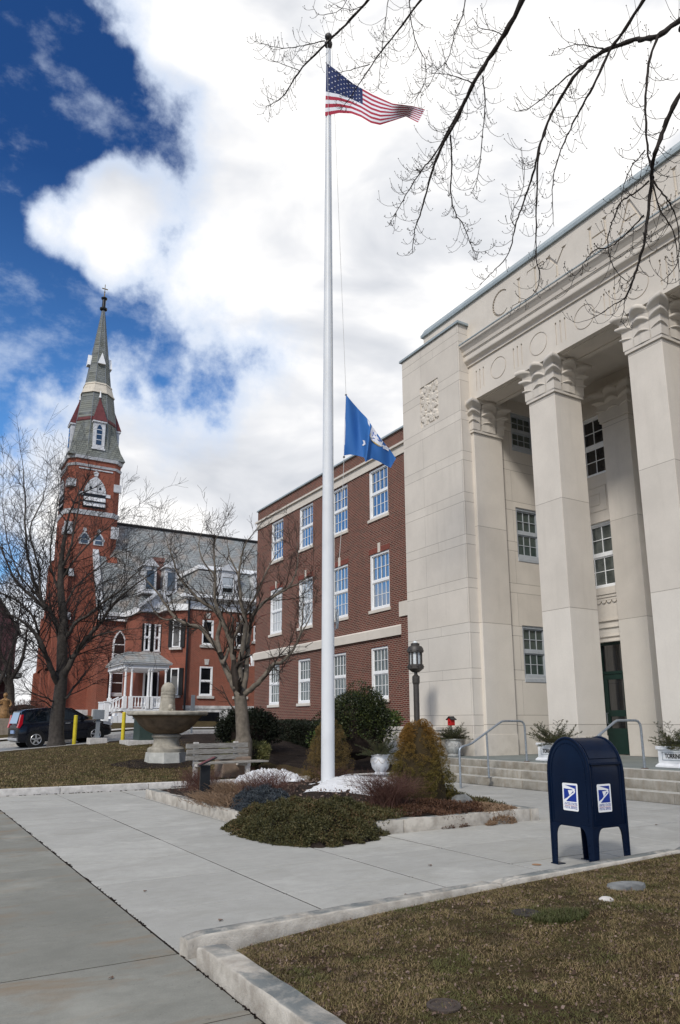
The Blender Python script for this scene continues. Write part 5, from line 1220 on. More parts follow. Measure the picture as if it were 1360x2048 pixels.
# plants
def jz(x, y):
    u = (x-3.7)/(6.35-3.7); v = (y-7.9)/(10.6-7.9); z = .38*math.sin(math.pi*min(max(u, 0.02), .98))**.5*math.sin(math.pi*min(max(v*.85+.12, 0.02), .98))**.6
    return .03+z+.05*math.sin(x*6)*math.sin(y*7)+.03*math.sin(x*15+y*9)+.02*math.sin(x*27-y*19)
mound('creeping_juniper', 'dark green creeping juniper spilling over the front corner of the bed', [(4.0, 9.6), (4.1, 8.6), (4.5, 8.0), (5.3, 8.1), (5.75, 8.5), (6.5, 8.8), (6.2, 9.5), (5.6, 10.1), (4.9, 10.6), (4.35, 10.6), (4.1, 10.2)], jz, M_['juniper'], 70000, .034, 11, thick=.09, up=.5, fall=.28)
mound('bronze_groundcover', 'russet winter groundcover along the front kerb right of the juniper', [(6.1, 8.72), (7.0, 8.52), (7.9, 8.7), (8.0, 9.3), (7.2, 9.5), (6.3, 9.4)], lambda x, y: max(bedz(x, y), .17)+.05+.03*math.sin(x*9+y*7), M_['bronzefol'], 15000, .032, 12, thick=.06, under=None)
mound('dead_groundcover', 'tan dead groundcover hanging over the kerb near the bed corner', [(7.5, 8.47), (8.1, 8.47), (8.35, 8.75), (8.2, 9.2), (7.7, 9.2)], lambda x, y: max(bedz(x, y), .17)+.04+.02*math.sin(x*9+y*7), M_['deadgrass'], 7000, .032, 13, thick=.07, under=None)
mound('creeping_juniper', 'low dark juniper strip along the right kerb behind the rock', [(8.0, 9.2), (8.45, 8.95), (8.5, 10.2), (8.3, 11.6), (7.7, 11.2), (7.8, 10.0)], lambda x, y: bedz(x, y)+.09+.03*math.sin(x*9+y*7), M_['juniper'], 11000, .035, 14, thick=.08)
bj = lambda x, y: bedz(x, y)+.02+.15*max(0, 1-((x-5.0)/.65)**2-((y-11.0)/.8)**2)**.5+.06*math.sin(x*11)*math.sin(y*12)+.03*math.sin(x*23+y*17)
mound('blue_juniper', 'blue-grey juniper between the dead grass and the green juniper', [(4.42, 10.5), (4.6, 10.1), (5.2, 10.2), (5.6, 11.0), (5.5, 11.6), (5.1, 11.8), (4.7, 11.4)], bj, M_['juniper_blue'], 22000, .034, 15, thick=.10, jitter=.9)
rr0 = random.Random(5)
def pts_in(x0, x1, y0, y1, n, dz=0): return [(x := rr0.uniform(x0, x1), y := rr0.uniform(y0, y1), bedz(x, y)+dz) for _ in range(n)]
stems('barberry', 'dark red twiggy barberry left of the large spruce', [(6.30+rr0.gauss(0, .12), 9.28+rr0.gauss(0, .10), .22) for _ in range(520)], .42, .62, M_['barberry'], 1)
stems('barberry', 'reddish brown twiggy barberry in front of the flagpole base', [(5.35+rr0.gauss(0, .18), 11.5+rr0.gauss(0, .25), .26) for _ in range(300)], .32, .42, M_['barberry'], 2)
stems('barberry', 'brown twiggy barberry around the foot of the black sign', [(5.05+rr0.gauss(0, .12), 13.7+rr0.gauss(0, .3), .15) for _ in range(380)], .40, .36, M_['barberry'], 3)
stems('barberry', 'thin twiggy barberry by the snow left of the flagpole', [(5.85+rr0.gauss(0, .2), 12.3+rr0.gauss(0, .2), .30) for _ in range(110)], .34, .42, M_['barberry'], 4)
stems('barberry', 'thin twigs rising right behind the flagpole foot', [(7.15+rr0.gauss(0, .1), 12.3+rr0.gauss(0, .15), .30) for _ in range(90)], .32, .4, M_['barberry'], 6)
stems('dead_grass_clump', 'tan dead ornamental grass flopping over the left kerb', [(4.72+rr0.gauss(0, .14), 11.9+rr0.gauss(0, .4), .16) for _ in range(900)], .17, .42, M_['deadgrass'], 7, rad=.0034, branch=0, curve=-.3)
stems('dead_grass_clump', 'tan dead ornamental grass in the middle of the bed by the snow', [(5.25+rr0.gauss(0, .16), 12.5+rr0.gauss(0, .3), .26) for _ in range(700)], .20, .42, M_['deadgrass'], 8, rad=.0032, branch=0, curve=-.3)
tag(npmesh('bed_litter', *leaves(np.array(pts_in(BX0+.15, BX1-.2, BY0+.15, BY1-.3, 2600, .012)), np.tile((0, 0, .2), (2600, 1)), .05, 55, 1., .5), M_['leaf']), kind='stuff')
rk = MB(); rk.sphere((7.72, 9.32, .22), .17, 7)
g_ = random.Random(9); rk.v = [((x-7.72)*1.15*(1+g_.uniform(-.12, .12))+7.72, y+g_.uniform(-.02, .02), (z-.22)*.85*(1+g_.uniform(-.1, .1))+.22) for x, y, z in rk.v]
tag(rk.build('rock', M_['rock'], smooth=True, ang=25), 'grey rounded rock at the foot of the large spruce', 'rock')
# black information sign
sg = thing('information_sign', 'black pedestal sign with slanted panel at the left end of the bed', 'sign', (4.80, 12.75, .13), R(-14))
Ms = W[sg]
MB().box(-.085, .085, -.05, .05, 0, .60).build('pedestal', M_['black'], sg, mtx=Ms, bevel=.006)
q = MB(); q.obox((.03, 0, .665), (.9, 0, .42), (0, 1, 0), (-.42, 0, .9), .17, .15, .010); q.build('panel', M_['black'], sg, mtx=Ms, bevel=.004)
q = MB(); q.obox((.022, 0, .680), (.9, 0, .42), (0, 1, 0), (-.42, 0, .9), .15, .13, .002); q.build('sign_face', plain('sign_face', (.14, .045, .05), .4, .6, 30), sg, mtx=Ms)

# ------------------------------------------------------------------ flagpole and flags
PXB, PYB = 6.78, 11.86
pole = thing('flagpole', 'tall white tapering flagpole rising from the snowy planting bed', 'flagpole', (PXB, PYB, .3))
PH = 16.55
MB().lathe([(.123, 0), (.121, 2.0), (.113, 5.0), (.092, 9.5), (.068, 13.5), (.055, PH-.45)], (PXB, PYB, .15), 28).build('shaft', plain('pole_white', (.66, .68, .70), .38, .06, 2), pole, smooth=True)
MB().lathe([(.05, 0), (.085, .02), (.09, .08), (.06, .11), (.045, .14)], (PXB, PYB, PH-.20), 16).sphere((PXB, PYB, PH+.06), .085, 8).build('truck_ball', M_['bronze'], pole, smooth=True)
cl = Vector((PXB+.10, PYB-.085, 3.35)); mb = MB(); mb.tube([cl+Vector((0, 0, -.2)), cl+Vector((0.04, -.03, -.15)), cl+Vector((.04, -.03, .15)), cl+Vector((0, 0, .2))], .012, 6)
for i in range(7): a = i*.9; mb.tube([cl+Vector((.03+.02*math.cos(t+a), -.03+.02*math.sin(t), .17*math.cos(t*1.0)+.02*math.sin(3*t+a))) for t in np.linspace(0, 6.28, 18)], .0055, 4, cap=False)
mb.build('cleat', M_['rail'], pole)
depthP = float(np.array([PXB, PYB, 0])@_h)
ROPE = plain('rope_white', (.55, .55, .53), .9)
pt = Vector(PX(692, 790, depthP-.05)); pb = Vector(PX(688, 914, depthP-.05))
mb = MB(); mb.tube([(PXB+.06, PYB-.05, PH-.15), tuple(Vector((PXB+.06, PYB-.05, PH-.15)).lerp(pt, .5)+Vector((0, 0, -.0))), tuple(pt)], .0045, 4)
mb.tube([tuple(pt), tuple(pb)], .0045, 4); mb.tube([tuple(pb), tuple(pb.lerp(cl, .5)+Vector((.03, 0, 0))), tuple(cl)], .005, 4); mb.tube([(PXB-.09, PYB-.1, PH-.2), (PXB+.07, PYB-.12, 5), tuple(cl)], .004, 4)
mb.build('halyard', ROPE, pole)
CW, CR, CB = [mat('cloth_%s' % n_, lambda t, b, c=c: (b.inputs.__getitem__('Base Color').__setattr__('default_value', (*c, 1)), b.inputs['Sheen Weight'].__setattr__('default_value', .1)), .75, .2) for n_, c in (('white', (.72, .73, .78)), ('red', (.36, .025, .055)), ('navy', (.012, .025, .10)))]
CS = mat('cloth_state_blue', lambda t, b: b.inputs['Base Color'].__setattr__('default_value', (.032, .135, .39, 1)), .7, .25)
CBL = mat('cloth_blue_detail', lambda t, b: b.inputs['Base Color'].__setattr__('default_value', (.05, .12, .42, 1)), .8, .2)
CG = mat('cloth_gold', lambda t, b: b.inputs['Base Color'].__setattr__('default_value', (.50, .36, .14, 1)), .8, .2)
def cloth(top, bot, depth0, ripple, NU, NV):
    """surface between two traced edges; ripple(u,v) is depth offset"""
    def along(pl, t):
        d = [0]
        for i in range(1, len(pl)): d.append(d[-1]+math.dist(pl[i], pl[i-1]))
        L = t*d[-1]
        for i in range(1, len(pl)):
            if L <= d[i]+1e-9: f_ = (L-d[i-1])/(d[i]-d[i-1]); return np.array(pl[i-1])*(1-f_)+np.array(pl[i])*f_
        return np.array(pl[-1])
    G = np.zeros((NV+1, NU+1, 3))
    for i in range(NU+1):
        a, b = along(top, i/NU), along(bot, i/NU)
        for j in range(NV+1):
            p = b*(1-j/NV)+a*(j/NV); G[j, i] = PX(p[0], p[1], depth0+ripple(i/NU, j/NV))
    return G
G = cloth([(653, 126), (675, 142), (697, 160), (708, 168), (745, 189), (785, 207), (825, 212), (850, 219)], [(650, 232), (678, 226), (703, 227), (722, 234), (742, 246), (760, 250), (785, 242), (812, 233), (836, 245)], depthP-.06, lambda u, v: .10*math.sin(u*9-v*1.6)*min(1, u*3)-.22*u+.05*math.sin(u*17+v*3)*u, 80, 52)
us = thing('national_flag', 'American stars and stripes flag flying half furled near the top of the pole', 'flag', (PXB, PYB, 12.2))
NUu, NVv = 80, 52; V = G.reshape(-1, 3); F = []; MI = []
for j in range(NVv):
    for i in range(NUu):
        F.append((j*81+i, j*81+i+1, (j+1)*81+i+1, (j+1)*81+i)); s_ = j//4
        MI.append(2 if (i < 32 and s_ >= 6) else (1 if s_ % 2 == 0 else 0))
me = bpy.data.meshes.new('flag'); me.from_pydata([tuple(v) for v in V], [], F)
for m_ in (CW, CR, CB): me.materials.append(m_)
me.polygons.foreach_set('material_index', MI); me.update(); smooth_mesh(me, 60); o = mobj('cloth', me, None, us)
def surf(u, v):
    x = u*NUu; y = v*NVv; i = min(int(x), NUu-1); j = min(int(y), NVv-1); a, b = x-i, y-j
    return G[j, i]*(1-a)*(1-b)+G[j, i+1]*a*(1-b)+G[j+1, i]*(1-a)*b+G[j+1, i+1]*a*b
mb = MB()
for row in range(9):
    for col in range(6 if row % 2 == 0 else 5):
        u = (.033+.0665*col+(0 if row % 2 == 0 else .033)); v = 1-(.03+row*.0598); pts = []
        for k_ in range(10): a = math.pi/2+k_*math.pi/5; rr_ = .0145 if k_ % 2 == 0 else .006; pts.append((u+rr_*math.cos(a)*.62, v+rr_*math.sin(a)*1.3))
        for off in (-.006, .006): mb.add([surf(max(0, a), min(1, b))+_f*off for a, b in pts], [tuple(range(10))])
mb.build('star', CW, us)
# state flag
dF = depthP-.08
Gs = cloth([(692, 789), (706, 806), (722, 824), (732, 834), (738, 842), (744, 852), (758, 872), (772, 890), (784, 905), (792, 917)], [(688, 911), (700, 909), (714, 911), (728, 915), (731, 924), (738, 920), (744, 917), (756, 922), (770, 930), (781, 936)], dF, lambda u, v: .10*math.sin(u*8)*min(1, u*4)-(.22*math.exp(-((u-.47)/.05)**2)*(1-v*.6))+.03*math.sin(u*20+v*4), 70, 30)
st = thing('state_flag', 'blue state flag with white shield hanging halfway up the pole', 'flag', (PXB+.4, PYB, 7))
V = Gs.reshape(-1, 3); F = [(j*71+i, j*71+i+1, (j+1)*71+i+1, (j+1)*71+i) for j in range(30) for i in range(70)]; npmesh('cloth', V, F, CS, st, smooth=True)
def surf2(u, v):
    u = min(max(u, 0), .9999); v = min(max(v, 0), .9999); x = u*70; y = v*30; i = int(x); j = int(y); a, b = x-i, y-j
    return Gs[j, i]*(1-a)*(1-b)+Gs[j, i+1]*a*(1-b)+Gs[j+1, i]*(1-a)*b+Gs[j+1, i+1]*a*b
def patch(mb, pts, off):
    c = np.mean(pts, 0); n = len(pts); vs = [surf2(*c)-_f*off]; vs += [surf2(c[0]+(p[0]-c[0])*.5, c[1]+(p[1]-c[1])*.5)-_f*off for p in pts]; vs += [surf2(*p)-_f*off for p in pts]
    mb.add(vs, [(0, 1+i, 1+(i+1) % n) for i in range(n)]+[(1+i, 1+n+i, 1+n+(i+1) % n, 1+(i+1) % n) for i in range(n)])
mb = MB(); patch(mb, [(.50, .995), (.60, .995), (.70, .99), (.735, .97), (.73, .70), (.68, .62), (.60, .585), (.53, .62), (.485, .70), (.49, .85)], .008); patch(mb, [(.80, .985), (.85, .98), (.86, .86), (.80, .78), (.765, .70), (.75, .78), (.73, .74), (.745, .86), (.78, .90)], .008); patch(mb, [(.40, .99), (.45, .99), (.46, .90), (.42, .91)], .008); patch(mb, [(.335, .40), (.38, .42), (.40, .36), (.36, .28), (.33, .27), (.36, .345)], .008)
em = mb.build('shield_emblem', CW, st)
mb = MB(); g_ = random.Random(3)
for (cu, cv) in ((.56, .86), (.66, .88), (.545, .74), (.56, .68)):
    for i in range(7): a, b = cu+g_.uniform(-.03, .03), cv+g_.uniform(-.06, .06); patch(mb, [(a+.012*math.cos(t), b+.022*math.sin(t)) for t in np.linspace(0, 5.2, 6)], .012)
mb.build('grape_motif', CBL, em)
mb = MB(); patch(mb, [(.53, .62), (.60, .585), (.68, .62), (.73, .70), (.715, .70), (.67, .645), (.60, .61), (.54, .64)], .013); patch(mb, [(.48, .70), (.52, .64), (.515, .74), (.49, .78)], .013); mb.build('gold_edge', CG, em)
mb = MB(); mb.tube([tuple(pt), tuple(pb)], .012, 5); mb.build('hoist_band', CW, st)
for p_ in (pt, pb): MB().sphere(tuple(p_), .022, 5).build('snap_hook', M_['bronze'], st)

# ------------------------------------------------------------------ fountain
fx, fy = 7.18, 22.45; fz = .31
ft = thing('fountain', 'old stone drinking fountain with wide bowl on octagonal base', 'fountain', (fx, fy, fz))
FST = plain('fountain_stone', (.33, .305, .255), .85, .28, 5, bmp=.006, bscale=30); FBR = plain('fountain_bowl_stone', (.22, .165, .115), .8, .35, 4, bmp=.004, bscale=25); FLI = plain('fountain_base_stone', (.42, .42, .39), .85, .2, 5, bmp=.006)
mb = MB(); e8 = lambda r_, a=math.pi/8: [(fx+r_*math.cos(a+math.pi*i/4), fy+r_*math.sin(a+math.pi*i/4)) for i in range(8)]
mb.frustum(e8(.66), fz-.3, e8(.60), fz+.30); mb.build('octagonal_base', FLI, ft, bevel=.012)
MB().lathe([(.55, .30), (.56, .34), (.56, .40), (.50, .45), (.42, .47), (.40, .52), (.38, .66), (.40, .72), (.44, .74), (.44, .80), (.37, .84)], (fx, fy, fz), 40).build('pedestal', FST, ft, smooth=True, ang=30)
MB().lathe([(.30, .82), (.46, .86), (.64, .95), (.82, 1.10), (.95, 1.27), (1.04, 1.37), (1.10, 1.385)], (fx, fy, fz), 56).build('bowl', FBR, ft, smooth=True)
MB().lathe([(1.05, 1.37), (1.16, 1.375), (1.205, 1.40), (1.22, 1.44), (1.21, 1.48), (1.17, 1.505), (1.08, 1.51), (.95, 1.44), (.5, 1.40), (.05, 1.40)], (fx, fy, fz), 56).build('bowl_rim', FST, ft, smooth=True)
mb = MB(); mb.lathe([(.27, 1.38), (.27, 1.46), (.245, 1.55), (.225, 1.75), (.215, 2.0), (.21, 2.18), (.215, 2.20), (.17, 2.30), (.09, 2.37), (.01, 2.39)], (fx-.02, fy, fz), 32); mb.sphere((fx+.0, fy-.26, fz+1.62), .08, 6, sz=1.3); mb.sphere((fx+.04, fy-.30, fz+1.55), .04, 5)
cp = mb.build('carved_post', FST, ft, smooth=True)
mb = MB(); g_ = random.Random(2)
for row, z in enumerate((2.12, 2.02, 1.93)):
    for i in range(34):
        a = -math.pi+i*math.pi/34; 
        if g_.random() < .25: continue
        r_ = .213+.004*row; c = (fx-.02+r_*math.cos(a), fy+r_*math.sin(a), fz+z); mb.obox(c, (-math.sin(a), math.cos(a), 0), (math.cos(a), math.sin(a), 0), (0, 0, 1), .006, .006, .022)
        if i % 2: mb.obox((c[0], c[1], c[2]+.018*g_.choice((-1, 0, 1))), (-math.sin(a), math.cos(a), 0), (math.cos(a), math.sin(a), 0), (0, 0, 1), .014, .006, .004)
mb.build('worn_carving', FST, cp)

# ------------------------------------------------------------------ bench
bd = R(-12)  # back board direction: mostly +X
bo = Vector((6.44, 17.85, .12)); bx = Vector((math.cos(R(9)), math.sin(R(9)), 0)); by = Vector((-bx.y, bx.x, 0))
bn = thing('park_bench', 'weathered grey slatted bench with concrete posts at the lawn edge', 'bench', tuple(bo))
def slat(name, u0, u1, yoff, z, hy, hz, tilt=0):
    q = MB(); q.obox(bo+bx*(u0+u1)/2+by*yoff+Vector((0, 0, z)), bx, by*math.cos(tilt)+Vector((0, 0, math.sin(tilt))), Vector((0, 0, math.cos(tilt)))-by*math.sin(tilt), (u1-u0)/2, hy, hz); q.build(name, M_['wood'], bn, bevel=.006)
for z, s_ in ((.79, .0), (.65, .012), (.51, -.01)): slat('back_slat', -.27+s_, 1.50+s_, -.03-(.85-z)*.12, z, .020, .058)
for i in range(3): slat('seat_slat', -.22+.03*i, 1.72, -.62+.16*i, .40, .07, .020)
for u in (.04, 1.18):
    q = MB(); q.obox(bo+bx*u+by*.03+Vector((0, 0, .42)), bx, by, (0, 0, 1), .055, .045, .46); q.obox(bo+bx*u+by*-.30+Vector((0, 0, .34)), bx, by, (0, 0, 1), .05, .32, .04); q.obox(bo+bx*u+by*-.55+Vector((0, 0, .16)), bx, by, (0, 0, 1), .05, .05, .18); q.build('concrete_post', M_['granite'], bn, bevel=.008)
bk = PX(465, 1510, 19.5); tag(MB().box(bk[0]-.35, bk[0]+.42, bk[1]-.25, bk[1]+.35, .1, .62).build('stone_block', plain('brown_stone', (.20, .15, .115), .9, .2, 6), bevel=.03), 'brown stone planter block standing behind the bench', 'stone block')

# ------------------------------------------------------------------ lamp post
lx, ly = 13.0, 17.55
lp = thing('lamp_post', 'dark bronze lantern post in front of the corner pier', 'street lamp', (lx, ly, .1))
MB().lathe([(.12, 0), (.12, .15), (.085, .2), (.085, 2.45), (.10, 2.47), (.11, 2.52), (.11, 2.68), (.085, 2.70), (.05, 2.74), (.05, 2.80), (.12, 2.84)], (lx, ly, .1), 18).build('post', M_['bronze'], lp, smooth=True, ang=30)
mb = MB(); mb.lathe([(.10, 2.80), (.20, 2.88), (.235, 2.90), (.235, 3.02), (.19, 3.03)], (lx, ly, .1), 16); mb.lathe([(.19, 3.37), (.24, 3.38), (.24, 3.48), (.20, 3.55), (.13, 3.58), (.13, 3.64), (.08, 3.66)], (lx, ly, .1), 16)
for i in range(8): a = math.pi/8+i*math.pi/4; mb.obox((lx+.19*math.cos(a), ly+.19*math.sin(a), 3.30), (-math.sin(a), math.cos(a), 0), (math.cos(a), math.sin(a), 0), (0, 0, 1), .022, .012, .19)
for i in range(8): 
    a = math.pi/8+i*math.pi/4
    for z in (3.06, 3.53): mb.sphere((lx+.235*math.cos(a), ly+.235*math.sin(a), z), .028, 4)
mb.build('lantern_frame', M_['bronze'], lp, smooth=True, ang=35)
MB().lathe([(.165, 3.02), (.165, 3.38)], (lx, ly, .1), 16).build('lantern_glass', M_['frost'], lp, smooth=True); MB().sphere((lx, ly, 3.75), .075, 6).build('top_knob', M_['frost'], lp, smooth=True)

# ------------------------------------------------------------------ urns and planter boxes
def cuttings(parent, c, r, h, seed, mt='cutspruce', n=26, lng=.5, nd=.028):
    g = random.Random(seed); P = []; N = []; segs = []
    for i in range(n):
        a = g.uniform(0, 6.283); el = g.uniform(.15, 1.25); L = lng*g.uniform(.5, 1.15); d = Vector((math.cos(a)*math.cos(el), math.sin(a)*math.cos(el), math.sin(el)))
        p0 = Vector(c)+Vector((g.uniform(-r, r), g.uniform(-r, r), 0)); pts = [p0+d*L*t+Vector((0, 0, -.16*L*t*t)) for t in (0, .33, .66, 1)]; segs.append((pts, .006))
        for t in np.linspace(.15, 1, 5):
            p = p0+d*L*t+Vector((0, 0, -.16*L*t*t))
            for s_ in (-1, 1):
                sd_ = d.cross(Vector((0, 0, 1))).normalized()*s_; e = p+(sd_*.7+d*.6)*L*.32*(1.1-t*.6)
                segs.append(([p, e], .003))
                for k_ in range(int(26*lng/.5)): f_ = g.random(); P.append(tuple(p.lerp(e, f_))); N.append(tuple((e-p).normalized()*.5))
        for k_ in range(34): f_ = g.random(); q = p0+d*L*f_+Vector((0, 0, -.16*L*f_*f_)); P.append(tuple(q)); N.append(tuple(d*.5))
    V, F = leaves(np.array(P), np.array(N), nd, seed, .55, .22); o = npmesh('evergreen_sprigs', V, F, M_[mt], parent); twig_mesh('sprig_stem', segs, M_['bark'], o); return o
def planter_box(x0, y0, label_, seed):
    t = thing('planter_box', label_, 'planter', (x0+.2, y0+.45, TZ), group='white name planters beside the columns')
    x1, y1, z = x0+.42, y0+.92, TZ; mb = MB(); mb.box(x0-.05, x1+.05, y0-.05, y1+.05, z, z+.035); mb.frustum([(x0-.05, y0-.05), (x1+.05, y0-.05), (x1+.05, y1+.05), (x0-.05, y1+.05)], z+.035, [(x0, y0), (x1, y0), (x1, y1), (x0, y1)], z+.085); mb.box(x0, x1, y0, y1, z+.085, z+.40); mb.box(x0-.03, x1+.03, y0-.03, y1+.03, z+.36, z+.43)
    b_ = mb.build('box', M_['white'], t, bevel=.006)
    mb = MB(); f0, f1, g0, g1 = y0+.10, y1-.10, z+.145, z+.315
    mb.box(x0-.008, x0-.001, f0, f1, g0, g0+.014); mb.box(x0-.008, x0-.001, f0, f1, g1-.014, g1); mb.box(x0-.008, x0-.001, f0, f0+.014, g0, g1); mb.box(x0-.008, x0-.001, f1-.014, f1, g0, g1); mb.build('panel_moulding', M_['graypaint'], b_)
    me = text_mesh('TORRINGTON', .13, .002, .0035); wd = max(v.co.x for v in me.vertices)-min(v.co.x for v in me.vertices); k_ = .58/wd
    Mt = Matrix.Translation((x0-.006, (f0+f1)/2, (g0+g1)/2+.0)) @ Matrix(((0, 0, -1, 0), (-1, 0, 0, 0), (0, 1, 0, 0), (0, 0, 0, 1))) @ Matrix.Diagonal((k_, 1.0, 1, 1))
    mobj('lettering', me, M_['black'], b_, Mt)
    cuttings(t, (x0+.2, y0+.46, z+.38), .2, .4, seed, n=62, lng=.66)
planter_box(13.93, 12.86, 'white TORRINGTON planter box half hidden behind the mailbox', 31); planter_box(13.93, 9.42, 'white TORRINGTON planter box at the far right of the terrace', 32)
def urn(label_, c, s_, seed, group='planted urns by the entrance'):
    t = thing('urn', label_, 'urn', c, group=group); MB().lathe([(.16*s_, 0), (.17*s_, .03*s_), (.12*s_, .06*s_), (.14*s_, .09*s_), (.20*s_, .16*s_), (.225*s_, .28*s_), (.215*s_, .38*s_), (.20*s_, .42*s_), (.235*s_, .45*s_), (.235*s_, .48*s_), (.19*s_, .48*s_), (.18*s_, .42*s_)], c, 28).build('bowl', plain('urn_stone_%d' % seed, (.42, .42, .40), .85, .3, 14, bmp=.012, bscale=28), t, smooth=True, ang=35)
    mb = MB()
    for i in range(8):
        a0 = i*math.pi/4; mb.tube([(c[0]+.222*s_*math.cos(a0+u*.785), c[1]+.222*s_*math.sin(a0+u*.785), c[2]+(.37-.10*math.sin(math.pi*u))*s_) for u in np.linspace(0, 1, 7)], .012*s_, 5)
    mb.build('garland_relief', M_['granite'], t, smooth=True); return t
u1 = urn('stone urn of evergreens with a red birdhouse against the corner pier', (13.72, 16.83, TZ), 1.0, 41); cuttings(u1, (13.72, 16.83, TZ+.45), .15, .4, 41, n=60, lng=.56)
bh_ = thing('birdhouse', 'tiny red birdhouse with dark roof on a stick in the pier urn', 'birdhouse', (13.72, 16.85, 1.42)); hx, hy, hz = 13.70, 16.86, 1.38
MB().box(hx-.07, hx+.07, hy-.075, hy+.075, hz, hz+.17).prism([(hy-.075, hz+.17), (hy+.075, hz+.17), (hy, hz+.22)], hx-.07, hx+.07, 'x').build('box', M_['red'], bh_)
q = MB(); q.obox((hx, hy-.055, hz+.20), (1, 0, 0), (0, .8, .5), (0, -.5, .8), .10, .085, .010); q.obox((hx, hy+.055, hz+.20), (1, 0, 0), (0, .8, -.5), (0, .5, .8), .10, .085, .010); q.build('roof', M_['black'], bh_); MB().tube([(hx, hy, .95), (hx, hy, hz)], .012, 6).build('stick', M_['bark'], bh_); MB().tube([(hx-.073, hy, hz+.09), (hx-.068, hy, hz+.09)], .022, 8).build('entrance_hole', M_['black'], bh_)
u2 = urn('white urn of evergreens by the snow in front of the holly', (10.02, 15.02, .26), 1.0, 42); cuttings(u2, (10.02, 15.02, .70), .16, .4, 43, n=55, lng=.48)
u2.children[0].data.materials[0] = M_['whitepeel'] if u2.children else None

# ------------------------------------------------------------------ street furniture on far side of the lawn
for (px, py, top, lab) in ((148, 1486, 1432, 'yellow steel bollard beside the dark car door'), (245, 1483, 1426, 'yellow steel bollard just left of the fountain bowl')):
    b0 = PX(px, py, 30.2); t_ = PX(px+1.5, top, 30.2); t = thing('bollard', lab, 'bollard', tuple(b0), group='yellow bollards by the road')
    hgt = t_[2]-b0[2]; MB().tube([(b0[0], b0[1], b0[2]-.3), (b0[0], b0[1], b0[2]+hgt)], .075, 14).build('post', M_['yellow'], t, smooth=True); MB().lathe([(.08, 0), (.07, .03), (.0, .04)], (b0[0], b0[1], b0[2]+hgt), 14).build('cap', M_['yellow'], t, smooth=True)
b0 = PX(194, 1478, 29.6); t = thing('meter_box', 'grey utility meter box on a post in front of the car', 'utility box', tuple(b0))
MB().box(b0[0]-.07, b0[0]+.07, b0[1]-.05, b0[1]+.05, b0[2]-.3, b0[2]+.75).build('post', M_['utilgray'], t); MB().box(b0[0]-.20, b0[0]+.20, b0[1]-.12, b0[1]+.12, b0[2]+.75, b0[2]+1.12).build('box', M_['utilgray'], t, bevel=.01); MB().box(b0[0]-.33, b0[0]+.33, b0[1]-.3, b0[1]+.3, b0[2]-.3, b0[2]+.04).build('concrete_pad', M_['granite'], t, bevel=.01)
b0 = PX(302, 1481, 28.5); t = thing('transformer_box', 'dark green utility cabinet behind the fountain pedestal', 'utility box', tuple(b0))
MB().box(b0[0]-.55, b0[0]+.65, b0[1]-.3, b0[1]+.5, b0[2]-.1, b0[2]+1.02).build('cabinet', M_['utilgreen'], t, bevel=.02); MB().box(b0[0]-.60, b0[0]+.70, b0[1]-.35, b0[1]+.55, b0[2]+1.0, b0[2]+1.06).build('lid', M_['utilgreen'], t); MB().box(b0[0]-1.0, b0[0]+.8, b0[1]-.6, b0[1]+.7, b0[2]-.4, b0[2]+.02).build('concrete_pad', M_['granite'], t)
b0 = PX(383, 1462, 33); t = thing('sign_post', 'grey metal post with narrow plate seen right of the fountain bowl', 'sign post', tuple(b0))
MB().box(b0[0]-.035, b0[0]+.035, b0[1]-.03, b0[1]+.03, b0[2]-.1, b0[2]+.9).build('post', M_['utilgray'], t); MB().box(b0[0]-.09, b0[0]+.09, b0[1]-.06, b0[1]-.03, b0[2]+.6, b0[2]+1.55).build('plate', M_['utilgray'], t, bevel=.01)
# robed statue
b0 = PX(7, 1437, 40); t = thing('statue', 'golden brown statue of a robed figure on a stone plinth at the left edge', 'statue', (b0[0], b0[1], 1.0))
SG = plain('statue_bronze', (.24, .135, .055), .55, .45, 9, bmp=.01, bscale=20); sx_, sy_, sz_ = b0
mb = MB(); mb.lathe([(.26, 0), (.30, .05), (.25, .3), (.22, .6), (.21, .8), (.24, .95), (.17, 1.02), (.07, 1.06), (.07, 1.10), (.10, 1.16), (.115, 1.24), (.09, 1.32), (.03, 1.36)], (sx_, sy_, sz_), 22)
mb.tube([(sx_+.20, sy_, sz_+.95), (sx_+.30, sy_-.05, sz_+.72), (sx_+.22, sy_-.18, sz_+.62)], [.075, .07, .05], 8); mb.tube([(sx_-.20, sy_, sz_+.95), (sx_-.30, sy_-.05, sz_+.75), (sx_-.16, sy_-.2, sz_+.80)], [.075, .07, .05], 8)
for i in range(9): a = i*.7; mb.tube([(sx_+.24*math.cos(a), sy_+.24*math.sin(a), sz_+.02), (sx_+.19*math.cos(a+.1), sy_+.19*math.sin(a+.1), sz_+.8)], .025, 5)
mb.build('figure', SG, t, smooth=True, ang=50); MB().box(sx_-.42, sx_+.42, sy_-.4, sy_+.4, .6, sz_).build('plinth', plain('plinth_stone', (.25, .21, .17), .9, .2), t, bevel=.02)
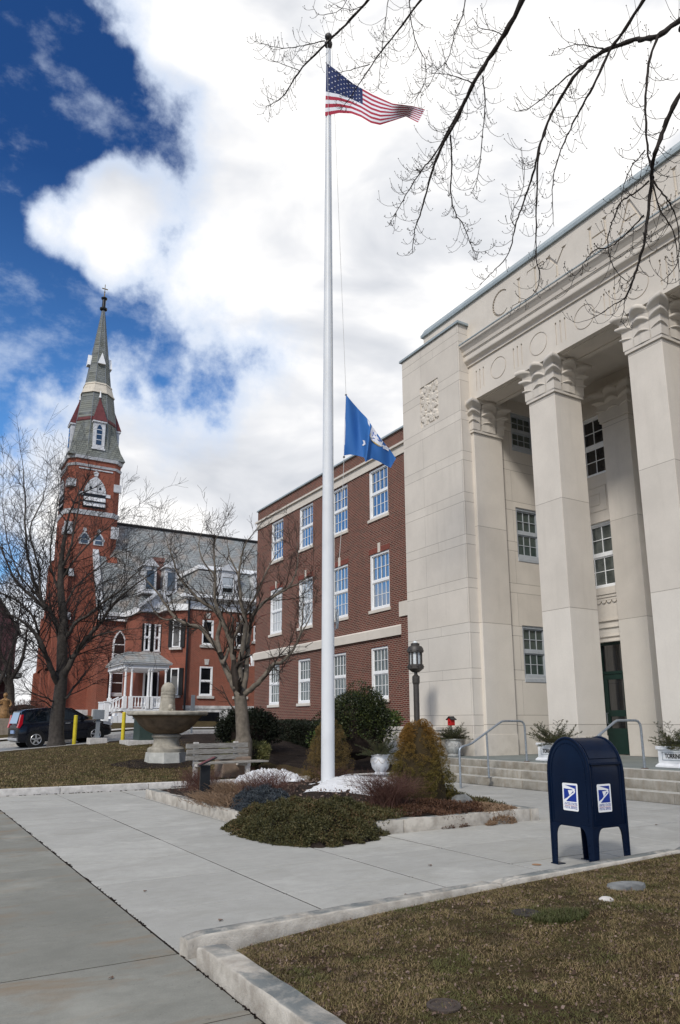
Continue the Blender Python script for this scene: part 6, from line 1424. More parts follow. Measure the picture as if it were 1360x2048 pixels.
# stones set in the lawn
b0 = PX(1250, 1775, 1); 
def on_lawn(px, py, z=.10):
    d = PX(px, py, 1)-EYE; return EYE+d*(z-1.45)/d[2]
p = on_lawn(1252, 1774); q = MB(); n = 14; g_ = random.Random(8); ring = [(p[0]+.24*math.cos(2*math.pi*i/n)*(1+g_.uniform(-.2, .2)), p[1]+.13*math.sin(2*math.pi*i/n)*(1+g_.uniform(-.2, .2))) for i in range(n)]
q.frustum(ring, .05, [(p[0]+(x-p[0])*.85, p[1]+(y-p[1])*.85) for x, y in ring], lawnz(p[0], p[1])+.03); tag(q.build('flat_stone', M_['rock'], smooth=True, ang=30), 'flat grey stone set in the brown lawn below the mailbox', 'stone')
p = on_lawn(1213, 1804); q = MB(); q.sphere((p[0], p[1], lawnz(p[0], p[1])), .06, 5, sz=.5); tag(q.build('small_stone', M_['granite']), 'small pale stone near the flat stone in the lawn', 'stone')
p = on_lawn(888, 2020); q = MB(); q.lathe([(.085, -.05), (.085, .012), (.080, .016), (.068, .016), (.066, .010), (0.001, .010)], (p[0], p[1], lawnz(p[0], p[1])), 24); tag(q.build('valve_cover', plain('rusty_iron', (.055, .042, .036), .8, .3, 30, bmp=.004)), 'round rusty iron valve cover in the lawn at the bottom edge', 'valve cover')
p = on_lawn(1052, 1828); q = MB(); q.lathe([(.11, -.05), (.11, .008), (.09, .014), (0.001, .006)], (p[0], p[1], lawnz(p[0], p[1])), 24); tag(q.build('valve_cover', plain('dark_iron', (.03, .025, .022), .8, .3, 30, bmp=.004)), 'dark iron valve cover sunk in the lawn left of the green tuft', 'valve cover')
# ------------------------------------------------------------------ car
def build_car(rear, head, pitch):
    cr = thing('parked_car', 'black boxy hatchback parked on the sloping road behind the big bare tree', 'car', tuple(rear))
    Mc = Matrix.Translation(rear) @ Matrix.Rotation(head, 4, 'Z') @ Matrix.Rotation(-pitch, 4, 'Y')
    CP = mat('car_black_paint', lambda t, b: (b.inputs['Base Color'].__setattr__('default_value', (.004, .005, .009, 1)), b.inputs['Coat Weight'].__setattr__('default_value', .25)), .25, .35)
    RB = plain('tyre_rubber', (.012, .012, .012), .85, .1); AL = plain('alloy_wheel', (.55, .56, .58), .3, .1, 10, metallic=.7)
    # origin: rear wheel contact on near side (y=0), car body spans y 0.05..1.75 (local +y away)
    W_, L0, L1 = 1.72, -.72, 3.38
    # body sections: list of (x, zlow, zbelt, inset)
    def ring(x, pts): return [(x, y, z) for y, z in pts]
    prof = [(-.72, .36, .62, .10), (-.70, .30, .95, .05), (-.60, .24, 1.02, .01), (-.2, .22, 1.03, 0), (.6, .20, 1.02, 0), (1.6, .20, 1.0, 0), (2.3, .20, .98, 0), (2.75, .22, .93, .02), (3.15, .24, .84, .06), (3.33, .28, .72, .14), (3.38, .36, .58, .22)]
    mb = MB(); vs = []; 
    for (x, zl, zb, ins) in prof:
        y0, y1 = ins, W_-ins; h = zb-zl
        vs += [(x, y0+.06, zl), (x, y0, zl+.10), (x, y0-.01, zl+h*.5), (x, y0+.02, zl+h*.88), (x, y0+.08, zb), (x, W_/2, zb+.03), (x, y1-.08, zb), (x, y1-.02, zl+h*.88), (x, y1+.01, zl+h*.5), (x, y1, zl+.10), (x, y1-.06, zl)]
    n = 11; k_ = len(prof); fs = [(i*n+j, i*n+(j+1) % n, (i+1)*n+(j+1) % n, (i+1)*n+j) for i in range(k_-1) for j in range(n)]+[tuple(range(n-1, -1, -1)), tuple((k_-1)*n+j for j in range(n))]
    mb.add(vs, fs); body = mb.build('body', CP, cr, smooth=True, mtx=Mc, ang=38)
    # greenhouse
    g = [(-.66, .98, .10), (-.50, 1.56, .20), (-.30, 1.61, .20), (.8, 1.63, .19), (1.45, 1.59, .20), (2.30, 1.00, .12)]
    mb = MB(); side = [(-.66, 1.0), (-.52, 1.54), (-.35, 1.60), (.5, 1.63), (1.2, 1.61), (1.50, 1.55), (2.35, 1.0)]
    vs = [(x, .10+(z-1.0)*.18, z) for x, z in side]+[(x, W_-.10-(z-1.0)*.18, z) for x, z in side]; n = len(side)
    mb.add(vs, [tuple(range(n)), tuple(range(2*n-1, n-1, -1))]+[(i, (i+1) % n, n+(i+1) % n, n+i) for i in range(n)]); cab = mb.build('cabin', CP, cr, smooth=True, mtx=Mc, ang=25, bevel=.02)
    def sidepoly(pts, off=.012): 
        mb = MB(); q = [(x, .10+(z-1.0)*.18-off, z) for x, z in pts]; q2 = [(x, .10+(z-1.0)*.18+.01, z) for x, z in pts]; n = len(pts); mb.add(q+q2, [tuple(range(n)), tuple(range(2*n-1, n-1, -1))]+[(i, (i+1) % n, n+(i+1) % n, n+i) for i in range(n)]); return mb
    CGm = glass('car_glass', (.004, .006, .009), .0, tint=(.5, .65, .85))
    for pts in ([(-.42, 1.12), (-.36, 1.47), (-.12, 1.50), (.02, 1.08)], [(.10, 1.07), (.0, 1.50), (.62, 1.52), (.70, 1.06)], [(.78, 1.06), (.74, 1.52), (1.28, 1.50), (1.50, 1.42), (1.98, 1.10), (1.9, 1.04)]): sidepoly(pts).build('side_window', CGm, cab, mtx=Mc)
    mb = MB(); mb.add([(1.58, .28, 1.53), (1.58, W_-.28, 1.53), (2.36, W_-.16, 1.03), (2.36, .16, 1.03)], [(0, 1, 2, 3)]); mb.v = [(x+.02, y, z+.02) for x, y, z in mb.v]; mb.build('windscreen', CGm, cab, mtx=Mc)
    mb = MB(); mb.add([(-.55, .34, 1.50), (-.55, W_-.34, 1.50), (-.70, W_-.26, 1.05), (-.70, .26, 1.05)], [(0, 3, 2, 1)]); mb.v = [(x-.015, y, z) for x, y, z in mb.v]; mb.build('rear_window', CGm, cab, mtx=Mc)
    TL = plain('tail_light', (.42, .008, .02), .2, .1); HL = plain('lamp_clear', (.6, .62, .66), .15, .2, 30, metallic=.4)
    MB().prism([(-.74, .88), (-.66, .84), (-.54, 1.02), (-.50, 1.40), (-.60, 1.40), (-.68, 1.05)], .00, .20, 'y').build('tail_light', TL, body, mtx=Mc); MB().prism([(-.74, .88), (-.66, .84), (-.54, 1.02), (-.50, 1.40), (-.60, 1.40), (-.68, 1.05)], W_-.2, W_, 'y').build('tail_light', TL, body, mtx=Mc)
    MB().prism([(2.95, .76), (3.30, .66), (3.36, .72), (3.18, .84), (2.98, .88)], .02, .3, 'y').build('headlight', HL, body, mtx=Mc); MB().prism([(2.95, .76), (3.30, .66), (3.36, .72), (3.18, .84), (2.98, .88)], W_-.3, W_-.02, 'y').build('headlight', HL, body, mtx=Mc)
    MB().box(-.75, -.60, .15, W_-.15, .34, .44).build('bumper_strip', HL, body, mtx=Mc); MB().box(-.755, -.72, W_/2-.25, W_/2+.25, .62, .76).build('number_plate', plain('number_plate_blue', (.25, .35, .55), .5), body, mtx=Mc)
    [MB().box(a_, a_+.2, -.025, .0, .90, .92).build('door_handle', HL, body, mtx=Mc) for a_ in (.55, 1.25)]; MB().box(2.0, 2.12, -.16, .04, 1.02, 1.16).build('wing_mirror', CP, body, mtx=Mc, bevel=.02)
    for x in (0, 2.57):
        for y, s_ in ((.0, -1), (W_, 1)):
            def disc(r0, y0, y1, name, m_, par=None, n_=26):
                mb = MB(); vs = [(x+r0*math.cos(2*math.pi*i/n_), y0, .325+r0*math.sin(2*math.pi*i/n_)) for i in range(n_)]+[(x+r0*math.cos(2*math.pi*i/n_), y1, .325+r0*math.sin(2*math.pi*i/n_)) for i in range(n_)]
                mb.add(vs, [tuple(range(n_)), tuple(range(2*n_-1, n_-1, -1))]+[(i, (i+1) % n_, n_+(i+1) % n_, n_+i) for i in range(n_)]); return mb.build(name, m_, par or cr, mtx=Mc, smooth=True, ang=30)
            disc(.40, y-s_*.02-s_*.002, y-s_*.1, 'wheel_arch', M_['black'])
            disc(.40, y+s_*.012, y-s_*.02, 'wheel_arch_trim', M_['black'])
            wl_ = disc(.325, y+s_*.025, y-s_*.18, 'wheel', RB)
            mb = MB()
            for i in range(5): a = R(90+72*i); mb.obox((x+.12*math.cos(a), y+s_*.035, .325+.12*math.sin(a)), (math.cos(a), 0, math.sin(a)), (-math.sin(a), 0, math.cos(a)), (0, 1, 0), .10, .035, .008)
            mb.tube([(x+.215*math.cos(t), y+s_*.032, .325+.215*math.sin(t)) for t in np.linspace(0, 2*math.pi, 25)], .014, 5); mb.build('rim', AL, wl_, mtx=Mc)
rw = Vector((5.30, 34.35, hillA(5.30)-.10)); build_car(rw, R(7), math.atan(.075))

# ------------------------------------------------------------------ bushes and hedge
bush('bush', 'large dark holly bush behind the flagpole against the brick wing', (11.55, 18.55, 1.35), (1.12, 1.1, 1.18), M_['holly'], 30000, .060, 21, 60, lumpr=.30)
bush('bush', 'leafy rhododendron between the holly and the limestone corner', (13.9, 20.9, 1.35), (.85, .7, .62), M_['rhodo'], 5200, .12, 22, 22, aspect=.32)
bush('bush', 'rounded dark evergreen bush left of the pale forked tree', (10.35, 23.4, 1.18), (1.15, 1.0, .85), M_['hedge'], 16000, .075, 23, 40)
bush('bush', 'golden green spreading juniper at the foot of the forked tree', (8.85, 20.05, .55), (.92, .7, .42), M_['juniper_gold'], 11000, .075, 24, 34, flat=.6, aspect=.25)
bush('bush', 'small pale leaved shoots in front of the clipped hedge', (9.85, 17.6, .82), (.35, .35, .62), M_['rhodo'], 900, .055, 26, 12)
def hedge(label_, x0, x1, y0, y1, z0, z1, n, seed):
    g = rng(seed); P = []; N = []
    for (ax, cnt) in (('w', .5), ('t', .22), ('s', .28)):
        m = int(n*cnt)
        if ax == 'w': P.append(np.column_stack([np.full(m, x0)+g.normal(0, .05, m), g.uniform(y0, y1, m), g.uniform(z0, z1, m)])); N.append(np.tile((-1., 0, .3), (m, 1)))
        elif ax == 't': P.append(np.column_stack([g.uniform(x0, x1, m), g.uniform(y0, y1, m), np.full(m, z1)+g.normal(0, .03, m)])); N.append(np.tile((0, 0, 1.), (m, 1)))
        else: P.append(np.column_stack([g.uniform(x0, x1, m), np.full(m, y0)+g.normal(0, .05, m), g.uniform(z0, z1, m)])); N.append(np.tile((0, -1., .3), (m, 1)))
    P = np.concatenate(P); P += np.column_stack([.06*np.sin(P[:, 1]*3+P[:, 2]*4), .05*np.sin(P[:, 0]*4), .04*np.sin(P[:, 1]*2.3)]); V, F = leaves(P, np.concatenate(N), .07, seed, .6, .4)
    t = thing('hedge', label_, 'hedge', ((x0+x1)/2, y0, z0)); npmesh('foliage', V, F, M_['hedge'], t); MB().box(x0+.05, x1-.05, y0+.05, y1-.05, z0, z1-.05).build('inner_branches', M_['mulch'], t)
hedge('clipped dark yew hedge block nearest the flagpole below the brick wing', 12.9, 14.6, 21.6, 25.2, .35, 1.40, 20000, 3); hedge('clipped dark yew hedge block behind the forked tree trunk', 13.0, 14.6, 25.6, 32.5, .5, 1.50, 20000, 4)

# ------------------------------------------------------------------ bare trees
def traced(px_pts, depth, seed, r0, r1, wander=1.0):
    g = random.Random(seed); k_ = len(px_pts); dd = g.uniform(-wander, wander); pts = []
    for i, p in enumerate(px_pts): pts.append(Vector(PX(p[0], p[1], depth+dd*(i/(k_-1))+g.uniform(-.04, .04)*wander)))
    # smooth by catmull-rom
    out_ = []; 
    for i in range(k_-1):
        a, b, c, d = pts[max(i-1, 0)], pts[i], pts[i+1], pts[min(i+2, k_-1)]
        for s_ in range(4):
            t = s_/4; out_.append(.5*((2*b)+(c-a)*t+(2*a-5*b+4*c-d)*t*t+(3*b-a-3*c+d)*t**3)+Vector([g.gauss(0, .006) for _ in range(3)])*wander)
    out_.append(pts[-1]); n = len(out_); return out_, [r0*(1-i/(n-1))+r1*i/(n-1) for i in range(n)]
def sprout(segs, p, d, L, r, lvl, g, up=.25, kids=(5, 7), spread=.75, minr=.0028, nseg=4):
    pts = [p.copy()]; q = p.copy(); dd = d.normalized()
    for i in range(nseg):
        dd = (dd+Vector((g.gauss(0, .10), g.gauss(0, .10), g.gauss(0, .08)+up*.22))).normalized(); q = q+dd*L/nseg; pts.append(q.copy())
    segs.append((pts, [max(minr, r*(1-.62*i/nseg)) for i in range(nseg+1)]))
    if lvl <= 0: return
    for k_ in range(g.randint(*kids)):
        i = g.randint(1, nseg); t = (pts[i]-pts[i-1]).normalized(); side = t.cross(Vector((g.gauss(0, 1), g.gauss(0, 1), g.gauss(0, 1)))).normalized()
        sprout(segs, pts[i].lerp(pts[i-1], g.random()), (t*(1-spread*.35)+side*spread).normalized(), L*g.uniform(.38, .68), max(minr, r*.5), lvl-1, g, up, kids, spread, minr, 3 if lvl == 1 else 4)
def tree(label_, limbs, depth, bark, twigm, seed, dens, L0, lvl=2, up=.3, group=None, minr=.004, wander=1.2, kids=(4, 6), name='bare_tree'):
    g = random.Random(seed); mains = []; segs = []
    base = Vector(PX(*limbs[0][0][0], depth))
    t = thing(name, label_, 'tree', tuple(base), group=group)
    for li, (pp, r0, r1) in enumerate(limbs):
        if li == 0: pts, rr_ = traced(pp, depth, seed, r0, r1, .15)
        else:
            pts, rr_ = traced(pp, depth, seed*13+li, r0, r1, wander)
        mains.append((pts, rr_, li))
    mb = MB()
    for pts, rr_, li in mains:
        if li == 0: mb.tube([pts[0]-Vector((0, 0, .5))]+pts, [rr_[0]*1.25]+[r_*(1.25 if i == 0 else 1.08 if i == 1 else 1) for i, r_ in enumerate(rr_)], 12)
        else: mb.tube(pts, rr_, 8)
    mb.build('trunk', bark, t, smooth=True, ang=70)
    for pts, rr_, li in mains:
        n = len(pts); L = sum((pts[i+1]-pts[i]).length for i in range(n-1)); cnt = max(2, int(L*dens*(.45 if li == 0 else 1)))
        for c_ in range(cnt):
            f_ = (c_+g.random())/cnt; f_ = max(f_, .45) if li == 0 else .12+.88*f_
            i = min(n-2, int(f_*(n-1))); p = pts[i].lerp(pts[i+1], g.random()); tg = (pts[i+1]-pts[i]).normalized()
            side = tg.cross(Vector((g.gauss(0, 1), g.gauss(0, 1), g.gauss(0, 1)))).normalized()
            sprout(segs, p, tg*.7+side*.7+Vector((0, 0, up*.5)), L0*g.uniform(.55, 1.15)*(1.1-.35*f_), max(minr, min(rr_[i]*.45, .03)), lvl, g, up, kids, .7, minr)
        sprout(segs, pts[-1], (pts[-1]-pts[-3]), L0*.9, max(minr, rr_[-1]), lvl, g, up, kids, .7, minr)
    twig_mesh('crown', segs, twigm, t); return t, len(segs)
big = [([(112, 1492), (114, 1440), (120, 1390), (124, 1340), (124, 1290), (127, 1240), (122, 1190), (121, 1150), (124, 1110), (130, 1070)], .30, .07),
 ([(118, 1372), (105, 1345), (95, 1320), (84, 1290), (66, 1262), (40, 1240), (0, 1222)], .13, .03), ([(96, 1322), (78, 1285), (72, 1245), (40, 1205), (8, 1190), (-30, 1180)], .07, .02),
 ([(126, 1320), (120, 1280), (107, 1235), (92, 1212), (78, 1190), (62, 1140), (52, 1080), (50, 1010), (47, 940)], .12, .02), ([(92, 1215), (60, 1190), (30, 1160), (8, 1110), (-15, 1060)], .08, .015),
 ([(82, 1195), (75, 1130), (60, 1060), (85, 1000), (95, 950)], .05, .012), ([(125, 1360), (138, 1330), (155, 1300), (180, 1270), (205, 1240), (230, 1205), (262, 1175), (300, 1150)], .14, .02),
 ([(168, 1285), (200, 1270), (235, 1262), (268, 1258)], .05, .012), ([(128, 1285), (142, 1262), (152, 1245), (180, 1228), (207, 1205), (240, 1180), (262, 1155), (285, 1135)], .09, .014),
 ([(112, 1340), (135, 1320), (160, 1300), (172, 1288)], .05, .03), ([(125, 1135), (140, 1100), (150, 1050), (158, 1000), (155, 960)], .06, .012), ([(124, 1160), (145, 1125), (180, 1085), (215, 1055), (245, 1030)], .05, .01),
 ([(127, 1215), (150, 1175), (190, 1140), (230, 1110), (280, 1085)], .045, .01), ([(131, 1398), (148, 1375), (165, 1355), (175, 1340)], .06, .02), ([(112, 1405), (90, 1395), (62, 1385), (45, 1362)], .04, .012), ([(112, 1425), (92, 1405), (78, 1398)], .03, .01),
 ([(122, 1190), (105, 1150), (100, 1100), (110, 1040), (118, 985)], .05, .012), ([(85, 1200), (40, 1150), (15, 1080), (5, 1010)], .04, .01), ([(205, 1240), (250, 1235), (290, 1225), (318, 1230)], .04, .01)]
t1, n1_ = tree('big spreading bare tree with a thick straight trunk in front of the parked car', big, 30, M_['bark'], M_['twig'], 5, 3.0, 2.35, 2, .28, minr=.0052, wander=2.4, kids=(4, 6))
fork = [([(487, 1482), (485, 1450), (483, 1420), (480, 1392)], .20, .17),
 ([(480, 1395), (470, 1375), (458, 1352), (446, 1325), (438, 1302), (418, 1275), (400, 1255), (380, 1250), (352, 1236), (335, 1215), (318, 1190), (298, 1165), (280, 1150)], .11, .012),
 ([(440, 1305), (435, 1275), (442, 1240), (424, 1215), (405, 1205), (385, 1185), (366, 1165), (352, 1140), (345, 1115), (338, 1095), (332, 1075)], .07, .01),
 ([(478, 1390), (472, 1360), (468, 1330), (462, 1290), (450, 1255), (437, 1225), (430, 1195), (430, 1160), (429, 1120), (428, 1090), (436, 1070)], .10, .012),
 ([(482, 1370), (480, 1330), (486, 1290), (492, 1250), (484, 1215), (480, 1180), (478, 1150), (482, 1120), (488, 1095), (500, 1075)], .09, .012),
 ([(486, 1385), (492, 1340), (496, 1290), (500, 1255), (510, 1225), (530, 1203), (552, 1190), (575, 1175), (590, 1150), (596, 1120), (594, 1085)], .09, .01),
 ([(489, 1388), (500, 1380), (520, 1362), (538, 1340), (548, 1328), (562, 1325), (580, 1308), (592, 1290), (600, 1270), (605, 1240), (606, 1205)], .085, .012),
 ([(462, 1290), (480, 1250), (498, 1215), (512, 1190), (530, 1150), (545, 1120), (560, 1100)], .05, .01), ([(445, 1330), (460, 1290), (462, 1262), (466, 1235), (440, 1212)], .05, .02), ([(352, 1236), (330, 1240), (310, 1225), (300, 1200)], .03, .008),
 ([(575, 1175), (600, 1165), (622, 1148)], .03, .008), ([(600, 1270), (615, 1245), (628, 1215)], .025, .008), ([(429, 1150), (405, 1120), (398, 1090), (405, 1060)], .03, .008), ([(478, 1150), (460, 1115), (455, 1085)], .03, .008)]
t2, n2_ = tree('pale barked forked bare tree in front of the brick wing corner', fork, 21, M_['bark_light'], M_['twig2'], 9, 2.5, 1.15, 2, .35, minr=.0042, wander=1.4, kids=(3, 6))
far = [([(20, 1420), (22, 1380), (18, 1340), (25, 1300)], .35, .15), ([(22, 1390), (5, 1350), (-15, 1310)], .2, .05), ([(20, 1360), (40, 1330), (50, 1290), (55, 1250)], .2, .05), ([(20, 1350), (0, 1300), (5, 1255)], .15, .04)]
tree('thin bare tree standing before the maroon house at far left', far, 62, M_['bark'], M_['twig'], 3, .9, 4.5, 2, .3, minr=.02, wander=2)
far2 = [([(-12, 1430), (-10, 1370), (-14, 1320), (-8, 1280)], .4, .15), ([(-10, 1380), (10, 1340), (25, 1290)], .2, .05), ([(-12, 1360), (-30, 1300)], .2, .05)]
tree('dark bare tree at the extreme left behind the statue', far2, 58, M_['bark'], M_['twig'], 4, 1.1, 4.5, 2, .3, minr=.02, wander=2)
# low dark shrubs on the bank far left
for i, (px, py, dd) in enumerate(((20, 1452, 42), (55, 1450, 44), (48, 1420, 50))):
    c = PX(px, py, dd); bush('shrub', ('brown leafless shrub on the bank right below the statue plinth', 'brown leafless shrub behind the parked car tail', 'brown leafless shrub beside the church stair rail')[i], (c[0], c[1], c[2]), (1.5, .8, .55), M_['barberry'], 2500, .16, 60+i, 14, aspect=.12)

# ------------------------------------------------------------------ overhanging maple
def maple():
    L = [ # traced outlines of the drooping limbs: (points, depth start, depth end, radius start, end)
     ([(745, -10), (700, 40), (655, 84), (596, 146), (570, 188), (550, 205), (532, 213)], 7.6, 8.4, .020, .004), ([(650, 82), (612, 90), (577, 96), (540, 92), (509, 82)], 7.8, 8.2, .008, .003), ([(600, 142), (565, 128), (540, 118)], 8, 8.2, .006, .003),
     ([(849, -10), (803, 52), (752, 117), (706, 188), (680, 222)], 7.2, 8.0, .016, .003), ([(739, 129), (700, 140), (674, 146)], 7.6, 7.9, .007, .003), ([(778, -10), (770, 50), (765, 84), (760, 140), (757, 178)], 7.5, 7.8, .006, .003),
     ([(818, -10), (822, 40), (832, 85), (850, 125), (850, 165), (830, 200)], 7.0, 7.4, .008, .003), ([(932, -10), (925, 30), (912, 60), (895, 120), (875, 140), (850, 180), (820, 190)], 6.9, 7.3, .008, .003),
     ([(1050, -12), (1011, 65), (975, 120), (946, 168), (915, 235), (885, 290), (862, 350), (846, 410), (830, 460), (824, 508)], 6.3, 7.3, .034, .004), ([(946, 166), (915, 155), (894, 149), (862, 146)], 6.7, 6.9, .008, .003), ([(1004, 70), (985, 60), (960, 56), (945, 35)], 6.5, 6.6, .007, .003),
     ([(948, 170), (930, 200), (900, 255), (868, 311), (840, 345), (815, 385), (795, 420), (778, 450)], 6.7, 7.3, .016, .003), ([(965, 150), (970, 200), (966, 259), (956, 350), (942, 388)], 6.6, 7.0, .009, .003), ([(901, 270), (904, 330), (902, 390), (912, 430), (926, 447), (938, 480), (950, 503), (972, 502)], 6.9, 7.3, .011, .003), ([(915, 240), (880, 300), (855, 340), (826, 340)], 6.9, 7.2, .008, .003),
     ([(1372, 32), (1321, 68), (1290, 78), (1263, 81), (1205, 104), (1175, 125), (1147, 155), (1115, 205), (1095, 246), (1078, 300), (1062, 362), (1045, 410), (1030, 453), (1018, 505), (985, 545), (959, 570)], 5.6, 6.9, .030, .003), ([(1208, 98), (1180, 92), (1150, 90), (1117, 100)], 5.9, 6.2, .009, .003), ([(1166, 130), (1125, 160), (1088, 194), (1060, 215), (1037, 222)], 6.1, 6.4, .010, .003),
     ([(1092, 262), (1078, 300), (1074, 370), (1072, 450), (1073, 518), (1079, 557), (1065, 590), (1024, 612)], 6.3, 6.6, .013, .003), ([(1294, -10), (1250, 58), (1218, 104), (1185, 175), (1160, 220), (1140, 259), (1114, 324), (1105, 380), (1108, 453)], 5.7, 6.4, .020, .003),
     ([(1316, 72), (1298, 125), (1292, 180), (1292, 246), (1295, 300), (1302, 335)], 5.6, 5.5, .014, .010), ([(1372, 175), (1345, 215), (1328, 259), (1312, 300), (1305, 330), (1302, 370), (1296, 430), (1289, 479), (1276, 531), (1262, 570), (1250, 597)], 5.2, 5.8, .026, .010), ([(1250, 597), (1235, 605), (1200, 628), (1175, 640)], 5.8, 5.9, .008, .003), ([(1250, 597), (1245, 630), (1240, 645)], 5.8, 5.9, .005, .003),
     ([(1299, 362), (1270, 385), (1244, 401), (1230, 430), (1221, 453), (1215, 480), (1218, 505), (1230, 540), (1255, 562)], 5.6, 5.8, .010, .004), ([(1288, 430), (1255, 465), (1224, 492), (1190, 500), (1172, 520), (1153, 550), (1134, 540)], 5.6, 5.9, .009, .003),
     ([(1305, 350), (1312, 370), (1335, 400), (1347, 421), (1357, 466), (1357, 518), (1340, 548), (1321, 563)], 5.4, 5.6, .010, .003), ([(1304, 360), (1320, 420), (1345, 460), (1356, 520), (1362, 560)], 5.3, 5.4, .009, .003), ([(1292, 300), (1262, 335), (1248, 370), (1240, 420)], 5.6, 5.8, .007, .003), ([(1030, 453), (1022, 430), (1045, 380), (1050, 330)], 6.7, 6.6, .006, .003),
     ([(1362, 60), (1385, 20)], 5.5, 5.3, .03, .035), ([(700, -12), (680, 20), (640, 30), (625, 12)], 7.7, 7.9, .006, .003), ([(730, 10), (700, 20), (665, 8)], 7.6, 7.8, .006, .003)]
    t = thing('maple_tree', 'bare maple whose thin budding branches hang down across the sky at top right', 'tree', (9.6, 2.2, 0))
    g = random.Random(21); mb = MB(); segs = []; buds = []
    h2_ = Vector(PXF(1640, 150, 5.2)); h1_ = Vector(PXF(1480, -330, 6.0)); b_ = Vector((h2_.x+1.5, h2_.y-.8, -.2)); trunk = [b_, b_+Vector((0, 0, 1.7)), b_.lerp(h2_, .5)+Vector((.3, 0, .4)), h2_, h2_.lerp(h1_, .5)+Vector((.2, 0, 0)), h1_]
    mb.tube(trunk, [.30, .24, .20, .15, .11, .07], 14)
    hub2 = Vector(PXF(1640, 150, 5.2)); hub = Vector(PXF(1480, -330, 6.0))
    for li_, (pp, d0, d1, r0, r1) in enumerate(L):
        k_ = len(pp); pts = [Vector(PXF(p[0], p[1], d0+(d1-d0)*i/(k_-1)+g.uniform(-.05, .05))) for i, p in enumerate(pp)]
        o_ = []
        for i in range(k_-1):
            a, b, c, d = pts[max(i-1, 0)], pts[i], pts[i+1], pts[min(i+2, k_-1)]
            for s_ in range(5): tt = s_/5; o_.append(.5*((2*b)+(c-a)*tt+(2*a-5*b+4*c-d)*tt*tt+(3*b-a-3*c+d)*tt**3)+Vector([g.gauss(0, .0025) for _ in range(3)]))
        o_.append(pts[-1]); n = len(o_); rr_ = [.72*(r0*(1-i/(n-1))+r1*i/(n-1))*(1+.14*math.sin(i*1.7)) for i in range(n)]
        if pp[0][1] < 0 or pp[0][0] > 1362:
            h_ = hub if pp[0][1] < 0 else hub2; s0 = o_[0]; mid = s0.lerp(h_, .5)+Vector((0, 0, .5 if h_ is hub else .1)); mb.tube([h_, mid, s0], [max(r0*1.7, .03), r0*1.25, rr_[0]], 7)
        mb.tube(o_, rr_, 7)
        # twigs: leave sideways, droop, then curl upwards to budded tips
        Ln = sum((o_[i+1]-o_[i]).length for i in range(n-1)); cnt = int(Ln*(25 if li_ < 15 else 16))
        cam_r = Vector(_r)
        for c_ in range(cnt):
            f_ = .10+.90*(c_+g.random())/cnt; i = min(n-2, int(f_*(n-1))); p = o_[i].lerp(o_[i+1], g.random()); tg = (o_[i+1]-o_[i]).normalized()
            sd_ = tg.cross(Vector((g.gauss(0, 1), g.gauss(0, 1), g.gauss(0, .6)))).normalized(); l_ = g.uniform(.10, .40)*(1.15-.5*f_); d = (tg*.55+sd_*.8).normalized(); q = p.copy(); pt_ = [q.copy()]
            for s_ in range(6):
                d = (d+Vector((0, 0, -.10 if s_ < 2 else .42))+Vector([g.gauss(0, .06) for _ in range(3)])).normalized(); q = q+d*l_/6; pt_.append(q.copy())
            segs.append((pt_, [.0024*(1-.4*j/6) for j in range(7)])); buds.append(pt_[-1])
            for b_ in range(g.randint(1, 3)):
                j = g.randint(1, 5); q = pt_[j].copy(); d = (pt_[j]-pt_[j-1]).normalized()*.5+Vector((g.gauss(0, .7), g.gauss(0, .7), .3)); pt2 = [q.copy()]; l2 = l_*g.uniform(.18, .45)
                for s_ in range(4): d = (d.normalized()+Vector((0, 0, .35))).normalized(); q = q+d*l2/4; pt2.append(q.copy())
                segs.append((pt2, [.0018, .0017, .0016, .0015, .0014])); buds.append(pt2[-1])
    mb.build('limb', M_['maple'], t, smooth=True, ang=80)
    twig_mesh('twig', segs, M_['maple'], t)
    B = np.array([tuple(b) for b in buds]); o6 = np.array([(1, 0, 0), (-1, 0, 0), (0, 1, 0), (0, -1, 0), (0, 0, 1.4), (0, 0, -1)])*.0052; V = (B[:, None]+o6[None]).reshape(-1, 3); f6 = np.array([(0, 2, 4), (2, 1, 4), (1, 3, 4), (3, 0, 4), (2, 0, 5), (1, 2, 5), (3, 1, 5), (0, 3, 5)]); F = (np.arange(len(B))[:, None, None]*6+f6[None]).reshape(-1, 3)
    npmesh('bud', V, F, M_['maple'], t); print('maple twigs', len(segs))
maple()

# ------------------------------------------------------------------ grass, leaves, litter
def blades(name, P, h, seed, mt, lean=.9, wdt=.0022):
    g = rng(seed); n = len(P); a = g.uniform(0, 6.283, n); H = h*g.uniform(.4, 1.3, n); le = H*lean*g.uniform(.1, 1.2, n); dx, dy = np.cos(a), np.sin(a); w_ = wdt*g.uniform(.7, 1.5, n)
    b0 = P+np.column_stack([-dy*w_, dx*w_, 0*a]); b1 = P+np.column_stack([dy*w_, -dx*w_, 0*a]); m0 = P+np.column_stack([dx*le*.4-dy*w_*.7, dy*le*.4+dx*w_*.7, H*.65]); m1 = P+np.column_stack([dx*le*.4+dy*w_*.7, dy*le*.4-dx*w_*.7, H*.65]); tp = P+np.column_stack([dx*le, dy*le, H])
    V = np.stack([b0, b1, m1, m0, tp], 1).reshape(-1, 3); i = np.arange(n)*5; F1 = np.column_stack([i, i+1, i+2, i+3]); F2 = np.column_stack([i+3, i+2, i+4, i+4])
    F = np.concatenate([np.column_stack([i, i+1, i+2]), np.column_stack([i, i+2, i+3]), np.column_stack([i+3, i+2, i+4])]); return npmesh(name, V, F, mt)
g = rng(77); n = 420000; u = g.uniform(0, 1, n)**.8
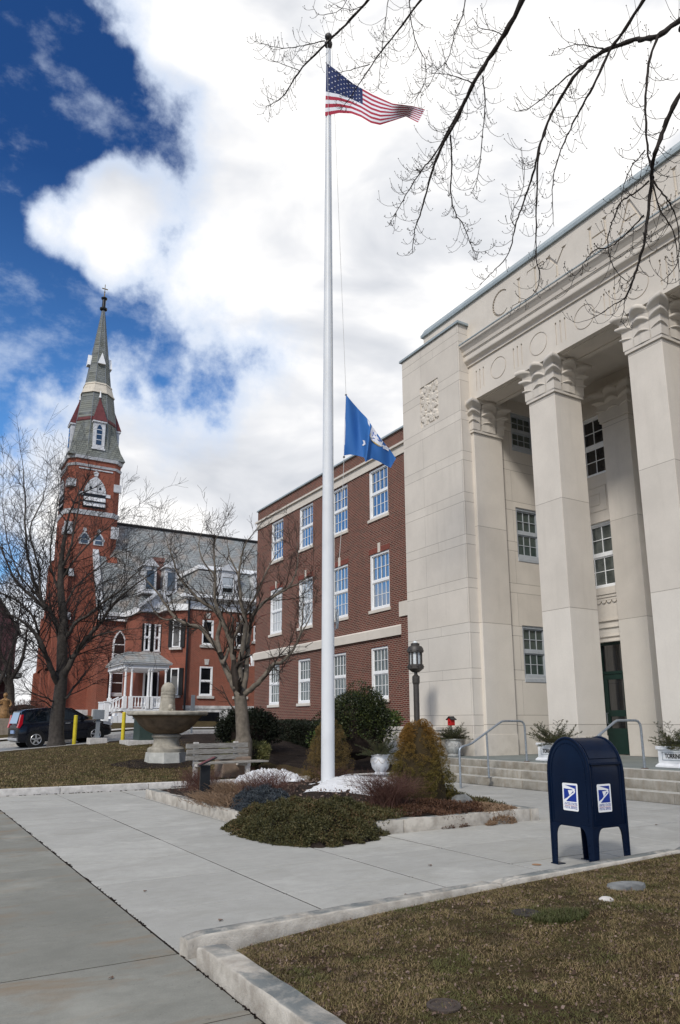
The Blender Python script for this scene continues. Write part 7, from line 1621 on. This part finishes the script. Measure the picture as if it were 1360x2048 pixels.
# density higher near the viewer; positions only on the foreground lawn
x = 1.93+8.3*g.uniform(0, 1, n)**1.15; d = .02+g.uniform(0, 1, n)**1.15*3.6; yk = 4.80+(x-1.75)*.079; y = yk-d
ang = np.degrees(np.arctan2(x, y)); keep = (y > -.5) & (ang > 3) & (ang < 66); x, y = x[keep], y[keep]
clump = np.sin(x*5.1+np.sin(y*4.3)*1.3)*np.sin(y*6.2+np.sin(x*3.7))+.6*np.sin(x*17+y*13)*np.sin(x*9-y*15); keep = clump+g.normal(0, .5, len(x)) > -.35; x, y = x[keep], y[keep]
z = np.array([lawnz(a, b) for a, b in zip(x, y)]); bl = blades('grass', np.column_stack([x, y, z-.004]), .017, 3, M_['grass'], 2.0, .0017); tag(bl, kind='stuff')
n = 70000; x = g.uniform(-1.5, 9.5, n); y = 17.32+g.uniform(0, 1, n)**1.6*12; z = np.array([zg(a, b) for a, b in zip(x, y)]); tag(blades('grass', np.column_stack([x, y, z-.005]), .035, 4, M_['grass'], 1.3, .006), kind='stuff')
n = 650; x = 1.95+8*g.uniform(0, 1, n)**1.1; d = .03+g.uniform(0, 1, n)*3.6; y = 4.80+(x-1.75)*.079-d; z = np.array([lawnz(a, b) for a, b in zip(x, y)]); V, F = leaves(np.column_stack([x, y, z+.012]), np.column_stack([g.normal(0, 1, (n, 2)), np.full(n, .12)]), .030, 5, .45, .7); tag(npmesh('fallen_leaves', V, F, M_['leaf']), kind='stuff')
n = 16000; x = 1.95+8*g.uniform(0, 1, n)**1.1; d = .02+g.uniform(0, 1, n)*3.6; y = 4.80+(x-1.75)*.079-d; z = np.array([lawnz(a, b) for a, b in zip(x, y)]); V, F = leaves(np.column_stack([x, y, z+.008]), np.column_stack([g.normal(0, 1, (n, 2)), np.full(n, .2)]), .017, 15, .6, .6); tag(npmesh('lawn_debris', V, F, M_['leaf']), kind='stuff')
# greener tuft
n = 3200; a = g.uniform(0, 6.28, n); r_ = np.sqrt(g.uniform(0, 1, n)); pc = on_lawn(1122, 1838); x = pc[0]+.24*r_*np.cos(a); y = pc[1]+.14*r_*np.sin(a); z = np.array([lawnz(p, q) for p, q in zip(x, y)])
tag(blades('grass_tuft', np.column_stack([x, y, z]), .035, 6, leafmat('green_grass', [(.032, .040, .012), (.055, .066, .018), (.09, .075, .04)]), 1.2), 'slightly greener tuft of grass in the brown lawn below the mailbox', 'grass tuft')
# grit along joints and kerbs
g_ = random.Random(14); mb = MB()
for i in range(300):
    yy = 4.9+9*g_.random()**.8; yy += .25*math.sin(yy*7); xx = 1.748+g_.gauss(0, .006); s_ = g_.uniform(.0015, .0045); mb.obox((xx, yy, .001), (1, g_.uniform(-1, 1), 0), (-.3, 1, 0), (0, 0, 1), s_*1.6, s_, .003)
for i in range(120):
    xx = g_.uniform(-1.5, 12); mb.obox((xx, 17.05-abs(g_.gauss(0, .02)), .004), (1, g_.uniform(-1, 1), 0), (-.3, 1, 0), (0, 0, 1), g_.uniform(.01, .03), .012, .006)
for i in range(110):
    yy = g_.uniform(1.5, 4.7); mb.obox((1.742-abs(g_.gauss(0, .010)), yy, .002), (1, g_.uniform(-1, 1), 0), (-.3, 1, 0), (0, 0, 1), g_.uniform(.002, .008), g_.uniform(.002, .005), .003)
tag(mb.build('grit', M_['mulch']), kind='stuff')
lv = MB()
for i, (px, py) in enumerate(((222, 1957), (441, 1841), (860, 1731), (812, 1790), (1180, 1580), (1313, 1650), (290, 1783))):
    d = PX(px, py, 1)-EYE; p = EYE+d*(.004-1.45)/d[2]; q = MB(); a = i*1.3; s_ = .016+.004*(i % 3)
    q.add([(p[0]+s_*math.cos(a+t)*(1+.3*math.sin(3*t)), p[1]+s_*.8*math.sin(a+t), .004+.006*(1+math.sin(2*t))) for t in np.linspace(0, 5.4, 7)], [tuple(range(7))])
    tag(q.build('fallen_leaf', M_['leaf']), ('dry brown leaf on the old sidewalk at lower left', 'dry leaf on the new concrete above the kerb corner', 'dry leaf lying left of the mailbox feet', 'dry leaf beside the long joint near the lawn kerb', 'dry leaf behind the mailbox near the steps', 'dry leaf on the concrete right of the mailbox', 'dry leaf in the middle of the pale walk')[i], 'leaf', 'dry leaves on the sidewalk')
